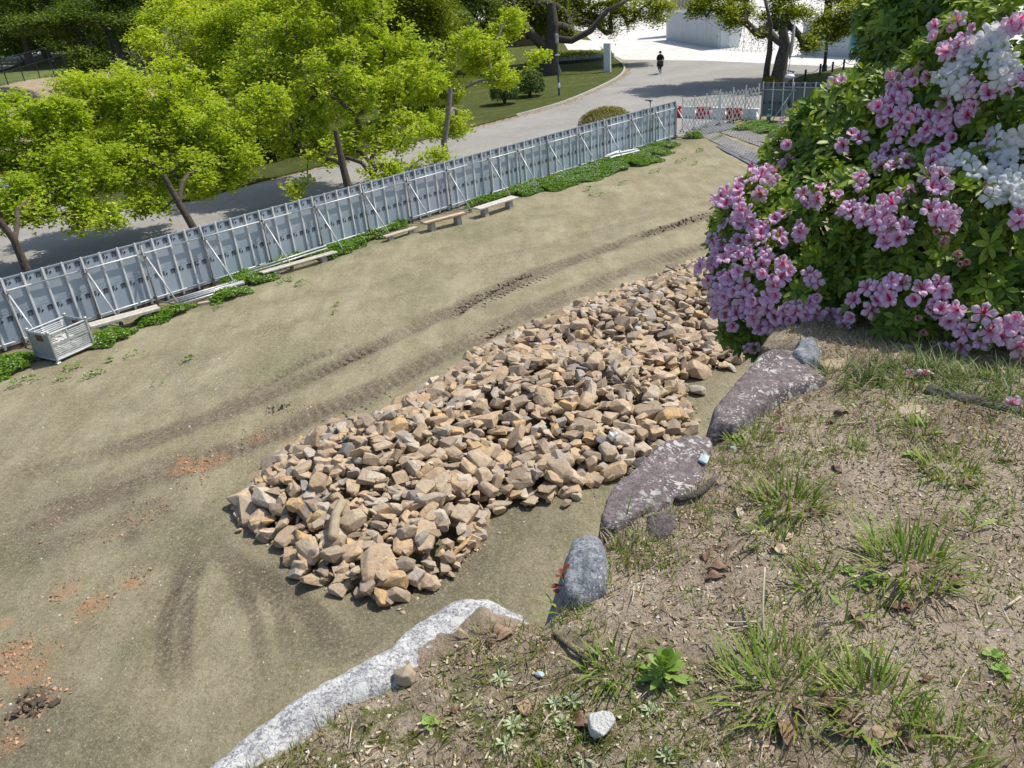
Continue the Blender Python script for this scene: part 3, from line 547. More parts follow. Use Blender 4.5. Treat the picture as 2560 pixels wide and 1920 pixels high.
# retaining wall face under the stones: stacked blocks down to the field
wl = smooth_line(np.c_[edge, np.zeros(len(edge))], 2); rw = empty('retaining_wall', (0, 0, 0)); tag(rw, 'rough stone retaining wall below the edge stones', 'wall')
k = 0
dist_ = np.r_[0, np.cumsum(np.linalg.norm(np.diff(wl[:, :2], axis=0), axis=1))]
icoV = None
def hull_mesh(name, dims, seed, npts=16, sub=False, disp=.03, flat=.8):
    rg = np.random.RandomState(seed); bm = bmesh.new()
    pts = rg.normal(0, 1, (npts, 3)); pts /= np.linalg.norm(pts, axis=1, keepdims=True); pts = np.sign(pts)*np.abs(pts)**flat; pts *= np.array(dims)*rg.uniform(.82, 1.05, (npts, 1))
    for q in pts: bm.verts.new(q)
    res = bmesh.ops.convex_hull(bm, input=bm.verts); bmesh.ops.delete(bm, geom=[v for v in bm.verts if not v.link_faces], context='VERTS')
    if sub:
        bmesh.ops.bevel(bm, geom=list(bm.edges), offset=min(dims)*.055, segments=1, affect='EDGES')
        bmesh.ops.triangulate(bm, faces=bm.faces)
        for v in bm.verts:
            q = v.co; v.co = q*(1+disp*(math.sin(q.x*37+seed)+math.sin(q.y*41+seed*2)+math.sin(q.z*53)))
    bmesh.ops.triangulate(bm, faces=bm.faces); bmesh.ops.recalc_face_normals(bm, faces=bm.faces)
    me = bpy.data.meshes.new(name); bm.to_mesh(me); bm.free(); return me
blk = [hull_mesh('wall_block', (.42, .3, .28), 300+i, 20, True, .02, .6) for i in range(5)]
for mm in blk: mm.materials.append(MT['grey_rock'])
for lev in range(11):
    s = .2*(lev % 2)
    while s < dist_[-1]:
        x_ = np.interp(s, dist_, wl[:, 0]); y_ = np.interp(s, dist_, wl[:, 1]); x2_ = np.interp(s+.05, dist_, wl[:, 0]); y2_ = np.interp(s+.05, dist_, wl[:, 1])
        an = math.atan2(y2_-y_, x2_-x_); nx, ny = -math.sin(an), math.cos(an); off = .02+(5.4-lev*.52)*0+lev*.055
        o = link('stone', blk[k % 5], parent=rw); o.location = (x_+nx*(off-.12), y_+ny*(off-.12), 5.45-lev*.52); o.rotation_euler = (random.uniform(-.1, .1), random.uniform(-.1, .1), an+random.uniform(-.12, .12)); k += 1; s += .72
# ================================================================== NOISE BARRIER FENCE
def text_mesh(txt, size, bold=.0):
    cu = bpy.data.curves.new('lettering', 'FONT'); cu.body = txt; cu.size = size; cu.offset = bold; cu.resolution_u = 2; cu.align_x = 'CENTER'; cu.align_y = 'CENTER'
    o = bpy.data.objects.new('lettering', cu); col.objects.link(o); dg = bpy.context.evaluated_depsgraph_get(); dg.update()
    me = bpy.data.meshes.new_from_object(o.evaluated_get(dg)); bpy.data.objects.remove(o); return me
def text_obj(txt, size, M, mat, parent, bold=0., name='lettering'):
    me = text_mesh(txt, size, bold); me.materials.clear(); me.materials.append(mat); o = link(name, me, parent=parent); o.matrix_local = M; return o
def letter_panel():
    me1 = text_mesh('防 音', .165, .0024); vs = np.array([v.co[:] for v in me1.vertices]); fs = [list(p.vertices) for p in me1.polygons]
    me = bpy.data.meshes.new('lettering'); me.from_pydata(np.c_[vs[:, 0]*1.1, np.zeros(len(vs)), vs[:, 1]].tolist(), [], fs); me.materials.append(MT['ink'])
    mb = MB()
    for (x0, x1, z0, z1) in ((-.09, .07, 1.026, 1.031), (.09, .125, 1.018, 1.022), (.09, .125, 1.034, 1.038), (-.23, .23, .950, .953)): mb.box(((x0+x1)/2, 0, (z0+z1)/2), (x1-x0, .001, z1-z0))
    m2 = mb.mesh('small_print'); m2.materials.append(MT['kick']); return me, m2
LET, LET2 = letter_panel()
FANG = math.atan2(FD[1], FD[0])
fence = empty('noise_barrier_fence', FP(0).tolist(), FANG); tag(fence, 'long grey steel noise barrier fence with black lettering and pipe braces along the field', 'fence')
mb = MB(); mb.box((0, .012, FH/2+.05), (PW-.01, .02, FH-.1)); mb.box((0, .004, FH-.012), (PW-.01, .034, .025)); mb.box((0, .004, .955), (PW-.03, .010, .008)); pan = mb.mesh('panel'); pan.materials.append(MT['panel'])
mb = MB(); mb.box((0, -.012, FH/2+.03), (.04, .045, FH-.02)); mb.box((0, -.008, FH/2), (.065, .018, FH-.06)); ribm = mb.mesh('rib'); ribm.materials.append(MT['rib'])
for i in range(-8, NPAN-1):
    o = link('panel', pan, parent=fence, loc=(i*PW+PW/2, random.uniform(-.004, .004), .0)); o.rotation_euler = (random.gauss(0, .006), 0, random.gauss(0, .006))
    for zc in (1.735, .80): link('lettering', LET, parent=o, loc=(random.uniform(-.008, .008), -.006, zc))
    q_ = link('small_print', LET2, parent=o, loc=(0, -.0065, 0)); q_['kind'] = 'stuff'
for i in range(-8, NPAN): link('rib', ribm, parent=fence, loc=(i*PW, -.004, 0))
RZ = 1.56
for zc, off in ((RZ, -.085), (.20, -.075)):
    for a in range(-8, NPAN-1, 8):
        b = min(a+8, NPAN-1); mb = MB(); mb.tube([(a*PW, off+random.uniform(-.01, .01), zc+random.uniform(-.01, .01)), (b*PW+.1, off, zc)], .025, 8); mb.build('rail', MT['pipe'], fence, smooth=True)
mb = MB(); mb.box((27*.5, .03, .03), (71*PW, .03, .20)); mb.build('kick_board', MT['kick'], fence)
# small scratches / dents stay in the material; braces at the measured bays
brace_i = [-5, -1.1, 2.9, 6.2, 9.9, 14, 18, 22, 26, 30, 34.5, 38, 41.7, 46, 50, 54, 58, 61.7]
for k, bi in enumerate(brace_i):
    x0 = bi*PW; old = MT['old_pipe']
    mb = MB(); mb.tube([(x0, -.14, -.04), (x0+.01, -.14, 1.72+random.uniform(-.03, .12))], .026, 8); mb.build('support_pole', old, fence, smooth=True)
    mb = MB(); xb = x0+.32+random.uniform(-.08, .05); yb = -1.03+random.uniform(-.06, .06)
    mb.tube([(x0+.05, -.16, 1.50), (xb, yb, -.02)], .026, 8); br = mb.build('brace', MT['pipe'], fence, smooth=True)
    mb = MB(); mb.tube([(x0+.02, -.12, .10), (xb-.03, yb+.1, .08)], .024, 8); mb.build('ground_tie', old, fence, smooth=True)
    for c in ((x0+.01, -.11, 1.56), (x0+.04, -.16, 1.47), (x0, -.11, .22), (xb-.04, yb+.05, .10)): mb = MB(); mb.box(c, (.085, .075, .075), Matrix.Rotation(random.uniform(-.4, .4), 3, 'Y')); mb.build('clamp', MT['clamp'], fence)
    mb = MB(); f_ = .82+random.uniform(-.03, .05); q0 = np.array([x0+.05, -.16, 1.50]); q1 = np.array([xb, yb, -.02]); m_ = q0+(q1-q0)*f_
    mb.tube([m_, (xb-.10, yb+.06, -.05)], .024, 6); mb.build('stake', old, fence, smooth=True)

# -- hoarding to the right of the gate
pan2 = pan.copy(); pan2.materials.clear(); pan2.materials.append(MT['panel_shaded'])  # same panels, darker steel: shade on this fence is put into the colour
HA = P(1903, 299); HB = P(2010, 303); hd = (HB-HA)/np.linalg.norm(HB-HA); hang = math.atan2(hd[1], hd[0])
fen2 = empty('noise_barrier_fence', HA.tolist(), hang); tag(fen2, 'short grey lettered barrier fence right of the lattice gate, partly behind the azalea', 'fence')
for i in range(0, 16):
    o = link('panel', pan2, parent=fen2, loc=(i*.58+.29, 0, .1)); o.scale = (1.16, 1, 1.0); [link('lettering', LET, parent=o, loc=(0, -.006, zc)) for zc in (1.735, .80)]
for i in range(0, 17): link('rib', ribm, parent=fen2, loc=(i*.58, -.004, .1))
mb = MB(); mb.tube([(-.1, -.08, 1.62), (1.9, -.08, 1.60)], .025, 8); mb.tube([(1.2, -.1, 1.76), (9, -.1, 1.72)], .025, 8); mb.tube([(0, -.09, .22), (9, -.09, .2)], .025, 8); mb.build('rail', MT['pipe'], fen2, smooth=True)
mb = MB(); mb.tube([(1.7, -.14, 0), (1.7, -.14, 2.2)], .03, 8); mb.tube([(.02, -.14, -.02), (.02, -.14, 1.62)], .03, 8); mb.build('support_pole', MT['old_pipe'], fen2, smooth=True)
mb = MB(); mb.tube([(1.68, -.16, 1.5), (.95, -.9, 0)], .025, 8); mb.build('brace', MT['pipe'], fen2, smooth=True)

# ================================================================== GATE
GA = P(1705, 331)+np.array([0, 0, 0]); GB = P(1893, 297)
def lattice_gate(name, A, B, hgt, cells, posts, label, parentoff=0, s_h=3.5, bar=.024, wheels=True, zb=.12):
    d = B-A; L = np.linalg.norm(d[:2]); an = math.atan2(d[1], d[0]); e = empty(name, (A[0], A[1], 0), an); tag(e, label, 'gate', 'lattice gates')
    dx = L/cells
    for side in (-1, 1):
        for i in range(-int(s_h)-1, cells+1):
            a0 = i*dx; a1 = a0+s_h*dx; t0 = max(0, -a0/(a1-a0)); t1 = min(1, (L-a0)/(a1-a0))
            if t1-t0 < .12: continue
            z0, z1 = zb+(hgt-zb)*t0, zb+(hgt-zb)*t1; xa, xb = a0+(a1-a0)*t0, a0+(a1-a0)*t1
            if side < 0: xa, xb = L-xa, L-xb
            mb = MB(); c = ((xa+xb)/2, side*.014, (z0+z1)/2); ln = math.hypot(xb-xa, z1-z0); ang = math.atan2(z1-z0, xb-xa)
            mb.box(c, (ln, .012, bar*2), Matrix.Rotation(-ang, 3, 'Y')); mb.build('lattice_bar', MT['lattice'], e)
    for t in posts:
        mb = MB(); mb.box((t*L, 0, (hgt+.2)/2+.02), (.045, .05, hgt+.12)); mb.build('gate_post', MT['lattice'], e)
        if wheels:
            mb = MB()
            for sy in (-.14, .14):
                mb.tube([(t*L, sy, .14), (t*L, 0, .16)], .015, 5); mb.tube([(t*L-.015, sy, .05), (t*L+.015, sy, .05)], .05, 10)
            mb.build('caster', MT['dark_metal'], e)
    return e
GM = (GA+GB)/2+(GB-GA)*(-.03)
lattice_gate('lattice_gate', GA, GM, 1.62, 10, [.0, .32, .65, 1.0], 'left leaf of the white folding lattice gate, joined to the long fence')
lattice_gate('lattice_gate', GM+(GB-GA)/5.*.06, GB, 1.72, 10, [.0, .33, .66, 1.0], 'right leaf of the white folding lattice gate, joined to the short fence')
# red and white water barriers behind the gate
WA = P(1700, 290)+np.array([-.2, 0, 0]); WB = P(1893, 299); wd = (WB-WA); WL = np.linalg.norm(wd); wd /= WL; wa = math.atan2(wd[1], wd[0])
def barrier_mesh(mat):
    mb = MB(); mb.box((0, 0, .10), (.98, .38, .20)); mb.box((0, 0, .33), (.98, .34, .28), taper=.62); mb.box((0, 0, .54), (.98, .20, .16)); 
    for x in (-.3, 0, .3): mb.box((x, -.155, .30), (.12, .06, .34))
    me = mb.mesh('body'); me.materials.append(mat); return me
wbm = {'w': barrier_mesh(MT['white']), 'r': barrier_mesh(MT['red'])}
for k, (c, lb) in enumerate((('r', 'red plastic water barrier at the left end of the row'), ('w', 'white plastic water barrier first from the left end behind the gate'), ('r', 'red plastic water barrier behind the left gate leaf'), ('w', 'white plastic water barrier in the middle, between the two red ones'), ('r', 'red plastic water barrier behind the right gate leaf'), ('w', 'white plastic water barrier at the right end beside the short fence'))):
    q = WA+wd*(k*.98*WL/5.2-.15); o = link('water_barrier', wbm[c], loc=(q[0], q[1], -.02)); o.rotation_euler = (0, 0, wa); tag(o, lb, 'barrier', 'red and white water barriers behind the gate'); bevel(o, .03, 2)
# steel track plates
def checker_plate(px, mat, label, z=.03):
    q = [P(*a) for a in px]; c = sum(q)/4; e = empty('steel_plate', (c[0], c[1], z)); tag(e, label, 'steel plate', 'steel track plates by the gate')
    bm = bmesh.new(); vs = [bm.verts.new((a[0]-c[0], a[1]-c[1], .012)) for a in q]; f = bm.faces.new(vs); r_ = bmesh.ops.extrude_face_region(bm, geom=[f])
    for g_ in r_['geom']:
        if isinstance(g_, bmesh.types.BMVert): g_.co.z -= .022
    bmesh.ops.recalc_face_normals(bm, faces=bm.faces); me = bpy.data.meshes.new('plate'); bm.to_mesh(me); bm.free(); link('plate', me, mat, e)
    q = np.array([a-c for a in q]); nu = max(4, int(np.linalg.norm(q[1]-q[0])/.16)); nv = max(4, int(np.linalg.norm(q[3]-q[0])/.16)); T = []
    for i in range(nu):
        for j in range(nv):
            u, v = (i+.5)/nu, (j+.5)/nv; T.append((q[0]*(1-u)+q[1]*u)*(1-v)+(q[3]*(1-u)+q[2]*u)*v)
    T = np.array(T); T[:, 2] = .016; yaw = np.where((np.arange(len(T)) % 2) > 0, .8, -.8)
    V0 = np.array([(-.5, -.12, 0), (.5, -.12, 0), (.5, .12, 0), (-.5, .12, 0), (-.4, 0, .16), (.4, 0, .16)]); F0 = np.array([(0, 1, 5, 4), (2, 3, 4, 5)])
    o = link('tread_ridges', scatter('tread_ridges', V0, F0, rotmats(len(T), yaw=yaw), T, np.full(len(T), .11)), mat, e); o['kind'] = 'stuff'
checker_plate([(1712, 332), (1790, 300), (1850, 318), (1765, 338)], MT['plate_grey'], 'grey steel plate lying under the lattice gate')
checker_plate([(1750, 340), (1785, 331), (1912, 386), (1880, 402)], MT['plate'], 'long tan steel plate running in from the gate, left of the gap')
checker_plate([(1800, 332), (1850, 320), (1935, 352), (1912, 372)], MT['plate'], 'tan steel plate right of the muddy gap')
checker_plate([(1790, 367), (1815, 361), (1915, 410), (1890, 420)], MT['plate_grey'], 'narrow dark plate along the field side of the tan plate', .02)
checker_plate([(1848, 392), (1880, 384), (1985, 430), (1960, 445)], MT['plate_grey'], 'grey steel plate disappearing behind the azalea', .05)
checker_plate([(1880, 424), (1925, 414), (2010, 460), (1960, 472)], MT['plate'], 'steel plate nearest the camera, mostly behind azalea leaves', .07)
# bottle-shaped green marker, hanging white sack, light heads
q = P(1921, 303); mb = MB(); mb.lathe([(.15, 0), (.15, .06), (.11, .1), (.11, .46), (.05, .6), (.05, .68), (.075, .7), (.075, .78), (.03, .8)], n=14)
e = empty('marker_post', q.tolist()); tag(e, 'squat green plastic marker with white band in front of the short fence', 'marker'); mb.build('body', MT['bottle'], e, smooth=True)
mb = MB(); mb.lathe([(.113, .26), (.113, .34)], n=14); mb.lathe([(.115, .37), (.115, .40)], n=14); mb.lathe([(.053, .60), (.053, .66)], n=14); mb.build('white_band', MT['white'], e)
hp = HA+hd*1.45+np.array([hd[1], -hd[0], 0])*.35
bm = bmesh.new(); gr = [[bm.verts.new((u*(.12+.42*v)+.08*math.sin(v*9+u*5)*v, .05*math.sin(u*9+v*4), 1.05-.85*v)) for u in np.linspace(-.3, .55, 7)] for v in np.linspace(0, 1, 8)]
for a in range(7):
    for b in range(6): bm.faces.new((gr[a][b], gr[a][b+1], gr[a+1][b+1], gr[a+1][b]))
me = bpy.data.meshes.new('hanging_sack'); bm.to_mesh(me); bm.free(); o = link('hanging_sack', me, MT['sack'], loc=(hp[0], hp[1], .05)); o.rotation_euler = (0, 0, hang); so_ = o.modifiers.new('solid', 'SOLIDIFY'); so_.thickness = .01
tag(o, 'white cloth sack hanging from the brace of the short fence', 'sack')
def light_head(base, hgt, label, dome=False, an=0):
    e = empty('work_light', base, an); tag(e, label, 'light'); mb = MB(); mb.tube([(0, 0, 0), (0, 0, hgt)], .025, 8); mb.build('pole', MT['old_pipe'], e, smooth=True)
    mb = MB(); mb.box((-.14, 0, hgt+.02), (.36, .22, .035), Matrix.Rotation(.22, 3, 'Y')); mb.box((-.02, 0, hgt-.02), (.08, .06, .08)); mb.build('lamp_head', MT['dark_metal'], e)
    mb = MB(); mb.box((-.14, 0, hgt+.042), (.32, .19, .01), Matrix.Rotation(.22, 3, 'Y')); mb.build('solar_panel', MT['pole'], e)
    if dome: mb = MB(); mb.lathe([(.24, 0), (.26, .05), (.22, .13), (.12, .18), (.02, .2)], (-.15, -.1, hgt-.28), 18); mb.build('dome', MT['white'], e, smooth=True)
q = FP(57.0, -.16); light_head(q.tolist(), 2.25, 'slim solar work light on a pole rising above the long fence', an=FANG)
q = HA+hd*1.70+np.array([hd[1], -hd[0], 0])*.2; light_head(q.tolist(), 2.55, 'solar work light with white dome above the short fence', True, an=hang)

# ================================================================== THINGS ALONG THE FENCE
def bench(px0, px1, top_mats, label, w=.42, hgt=.38, feet=True, planks=2, th=.06, z0=0.):
    a = P(px0[0], px0[1], hgt); b = P(px1[0], px1[1], hgt); d = b-a; L = np.linalg.norm(d); an = math.atan2(d[1], d[0]); c = (a+b)/2
    e = empty('bench' if feet else 'plank_stack', (c[0], c[1], 0), an); tag(e, label, 'bench' if feet else 'planks')
    pw = w/planks
    for k in range(planks):
        mb = MB(); mb.box((random.uniform(-.02, .02), w/2-pw*(k+.5), hgt-th/2+random.uniform(-.004, .004)), (L, pw-.015, th), Matrix.Rotation(random.uniform(-.006, .006), 3, 'Z')); bevel(mb.build('plank', top_mats[k % len(top_mats)], e), .008, 1)
    if feet:
        for sx in (-.32, .32): mb = MB(); mb.box((sx*L, 0, (hgt-th)/2-.03), (.22, w*.72, hgt-th+.04), taper=.85); bevel(mb.build('foot', MT['block'], e), .015, 1)
    return e
bench((1192, 520), (1288, 490), [MT['white_wood']], 'low bench of two whitewashed planks amid clover, rightmost of the benches')
bench((1058, 556), (1160, 530), [MT['brown_wood'], MT['white_wood'], MT['brown_wood']], 'low bench with worn brown plank edge, on concrete feet', planks=3)
bench((960, 590), (1040, 566), [MT['tan_wood']], 'single pale plank lying on blocks left of the brown bench', w=.22, hgt=.22, planks=1)
bench((222, 812), (395, 765), [MT['white_wood'], MT['tan_wood'], MT['white_wood']], 'long low bench of bleached planks right of the mesh crate', w=.42, hgt=.34, planks=3, th=.08)
bench((652, 680), (838, 627), [MT['tan_wood'], MT['white_wood']], 'long narrow plank bench half buried in clover', w=.26, hgt=.26, planks=2, th=.05)
# loose pipes
def pipes(cpx, L, n, label, an=FANG, spread=.3, name='pipe_stack', mat='pipe', zoff=.05):
    c = P(*cpx); e = empty(name, (c[0], c[1], 0), an); tag(e, label, 'pipes')
    for k in range(n):
        y = (k/(max(n-1, 1))-.5)*spread; dx = random.uniform(-.2, .2); mb = MB(); z = zoff+(.05 if k % 2 else 0)
        mb.tube([(-L/2+dx, y+random.uniform(-.03, .03), z), (L/2+dx, y+random.uniform(-.03, .03), z+.02)], .027, 8); o = mb.build('pipe', MT[mat], e, smooth=True)
    return e
pipes((518, 742), 2.0, 7, 'pile of galvanised pipes and angle bars on the ground below the fence', spread=.55, an=FANG-.1, zoff=.10)
mb = MB(); mb.box((0, 0, .04), (.35, .12, .10)); c = P(590, 752); o = mb.build('wood_block', MT['tan_wood'], loc=(float(P(512, 762)[0]), float(P(512, 762)[1]), 0)); o.rotation_euler = (0, 0, .3); tag(o, 'small wooden block under the end of the pipe pile', 'block')
pipes((735, 665), 2.9, 2, 'two long pipes lying beside the clover plank bench', spread=.12, zoff=.24)
pipes((1150, 515), .0001+1.6, 1, 'single pipe lying behind the white plank bench', zoff=.08)
pipes((1590, 372), 2.2, 2, 'two pipes lying in clover near the gate end of the fence', spread=.1, zoff=.12)
e = bench((1518, 392), (1590, 374), [MT['white_wood'], MT['white']], 'heap of whitewashed boards and white sheet in the clover', w=.5, hgt=.28, planks=4, feet=False, th=.05)
for k in range(3): mb = MB(); mb.box((random.uniform(-.5, .5), random.uniform(-.1, .1), .31+.03*k), (1.1, .16, .03), Matrix.Rotation(random.uniform(-.3, .3), 3, 'Z')); mb.build('board', MT['white'], e)
# mesh pallet crate
CA, CB_ = P(147, 911), P(233, 872); cd_ = (CB_-CA)/np.linalg.norm(CB_-CA); can = math.atan2(cd_[1], cd_[0]); CW, CD, CH = 1.05, .85, .84
cr = empty('mesh_crate', CA.tolist(), can); tag(cr, 'galvanised wire mesh crate holding white sacks, standing by the fence', 'crate')
for (x, y) in ((0, 0), (CW, 0), (CW, CD), (0, CD)):
    mb = MB(); mb.box((x, y, CH/2+.02), (.06, .06, CH)); mb.box((x, y, .03), (.11, .11, .06)); mb.lathe([(.05, 0), (.055, .03), (.03, .05)], (x, y, CH), 10); bevel(mb.build('corner_post', MT['zinc'], cr), .008, 1)
for (a, b) in (((0, 0), (CW, 0)), ((CW, 0), (CW, CD)), ((CW, CD), (0, CD)), ((0, CD), (0, 0))):
    for z, r_ in ((CH-.04, .025), (.12, .035)): mb = MB(); mb.tube([(a[0], a[1], z), (b[0], b[1], z)], r_, 6); mb.build('frame_rail', MT['zinc'], cr)
mb = MB(); mb.box((CW/2, 0, .5), (CW, .04, .05)); mb.box((CW*.45, 0, .66), (.045, .04, .3)); mb.box((CW*.2, -.02, .77), (.3, .03, .08)); mb.build('gate_bar', MT['zinc'], cr)
mb = MB()
for a, b, ax in (((0, 0), (CW, 0), 0), ((0, CD), (CW, CD), 0), ((CW, 0), (CW, CD), 1), ((0, 0), (0, CD), 1)):
    a = np.array(a); b = np.array(b); L_ = np.linalg.norm(b-a)
    for k in range(1, int(L_/.05)): q = a+(b-a)*k*.05/L_; mb.tube([(q[0], q[1], .12), (q[0], q[1], CH-.04)], .0035, 4, False)
    for k in range(1, 14): mb.tube([(a[0], a[1], .12+k*.05), (b[0], b[1], .12+k*.05)], .0035, 4, False)
o = mb.build('wire_mesh', MT['zinc'], cr); o['kind'] = 'stuff'
for xx in (0.012, CW-.012):
    mb = MB(); mb.box((xx, CD*.5, .45), (.012, CD-.06, .62)); mb.build('side_sheet', MT['cage_panel'], cr)
    mb = MB(); mb.box((xx-.012 if xx < .5 else xx-.012, CD*.5, .66), (.012, .26, .16)); mb.build('rust_plate', MT['rust'], cr)
mb = MB(); mb.box((CW/2, CD/2, .12), (CW-.04, CD-.04, .02)); mb.build('floor_panel', MT['zinc'], cr)
for k, (x, y, s) in enumerate(((.35, .4, .24), (.65, .35, .26), (.5, .55, .22), (.8, .6, .2), (.25, .65, .18))):
    bm = bmesh.new(); bmesh.ops.create_icosphere(bm, subdivisions=4, radius=1)
    for v in bm.verts:
        q = v.co; f = 1+.18*math.sin(q.x*7+k)+.12*math.sin(q.y*11+q.z*6+k)+.07*math.sin(q.z*23+q.x*17); v.co = Vector((q.x*s*f, q.y*s*f*.9, q.z*s*.62*f))
    me = bpy.data.meshes.new('sack'); bm.to_mesh(me); bm.free(); cs, sn = math.cos(can), math.sin(can)
    o = link('sack', me, MT['sack'], loc=(CA[0]+x*cs-y*sn, CA[1]+x*sn+y*cs, .14+s*.55+(.16 if k == 2 else 0)))
    tag(o, ['crumpled white sack at the front left inside the mesh crate', 'crumpled white sack at the front right inside the mesh crate', 'topmost crumpled white sack in the mesh crate', 'small white sack in the back right corner of the mesh crate', 'small white sack in the back left corner of the mesh crate'][k], 'sack', 'sacks in the mesh crate')

# ================================================================== CLOVER
def clover(specs, name, label, nper=900, fat=1.0):
    T = []; W = []
    for (x, y, rx, ry, den) in specs:
        ry *= fat
        c = P(x, y); n = int(nper*rx*ry*den)
        a = rs.uniform(0, 2*np.pi, n); r_ = np.sqrt(rs.rand(n))*(1+.18*np.sin(a*3+x)+.12*np.sin(a*7+y)); u = np.cos(a)*r_*rx; v = np.sin(a)*r_*ry
        px = c[0]+FD[0]*u+FN[0]*v; py = c[1]+FD[1]*u+FN[1]*v
        hh = .24*np.sqrt(np.clip(1-(r_)**2*.8, .03, 1))*min(1, .5+min(rx, ry))*(.6+.9*fbm(px*2.5, py*2.5, 90)); T.append(np.c_[px, py, hz(px, py)+hh*rs.uniform(.35, 1, n)**.5])
    T = np.concatenate(T); n = len(T); keep = ((T[:, 0]-FO[0])*FN[0]+(T[:, 1]-FO[1])*FN[1]) < -.03; T = T[keep]; n = len(T)
    V0 = []; F0 = []
    V0 = [(-.75, 0, 0), (0, -.6, .15), (.8, 0, 0), (0, .6, .15)]; F0 = [(0, 1, 2, 3)]
    Rm = rotmats(n, tilt=rs.normal(0, .55, n)); o = link(name, scatter(name, np.array(V0), np.array(F0), Rm, T, rs.uniform(.030, .062, n)), MT['clover']); tag(o, label, kind='stuff')
    nf = n//26; sel = rs.choice(n, nf, False); Tf = T[sel]+[0, 0, .035]; keep2 = fbm(Tf[:, 0]*.8, Tf[:, 1]*.8, 33) > .40; Tf = Tf[keep2]; nf = len(Tf)
    V0 = np.array([(1, 0, 0), (-1, 0, 0), (0, 1, 0), (0, -1, 0), (0, 0, 1), (0, 0, -1)]); F0 = np.array([(0, 2, 4), (2, 1, 4), (1, 3, 4), (3, 0, 4), (2, 0, 5), (1, 2, 5), (3, 1, 5), (0, 3, 5)])
    o = link('clover_blossom', scatter('clover_blossom', V0, F0, rotmats(nf), Tf, rs.uniform(.012, .022, nf)), MT['white_flower']); tag(o, 'tiny white clover blossoms dotted over the clover along the fence', kind='stuff')
clover([(20, 920, .75, .5, 1), (272, 850, .62, .42, 1), (410, 793, .85, .33, 1), (575, 742, .65, .32, 1), (600, 690, .8, .55, .9), (700, 660, 1.5, .50, .9), (640, 700, .8, .42, 1), (830, 632, 1.1, .45, .9), (860, 620, 1.2, .35, .9), (930, 590, .9, .4, .8), (980, 570, .9, .35, .8), (1170, 500, 1.2, .35, .9), (1230, 500, 1.3, .35, .6), (1300, 480, 1.3, .62, .9), (1370, 462, 1.6, .85, .9), (1440, 440, 1.9, .95, 1), (1510, 420, 1.7, .95, 1), (1570, 405, 1.5, 1.0, 1), (1620, 385, 1.0, .8, .8), (1650, 370, 1.1, .5, .8), (1735, 345, .5, .35, 1)], 'clover_ground_cover', 'dense green clover growing along the foot of the fence', 6500, 1.35)
clover([(1880, 318, 1.6, .7, 1), (1930, 325, 1.4, .7, 1), (1990, 318, 1.6, .9, 1), (1960, 335, 1.2, .6, 1)], 'clover_ground_cover', 'green weeds below the short fence right of the gate', 3600)
clover([(175, 925, .35, .12, .35), (230, 940, .3, .15, .35), (160, 950, .25, .12, .3), (715, 705, .3, .15, .45), (755, 712, .3, .12, .4), (840, 766, .12, .08, .8), (840, 785, .12, .06, .7), (470, 902, .18, .08, .8), (60, 960, .4, .2, .25), (340, 890, .3, .15, .2), (1470, 475, .3, .15, .4), (1500, 490, .35, .12, .3), (1640, 430, .4, .2, .3), (1700, 405, .5, .15, .25), (1750, 378, .3, .15, .5), (1560, 460, .4, .15, .3), (1480, 488, .2, .1, .5), (275, 905, .1, .08, .8), (1740, 410, .3, .1, .3), (1800, 345, 1., .12, .3), (1740, 330, .6, .25, .6), (1840, 300, .8, .2, .5), (400, 960, .2, .1, .2), (550, 770, .3, .15, .2)], 'weed_patches', 'small low green weed patches dotted over the field', 2400)

# churned mud bars left by crawler tracks
MT['tread_mud'] = simple('tread_mud', (.16, .12, .085), .95, var=.55, scale=12, bump=1, dist=.02)
def mud_tread(px, wd, step, label, h=.05):
    pl = smooth_line([P(*q) for q in px], 8); dd_ = np.r_[0, np.cumsum(np.linalg.norm(np.diff(pl, axis=0), axis=1))]; n = int(dd_[-1]/step); T = []; Y_ = []; S_ = []
    for k in range(n):
        s_ = (k+.5)*step; x = np.interp(s_, dd_, pl[:, 0]); y = np.interp(s_, dd_, pl[:, 1]); x2 = np.interp(s_+.2, dd_, pl[:, 0]); y2 = np.interp(s_+.2, dd_, pl[:, 1]); an = math.atan2(y2-y, x2-x); en_ = math.sin(math.pi*(k+.5)/n)**.4
        for j in range(4):
            if rs.rand() < .16+.3*(1-en_): continue
            o_ = (j-1.5)*wd/4+rs.normal(0, .02); T.append((x-math.sin(an)*o_+rs.normal(0, .015), y+math.cos(an)*o_+rs.normal(0, .015), 0)); Y_.append(an+1.57-.35+rs.normal(0, .15)); S_.append((wd/4*1.25*rs.uniform(.7, 1.2), step*.40*rs.uniform(.6, 1.1), h*rs.uniform(.5, 1.3)*en_))
    T = np.array(T); T[:, 2] = hz(T[:, 0], T[:, 1])-.004; mm = RBX; V0 = np.array([v.co[:] for v in mm.vertices]); F0 = np.array([p_.vertices[:] for p_ in mm.polygons]); Rm = rotmats(len(T), yaw=np.array(Y_), tilt=rs.normal(0, .15, len(T)))
    o = link('mud_tread', scatter('mud_tread', V0, F0, Rm, T, np.array(S_)), MT['tread_mud']); tag(o, label, kind='stuff')
RBX = hull_mesh('mud_bar', (.55, .5, .8), 901, 16, False, 0, .5)
mud_tread([(1800, 531), (1690, 562), (1585, 597)], .42, .19, 'dark churned crawler tread marks running to the azalea', .07)
mud_tread([(1335, 680), (1230, 728), (1125, 795)], .34, .19, 'churned crawler tread marks in the middle of the field', .06)
mud_tread([(1385, 683), (1290, 722), (1180, 778)], .26, .19, 'second row of tread marks in the middle of the field', .04)
mud_tread([(1275, 812), (1225, 838), (1190, 858)], .4, .2, 'short group of tread marks beside the rubble pile', .04)
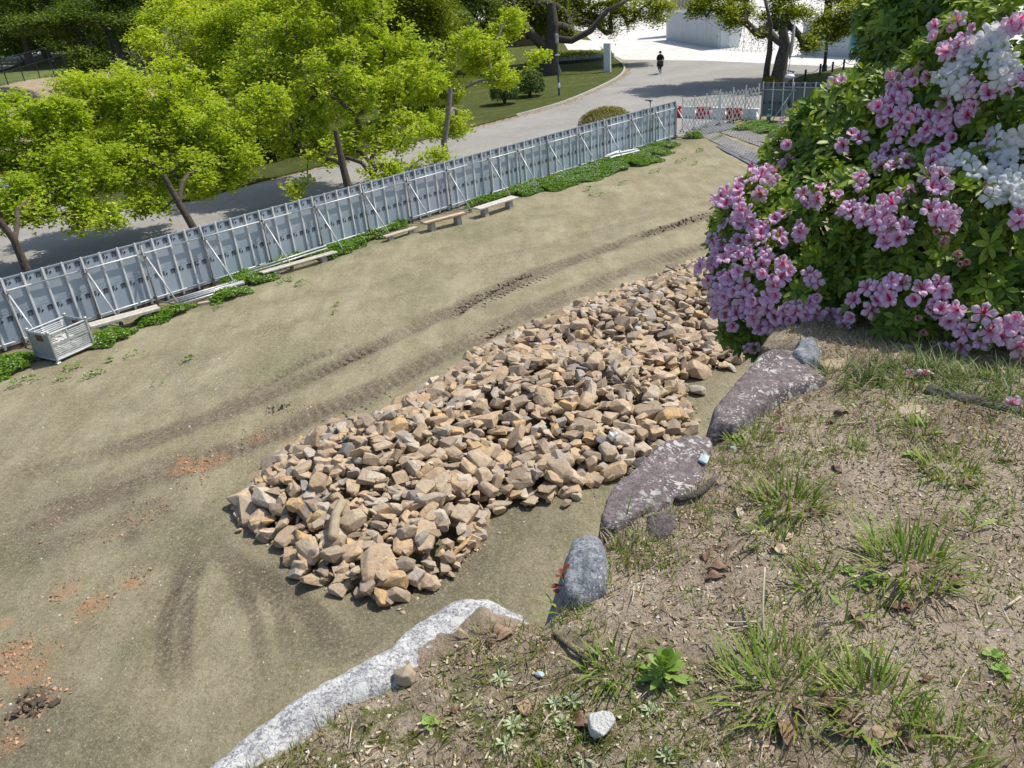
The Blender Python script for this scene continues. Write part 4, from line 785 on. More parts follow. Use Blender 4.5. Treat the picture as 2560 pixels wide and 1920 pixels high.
mud_tread([(935, 870), (860, 905), (770, 945)], .34, .22, 'faint tread marks left of the rubble pile', .03)
mud_tread([(725, 1008), (690, 1022), (665, 1035)], .22, .09, 'dark gouge in the turf left of the rubble pile', .06)
mud_tread([(980, 985), (900, 1025), (780, 1075)], .34, .22, 'tread marks just behind the front of the rubble pile', .03)
# ================================================================== ROCK PILE
pile_px = [(596, 1292), (640, 1215), (700, 1150), (790, 1100), (900, 1075), (985, 1040), (1080, 975), (1170, 915), (1270, 855), (1370, 815), (1480, 765), (1590, 725), (1700, 680), (1800, 655), (1900, 660), (1960, 780), (1950, 860), (1860, 905), (1760, 935), (1690, 960), (1715, 1010), (1730, 1085), (1650, 1130), (1600, 1190), (1500, 1205), (1410, 1240), (1310, 1268), (1215, 1290), (1190, 1370), (1130, 1430), (1060, 1470), (960, 1512), (870, 1490), (750, 1450), (730, 1370), (650, 1340)]
ppoly = np.array([P(x, y)[:2] for x, y in pile_px])
bumps = [(P(830, 1230), 1.5, .35), (P(1010, 1150), 1.6, .45), (P(1330, 1020), 1.9, .62), (P(1560, 980), 1.2, .35), (P(1500, 860), 1.6, .55), (P(1700, 790), 1.7, .5), (P(1850, 740), 1.6, .45), (P(1100, 1330), 1.1, .2)]
def PH(x, y):
    sd = sdist(x, y, ppoly); b = .26+0*x
    for c, r_, h_ in bumps: b = b+h_*np.exp(-((x-c[0])**2+(y-c[1])**2)/(r_*r_*.6))
    return np.minimum(.02+np.clip(sd+.1, 0, 9)*.62, b)+(fbm(x*1.7, y*1.7, 101)-.5)*.18*np.clip(sd, 0, 1), sd
RB = [hull_mesh('rock', d, 500+i, n_+7, True, .012, .62) for i, (d, n_) in enumerate([((.5, .36, .26), 14), ((.5, .30, .20), 12), ((.5, .42, .30), 16), ((.5, .26, .13), 12), ((.5, .40, .22), 13), ((.5, .34, .30), 15), ((.5, .22, .17), 11), ((.5, .44, .18), 14), ((.5, .33, .24), 10), ((.5, .38, .33), 18), ((.5, .28, .11), 11), ((.5, .31, .26), 13), ((.5, .45, .25), 12), ((.5, .24, .22), 12)])]
for m_ in RB: m_.materials.append(MT['rock'])
RBV = [np.array([v.co[:] for v in m_.vertices]) for m_ in RB]; RBF = [np.array([p_.vertices[:] for p_ in m_.polygons]) for m_ in RB]
RL = [hull_mesh('rubble_piece', d, 700+i, 15, False, 0, .62) for i, d in enumerate([(.5, .36, .26), (.5, .30, .20), (.5, .42, .30), (.5, .26, .15), (.5, .40, .22), (.5, .34, .30), (.5, .22, .17), (.5, .44, .2), (.5, .33, .24), (.5, .38, .33), (.5, .28, .13), (.5, .31, .26), (.5, .45, .25), (.5, .24, .22)])]
RLV = [np.array([v.co[:] for v in m_.vertices]) for m_ in RL]; RLF = [np.array([p_.vertices[:] for p_ in m_.polygons]) for m_ in RL]
lo, hi = ppoly.min(0), ppoly.max(0); rocks = []
def throw(n, smin, smax, dz, sep, grid, pw=1.0):
    cell = sep; tries = 0; k = 0
    while k < n and tries < n*14:
        tries += 1; x, y = rs.uniform(lo[0]-.2, hi[0]+.2), rs.uniform(lo[1]-.2, hi[1]+.2); s = smin+(smax-smin)*rs.rand()**pw
        key = (int(x/cell), int(y/cell)); bad = False
        for a in (-1, 0, 1):
            for b in (-1, 0, 1):
                for q in grid.get((key[0]+a, key[1]+b), ()):
                    if (q[0]-x)**2+(q[1]-y)**2 < (sep*.45*(q[2]+s)/(smin+smax))**2*2.4: bad = True; break
                if bad: break
            if bad: break
        if bad: continue
        h_, sd = PH(np.array([x]), np.array([y]))
        if sd[0] < -.02: continue
        grid.setdefault(key, []).append((x, y, s)); rocks.append((x, y, float(hz(x, y))+max(h_[0]+dz*min(1, sd[0]/.3), s*.16), s)); k += 1
throw(700, .30, .66, 0.0, .40, {}, 1.7)
throw(1100, .20, .42, .05, .28, {}, 1.4)
throw(900, .18, .36, -.14, .24, {})
throw(1100, .08, .17, -.01, .13, {})
# strays around the pile
strays = [(608, 1285, .16), (598, 1330, .12), (668, 1345, .30), (710, 1332, .26), (640, 1330, .14), (755, 1430, .40), (785, 1462, .2), (820, 1450, .32), (875, 1440, .36), (862, 1478, .30), (940, 1460, .36), (958, 1492, .38), (1045, 1435, .3), (1110, 1432, .26), (1128, 1442, .2), (1052, 1468, .2), (1195, 1345, .3), (1140, 1410, .2), (1440, 1248, .24), (1415, 1265, .2), (1268, 870, .26), (1110, 948, .22), (1742, 985, .36), (1760, 945, .3), (1725, 1018, .16), (1710, 990, .14), (1690, 1075, .2), (1740, 1060, .16), (1600, 1230, .14), (1830, 925, .3), (1585, 728, .22), (1700, 940, .12), (1650, 1010, .12), (1680, 1010, .14), (1490, 1210, .3)]
SL = {0: 'small tan stone at the extreme left tip of the rubble pile', 1: 'tiny flat stone lying alone left of the rubble pile', 2: 'left of two pale stones detached from the left foot of the pile', 3: 'right of two pale stones detached from the left foot of the pile', 5: 'big orange tan rock at the lower left corner of the pile', 9: 'tan rock standing out alone at the front edge of the pile', 11: 'frontmost big rock at the very bottom of the rubble pile', 16: 'small rock at the right end of the front lobe of the pile', 18: 'stone sitting alone at the inner bend between front lobe and main pile', 20: 'pale stone sitting on the far edge of the pile beside the tracks', 21: 'single stone lying on the turf between the tracks and the pile', 22: 'grey stone lying apart in the bare gap near the lichen spotted stone', 23: 'upper grey stone in the bare gap right of the main pile', 29: 'long pale rock at the right end of the pile under the azalea'}
for (x, y, s) in strays:
    q = P(x, y); rocks.append((q[0], q[1], float(hz(q[0], q[1]))+s*.2, s))
rocks = np.array(rocks); nR = len(rocks)
rshow = np.zeros(nR); vidx = rs.randint(0, len(RB), nR)
dep = (rocks[:, :3]-CP)@fw
# visible estimate: top layer above local height
hP, _ = PH(rocks[:, 0], rocks[:, 1]); above = rocks[:, 2]-hP
rshow = rocks[:, 3]/dep*np.where(above > -.05, 1, .2)*np.where((rocks[:, 0] > 4.2) & (rocks[:, 1] > 14), .55, 1)
order = np.argsort(-rshow); big = order[:298]; rest = order[298:]
tl_ = rs.normal(0, .5, nR); RM = rotmats(nR, tilt=tl_)
lump = Vector((.34, .78, .05))
rock_label = 'angular tan quarried rock lying loose in the big rubble pile'
nst = len(strays); big = np.unique(np.r_[big[:298-nst], np.arange(nR-nst, nR)]); rest = np.setdiff1d(np.arange(nR), big)
for k in big:
    x, y, z, s = rocks[k]; o = link('rock', RB[vidx[k]]); f = rs.uniform(.8, 1.2)
    o.matrix_world = Matrix.Translation((x, y, z)) @ Matrix(RM[k].tolist()).to_4x4() @ Matrix.Diagonal((s*1.08, s*1.08*f, s*1.08, 1)); lb_ = SL.get(k-(nR-nst)); tag(o, lb_ or rock_label, 'rock', 'rocks of the rubble pile')
Vs = []; Fs = []; Rn = []; n_ = 0
for vi in range(len(RB)):
    sel = rest[vidx[rest] == vi]; V = np.einsum('nij,nkj->nki', RM[sel], RLV[vi][None]*rocks[sel, 3][:, None, None]*1.08)+rocks[sel, :3][:, None, :]
    m_ = len(RLV[vi]); Fs.append((RLF[vi][None]+(np.arange(len(sel))*m_)[:, None, None]+n_).reshape(-1, 3)); Vs.append(V.reshape(-1, 3)); Rn.append(np.repeat(rs.rand(len(sel)), m_)); n_ += len(sel)*m_
o = link('rubble', mesh_np('rubble', np.concatenate(Vs), np.concatenate(Fs), dict(rnd=np.concatenate(Rn))), MT['rock']); tag(o, 'mass of smaller angular tan rocks filling the rubble pile', kind='stuff')
OV0 = np.array([(.5, 0, 0), (-.45, .1, 0), (0.1, .4, 0), (0, -.35, .05), (.05, .05, .25), (0, 0, -.25)]); OF0 = np.array([(0, 2, 4), (2, 1, 4), (1, 3, 4), (3, 0, 4), (2, 0, 5), (1, 2, 5), (3, 1, 5), (0, 3, 5)])
T = []
while len(T) < 900:
    x, y = rs.uniform(lo[0]-.6, hi[0]+.6), rs.uniform(lo[1]-.6, hi[1]+.6); d_ = float(sdist(np.array([x]), np.array([y]), ppoly)[0])
    if -.45 < d_ < .25 and rs.rand() < math.exp(min(0, d_)*7): T.append((x, y, float(hz(x, y))+.01))
T = np.array(T); o = link('rock_chips', scatter('rock_chips', OV0, OF0, rotmats(len(T), tilt=rs.normal(0, .4, len(T))), T, .025+.09*rs.rand(len(T))**2.5), MT['rock']); tag(o, 'small stone chips scattered round the foot of the rubble pile', kind='stuff')
# the long pale bone shaped slab near the front of the pile, one dark grey block
mb = MB(); a = P(848, 1262); hp_, _ = PH(np.array([a[0]]), np.array([a[1]]))
A1 = AD(856, 1255, depth(P(856, 1330))-.35); A2 = AD(832, 1345, depth(P(832, 1400))-.25); mid = (A1+A2)/2+np.array([-.03, .05, .06])
mb.tube([A1+(A1-A2)*.03, A1, A1*.6+mid*.4, mid, mid*.4+A2*.6, A2, A2+(A2-A1)*.04], [.05, .085, .08, .075, .085, .08, .05], 7); o = mb.build('slab_rock', MT['tan_stone']); bevel(o, .015, 1); tag(o, 'long narrow pale curved slab near the front of the rubble pile', 'rock')
# ================================================================== TREES
def make_tree(name, label, base, trunk, rad, lobes, ntip, leaf, lsize, per, sig, bark, shape='kite', seed=1, tipr=.0095, group=None, cat='tree', flat=.45, bare=0., upn=.45):
    rg = np.random.RandomState(seed); base = np.array(base, float); e = empty(name, base.tolist()); tag(e, label, cat, group)
    nodes = [np.array(p_, float)-base for p_ in trunk]; par = [-1]+list(range(len(nodes)-1)); tips = []
    w_ = np.array([l[1][0]*l[1][1]*l[1][2] for l in lobes])**.7; w_ /= w_.sum()
    for k in range(ntip):
        l = lobes[rg.choice(len(lobes), p=w_)]; d = rg.normal(0, 1, 3); d /= np.linalg.norm(d); r_ = rg.rand()**.38; tips.append(np.array(l[0])-base+d*r_*np.array(l[1]))
    tips = np.array(tips); top = nodes[-1]; tips = tips[np.argsort(np.linalg.norm(tips-top, axis=1))]; tipidx = []; segs = []
    N = np.array(nodes)
    st = max(1, len(nodes)-2)
    for t in tips:
        dv = t-N[st:]; ds = np.linalg.norm(dv, axis=1); cost = ds*(1+.5*np.clip(-dv[:, 2]/(ds+.01)+.2, 0, 1)); j = int(np.argmin(cost))+st; a = N[j]; L = np.linalg.norm(t-a); ns = 2 if L < 1.2 else 3
        p_ = j; new = []
        for q in range(1, ns+1):
            f = q/ns; pt = a+(t-a)*f+rg.normal(0, .035*min(L, 3), 3)*(q < ns)+np.array([0, 0, .12*L*math.sin(f*3.14)]); nodes.append(pt); par.append(p_); p_ = len(nodes)-1; new.append(pt)
        N = np.vstack([N]+new); tipidx.append(p_); segs.append((a, t))
    cnt = np.zeros(len(nodes)); 
    for t in tipidx: cnt[t] += 1
    for i in range(len(nodes)-1, 0, -1): cnt[par[i]] += cnt[i]
    rr = tipr*np.sqrt(np.maximum(cnt, 1)); nt_ = len(trunk); rr = np.minimum(rr, rad*.42)
    for i in range(nt_): rr[i] = rad*(1.3 if i == 0 else 1-.6*i/nt_)
    pi = np.array(par[1:]); ci = np.arange(1, len(nodes)); A = N[pi]; B = N[ci]; dvec = B-A; ln = np.linalg.norm(dvec, axis=1, keepdims=True); ok = ln[:, 0] > 1e-4; A, B, pi, ci, dvec = A[ok], B[ok], pi[ok], ci[ok], (dvec/np.maximum(ln, 1e-6))[ok]
    fr = frames(dvec, spin=np.zeros(len(A)), rng=rg); ns = 7; an = np.arange(ns)*2*np.pi/ns; ring = np.stack([np.cos(an), np.sin(an), 0*an], 1)
    rb = rr[ci]; ra = np.where(pi < nt_, np.where(ci < nt_, rr[pi], rb*1.25), rr[pi]); ra = np.minimum(ra, rb*1.8+.02*(pi < nt_)) if True else ra
    ra = np.where(ci < nt_, rr[pi], ra)
    VA = np.einsum('nij,kj->nki', fr, ring)*ra[:, None, None]+A[:, None]; VB = np.einsum('nij,kj->nki', fr, ring)*rb[:, None, None]+(B+dvec*rb[:, None]*.25)[:, None]
    V = np.concatenate([VA, VB], 1).reshape(-1, 3); q = np.arange(ns); f0 = np.stack([q, (q+1) % ns, (q+1) % ns+ns, q+ns], 1); F = (f0[None]+(np.arange(len(A))*2*ns)[:, None, None]).reshape(-1, 4)
    link('trunk', mesh_np('trunk', V, F, smooth=True), bark, e)
    # leaves
    T = []
    for (a, t) in segs:
        if rg.rand() < bare: continue
        n = int(per*rg.uniform(.5, 1.5)); f = 1-np.abs(rg.normal(0, .22, n)); c = a+(t-a)*f[:, None]; T.append(c+rg.normal(0, 1, (n, 3))*np.array([sig, sig, sig*flat]))
    T = np.concatenate(T); n = len(T)
    if shape == 'maple':
        V0 = []; F0 = []
        for ang, l_, w2 in ((0, 1.05, .40), (1.15, .95, .34), (-1.15, .95, .34)):
            c, s = math.cos(ang), math.sin(ang); b = len(V0); V0 += [(0, 0, 0), (.55*l_*c-w2*s, .55*l_*s+w2*c, .10), (l_*c, l_*s, -.10), (.55*l_*c+w2*s, .55*l_*s-w2*c, .10)]; F0.append((b, b+1, b+2, b+3))
    else:
        V0 = [(-.6, 0, 0), (0, -.42, .12), (.9, 0, -.05), (0, .42, .12)]; F0 = [(0, 1, 2, 3)]
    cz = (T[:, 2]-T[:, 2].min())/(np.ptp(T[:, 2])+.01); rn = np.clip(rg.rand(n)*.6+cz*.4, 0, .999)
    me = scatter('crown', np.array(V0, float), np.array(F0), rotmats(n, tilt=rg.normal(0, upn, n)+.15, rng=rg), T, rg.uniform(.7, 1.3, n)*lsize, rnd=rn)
    link('crown', me, leaf, e); return e
def lob(px, py, dep, r, rz=None): return (AD(px, py, dep), (r, r, rz or r*.8))
def base_off(i, d): return FP(i, d)
B1, B2, B3, B4 = [np.array(b) for b in ([-13.6, 21.9, 0], [-9.8, 25.6, 0], [-5.5, 29.8, 0], [-1.8, 33.4, 0])]
def up_to(B, pts): return [B]+[B+np.array(p_) for p_ in pts]
make_tree('maple_tree', 'yellow green maple at far left whose trunk rises behind the first fence bay', B1, up_to(B1, [(-.03, .05, 1.2), (-.1, .1, 2.3), (-.3, .1, 2.9)]), .15,
          [lob(-60, 420, 26, 1.6), lob(60, 350, 26.5, 1.7), lob(190, 420, 26, 1.5), lob(60, 500, 25, 1.5, .9), lob(130, 300, 26.5, 1.1), lob(230, 540, 25.5, .9, .6), lob(20, 300, 27, 1.2), lob(-120, 560, 25, 1.4)], 380, MT['maple'], .088, 92, .175, MT['bark'], 'maple', 11, flat=.75, upn=.65)
make_tree('maple_tree', 'yellow green maple with leaning trunk, second from the left behind the fence', B2, up_to(B2, [(-.2, 0, 1.2), (-.55, .1, 2.2), (-.80, .1, 3.1)]), .155,
          [lob(400, 250, 29.5, 2.0), lob(250, 260, 30, 1.5), lob(540, 330, 29, 1.6), lob(360, 400, 28.5, 1.9, 1.2), lob(500, 430, 28, 1.4, .9), lob(610, 400, 28.5, .9, .8), lob(240, 400, 28.5, 1.2, 1.0), lob(360, 510, 27.5, 1.0, .5), lob(660, 270, 29.5, 1.0)], 470, MT['maple'], .09, 92, .18, MT['bark'], 'maple', 12, flat=.75, upn=.65)
make_tree('maple_tree', 'tallest broad yellow green maple, third from the left behind the fence', B3, up_to(B3, [(-.05, 0, 1.3), (-.15, .1, 2.2), (-.2, .2, 3.4)]), .19,
          [lob(880, 60, 34, 2.6), lob(720, 130, 34, 2.2), lob(1020, 170, 34, 1.9), lob(880, 230, 32.5, 2.5), lob(720, 310, 32, 1.5, 1.2), lob(1020, 330, 32, 1.3, .9), lob(1080, 400, 31, .6, .4), lob(640, 220, 33.5, 1.5), lob(860, -60, 35, 2.6), lob(860, 370, 31.5, 1.8, .8), lob(760, 470, 31, .7, .35), lob(970, 430, 31, .8, .5)], 680, MT['maple'], .092, 92, .19, MT['bark'], 'maple', 13, flat=.75, upn=.65)
make_tree('maple_tree', 'small maple with bare twisted limbs beside the tallest maple', B4, up_to(B4, [(-.1, 0, 1.2), (-.2, .1, 2.1), (.1, .2, 3.2), (.3, .3, 4.2)]), .17,
          [lob(1200, 130, 37, 1.5), lob(1280, 60, 37.5, .9), lob(1100, 220, 36.5, 1.3, .9), lob(1340, 145, 36, .75, .35), lob(1120, 310, 35.5, 1.3, .7), lob(1250, 190, 36, .9, .6)], 230, MT['maple'], .09, 86, .175, MT['bark_pale'], 'maple', 14, flat=.7, upn=.65)
# further maples across the road
for k, (bpx, dep_, lobes, lb, n) in enumerate((
    ((560, 330), 47, [lob(640, 60, 48, 3.0), lob(520, 90, 48, 2.4), lob(740, 20, 49, 2.8), lob(640, 180, 46, 2.2, 1.5)], 'bright maple beyond the road, above the gap between second and third maple', 330),
    ((420, 380), 50, [lob(470, 170, 50, 2.0), lob(380, 120, 51, 1.6), lob(560, 200, 49, 2.0), lob(450, 50, 55, 2.5)], 'yellow maple beyond the road beside the bare grey shrub', 220),
    ((200, 420), 44, [lob(190, 240, 45, 1.6), lob(290, 330, 44, 1.6), lob(150, 320, 44, 1.5)], 'maple beyond the road at left in front of the bare slope', 150))):
    c = P(*bpx); make_tree('maple_tree', lb, c, up_to(c, [(0, 0, 1.5), (.1, .1, 3)]), .2, lobes, int(n*1.2), MT['maple'], .15, 70, .36, MT['bark'], 'kite', 30+k)
# big camphors
CB = P(1378, 188); make_tree('camphor_tree', 'huge old camphor tree with thick forked trunk behind the round flower bed', CB, up_to(CB, [(-.1, 0, 1.2), (.1, 0, 2.6), (.4, 0, 4.2), (.3, .2, 6.0)]), .85,
    [lob(1330, 10, 78, 3.2, 2.2), lob(1430, 30, 77, 3.0, 2.), lob(1540, 30, 76, 2.8, 1.8), lob(1640, 20, 76, 2.2, 1.4), lob(1500, -90, 80, 6, 3.5), lob(1300, -90, 80, 5, 3.5), lob(1420, 80, 75, 1.4, 1.1), lob(1280, 60, 80, 1.6, 1.4), lob(1530, 75, 75, 1.0, .6), lob(1360, 60, 80, 1.6, 1.2)], 480, MT['camphor'], .17, 190, .5, MT['bark_dark'], 'kite', 51, tipr=.03, flat=.6)
mb = MB(); a = CB+np.array([-.6, -.2, .2]); mb.tube([CB+[-.2, -.3, 2.1], CB+[-1.3, -.2, 3.3], CB+[-2.3, 0, 4.6], CB+[-3.3, 0, 6.4], CB+[-3.8, 0, 8.4]], [.45, .42, .36, .3, .2], 9); mb.build('limb', MT['bark_dark'], None, smooth=True)
bpy.data.objects['limb'].parent = bpy.data.objects['camphor_tree']; bpy.data.objects['limb'].location = (-Vector(CB.tolist()))
mb = MB(); mb.tube([CB+[.3, -.2, 3.2], CB+[2.0, -.4, 2.9], CB+[3.8, -.5, 3.6], CB+[5.4, -.5, 5.2], CB+[7.5, -.5, 6.0]], [.35, .3, .28, .22, .1], 8); o = mb.build('limb', MT['bark_dark'], bpy.data.objects['camphor_tree'], loc=(-Vector(CB.tolist())), smooth=True)
C2 = P(1945, 228); make_tree('camphor_tree', 'camphor tree with spreading limbs behind the short grey fence', C2, up_to(C2, [(0, 0, 1.2), (.1, 0, 2.1), (.25, 0, 2.9), (.0, 0, 3.9)]), .55,
    [lob(1960, 30, 55, 1.9, 1.5), lob(1830, 35, 55, 1.5, 1.), lob(1750, 15, 55, 1.1, .8), lob(2060, 60, 55, 1.7, 1.3), lob(2150, 40, 54, 1.6, 1.3), lob(2030, 110, 54, .9, .5), lob(1900, 80, 54, .7, .5), lob(1950, -80, 57, 3.8, 2.2), lob(2120, -60, 57, 3.2, 2), lob(1800, -60, 57, 3.0, 1.8), lob(1830, 55, 54, .7, .5), lob(2180, 100, 54, .8, .6)], 460, MT['camphor'], .14, 170, .36, MT['bark_dark'], 'kite', 52, tipr=.02, flat=.6)
mb = MB(); q = P(1912, 226)-C2; mb.tube([q, q+[.05, 0, 1.5], q+[.15, 0, 2.5], q+[.1, 0, 4.2], q+[-.5, 0, 6.]], [.26, .22, .2, .13, .08], 8); mb.build('second_trunk', MT['bark_dark'], bpy.data.objects['camphor_tree.001'], smooth=True)
# evergreens at upper left and behind
def place_copy(src, loc, rz, s, label, group=None):
    r_ = src.copy(); col.objects.link(r_); r_.location = loc; r_.rotation_euler = (0, 0, rz); r_.scale = (s, s, s); r_['label'] = label
    if group: r_['group'] = group
    for ch in src.children: c = ch.copy(); col.objects.link(c); c.parent = r_
    return r_
def free_tree(name, label, H, Rr, seed, mat, bark, lean=0, n=190, leafs=.2, per=170, sig=.75):
    o = np.zeros(3); lobes = [((math.cos(a)*Rr*.45+lean*.5, math.sin(a)*Rr*.45, H*z), (Rr*.6, Rr*.6, H*.18)) for a, z in ((0, .45), (2.1, .5), (4.2, .42), (1, .68), (3.1, .72), (5.2, .66), (0, .88))]
    return make_tree(name, label, o, [o, (lean*.15, 0, H*.2), (lean*.4, 0, H*.4), (lean*.6, 0, H*.55)], H*.03, lobes, n, mat, leafs, per, sig, bark, 'kite', seed, tipr=.04, group='trees of the wood behind', flat=.5)
ev = free_tree('evergreen_tree', 'dark evergreen with drooping sprays rising behind the chain link fence at far left', 13, 5.2, 71, MT['evergreen'], MT['bark_dark'], 1.5)
ev2 = free_tree('broadleaf_tree', 'dark broadleaf tree at top centre behind the tallest maple', 12, 4.8, 72, MT['camphor'], MT['bark_dark'], -1)
wood = [(0, 20, 74, 1.0, 'dark evergreen rising at the extreme top left corner'), (90, 40, 98, 1.1, 'evergreen behind the middle of the chain link fence'), (210, 30, 96, 1.1, 'evergreen behind the right end of the chain link fence'), (330, 10, 82, 1.0, 'evergreen standing above the bare grey shrub'), (-60, 60, 96, 1.2, 'tall evergreen partly cut off by the left frame edge'), (430, 0, 88, 1.15, 'evergreen left of the tallest maple at the top edge'), (560, -10, 80, 1.0, 'evergreen showing between the yellow maple crowns'), (1080, 20, 84, .9, 'evergreen right of the tallest maple crown'), (1180, 0, 98, 1.1, 'evergreen left of the red brown hut'), (700, 0, 74, .9, 'evergreen hidden behind the tallest maple')]
wp = [(-46, 102), (-58, 128), (-36, 118), (-30, 96), (-72, 112), (-24, 108), (-18, 92), (-6, 96), (-3, 116), (-12, 84)]
ev.location = (-52, 98, tz(-52, 98)-.3)
for k, (a, b) in enumerate(zip(wood, wp)):
    sc_ = a[3]*random.uniform(.9, 1.15); z = tz(b[0], b[1])-.2 if b[0] < -10 else -.1
    (place_copy(ev if k % 3 else ev2, (b[0], b[1], z), k*1.3, sc_, a[4], 'trees of the wood behind'))
ev2.location = (-6, 84, 0)
for k, (x, y, s) in enumerate([(-88, 125, 1.3), (-68, 146, 1.35), (-46, 150, 1.4), (-22, 140, 1.3), (-100, 150, 1.5), (-4, 140, 1.3), (-80, 96, 1.2), (-34, 136, 1.2), (-14, 122, 1.1), (-60, 118, 1.2), (-92, 108, 1.1), (14, 170, 1.4), (-50, 110, 1.0), (-41, 128, 1.1), (-110, 128, 1.3), (-76, 134, 1.1)]):
    place_copy(ev if k % 2 else ev2, (x, y, (tz(x, y) if x < 0 else 0)-.3), k*2.1, s, 'dark wood tree merging into the mass at the back of the picture', 'trees of the wood behind')
# leaning dark trunk with feathery foliage
LB = AD(318, 190, 62); LB = np.array([LB[0]+.8, LB[1], tz(LB[0], LB[1])]); t1 = AD(312, 172, 62); t2 = AD(275, 80, 62); t3 = AD(236, 26, 62); t4 = AD(180, -40, 63)
make_tree('leaning_tree', 'dark leaning conifer with feathery green sprays at upper left', LB, [LB, t1, (t1+t2)/2, t2, t3, t4], .50, [(AD(200, 40, 62), (3., 3., 1.0)), (AD(80, 60, 62), (2.8, 2.5, 1.)), (AD(330, 60, 62), (2.6, 2.6, 1.0)), (AD(230, 150, 61), (1.8, 1.8, 1.0)), (AD(200, 180, 60), (1.6, 1.4, .6)), (AD(60, 0, 64), (4, 3, 1.5)), (AD(330, -20, 64), (4, 3, 1.5)), (AD(170, 110, 61), (1.5, 1.5, .6))], 300, MT['evergreen'], .15, 170, .55, MT['bark_dark'], 'kite', 81, tipr=.03, flat=.35)
# bare grey shrub
sb = P(470, 330)*0+np.array([*AD(440, 230, 52)[:2], 0]); 
make_tree('bare_shrub', 'bare grey leafless shrub of tangled twigs between the yellow maples', sb, [sb, sb+[0, 0, .8]], .14, [lob(380, 150, 51, 1.6, 1.6), lob(440, 120, 52, 1.8, 1.4), lob(330, 160, 51, 1.3, 1.2), lob(420, 190, 50, 1.6, 1.0)], 420, MT['twig'], .02, 3, .2, MT['twig'], 'kite', 83, tipr=.017, cat='shrub')
# clipped and natural shrubs: leaf shells
def shrub(name, label, c, r3, mat, n, ls, seed, group=None, cat='shrub', core=True):
    rg = np.random.RandomState(seed); e = empty(name, (c[0], c[1], c[2])); tag(e, label, cat, group); r3 = np.array(r3)
    d = rg.normal(0, 1, (n, 3)); d /= np.linalg.norm(d, axis=1, keepdims=True); d[:, 2] = np.where(d[:, 2] < -.5, -d[:, 2], d[:, 2])
    bump_ = 1+.10*(fbm(d[:, 0]*2.5+seed, d[:, 1]*2.5+d[:, 2]*2, seed)-.5)*2; T = d*r3*(bump_*rg.uniform(.82, 1.02, n))[:, None]; T[:, 2] += r3[2]*.8; T = T[T[:, 2] > 0]; n = len(T)
    V0 = np.array([(-.6, 0, 0), (0, -.4, .12), (.8, 0, -.05), (0, .4, .12)]); link('foliage', scatter('foliage', V0, np.array([(0, 1, 2, 3)]), frames(T/np.linalg.norm(T, axis=1, keepdims=True)+rg.normal(0, .5, (n, 3)), rng=rg), T, rg.uniform(.7, 1.3, n)*ls), mat, e)
    mb = MB()
    for k in range(9): a = k*.7; mb.tube([(0, 0, 0), (math.cos(a)*r3[0]*.3, math.sin(a)*r3[1]*.3, r3[2]*.8), (math.cos(a)*r3[0]*.75, math.sin(a)*r3[1]*.75, r3[2]*1.2)], [.05, .03, .01], 5)
    mb.build('stem', MT['bark_dark'], e); return e
q = P(1262, 262); shrub('round_shrub', 'small rounded dark shrub with a pinched waist left of the lamp post', q, (1.1, 1.1, 1.25), MT['deep'], 5000, .09, 1)
q = P(1325, 243); shrub('round_shrub', 'larger rounded shrub with bright green right side, next to the lamp post', q, (1.25, 1.2, 1.15), MT['deep'], 5500, .10, 2)
q = FP(56.6, 2.4); shrub('clipped_shrub', 'domed clipped olive shrub just behind the long fence near the gate', q, (1.55, 1.4, 1.05), MT['clipped'], 14000, .05, 3)
for k, (px, r_, lb) in enumerate([((660, 400), 2.0, 'dense dark green shrub on the verge below the second and third maples'), ((740, 380), 2.2, 'dark shrub on the verge left of the third maple trunk'), ((560, 420), 2.0, 'dark green shrub on the verge right of the second maple'), ((470, 400), 2.2, 'dark shrub behind the second maple crown'), ((360, 400), 2.2, 'dark shrub left of the second maple trunk across the road'), ((1010, 300), 1.8, 'dark shrub on the verge behind the small maple'), ((1080, 290), 1.5, 'dark bush beyond the road, under the small maple limbs'), ((1060, 210), 2.6, 'mid green bush on the lawn behind the small maple'), ((1230, 130), 2.4, 'dark green bush left of the camphor trunk'), ((290, 330), 2.2, 'green bush at the foot of the bare slope')]):
    q = P(*px); shrub('verge_shrub', lb, [q[0], q[1], 0.], (r_, r_, r_*.95), MT['evergreen'] if k % 2 else MT['deep'], 5000, .19, 10+k, 'shrubs on the verge')
for k, (px, dp_, r_, lb) in enumerate([((-40, 120), 92, 4.2, 'dark bushy mass behind the chain link fence at the left frame edge'), ((50, 100), 98, 4.5, 'dark bushes behind the left part of the chain link fence'), ((130, 90), 104, 4.5, 'dark bushes behind the middle of the chain link fence'), ((205, 85), 108, 4.5, 'dark bushes behind the right part of the chain link fence'), ((270, 110), 100, 4.2, 'bush at the right end of the chain link fence'), ((340, 110), 92, 4.0, 'bush behind the bare grey shrub'), ((420, 90), 90, 4.2, 'bush between the grey shrub and the yellow maple'), ((1000, 90), 95, 4.0, 'dark bush showing right of the tallest maple'), ((1090, 60), 100, 4.2, 'dark rounded bush left of the red brown hut'), ((1190, 40), 104, 4.2, 'dark bush at the left end of the red brown hut')]):
    q = AD(px[0], px[1], dp_); zb = tz(q[0], q[1]) if q[0] < -10 else 0.
    shrub('verge_shrub', lb, [q[0], q[1], zb-.3], (r_*1.3, r_, r_), MT['evergreen'], 5500, .32, 60+k, 'bushes of the wood edge')
q = P(1938, 228)+np.array([-.5, -.4, 0]); shrub('round_shrub', 'small yellow green shrub between the two trunks behind the short fence', q, (.55, .5, .6), MT['clipped'], 1500, .09, 29)

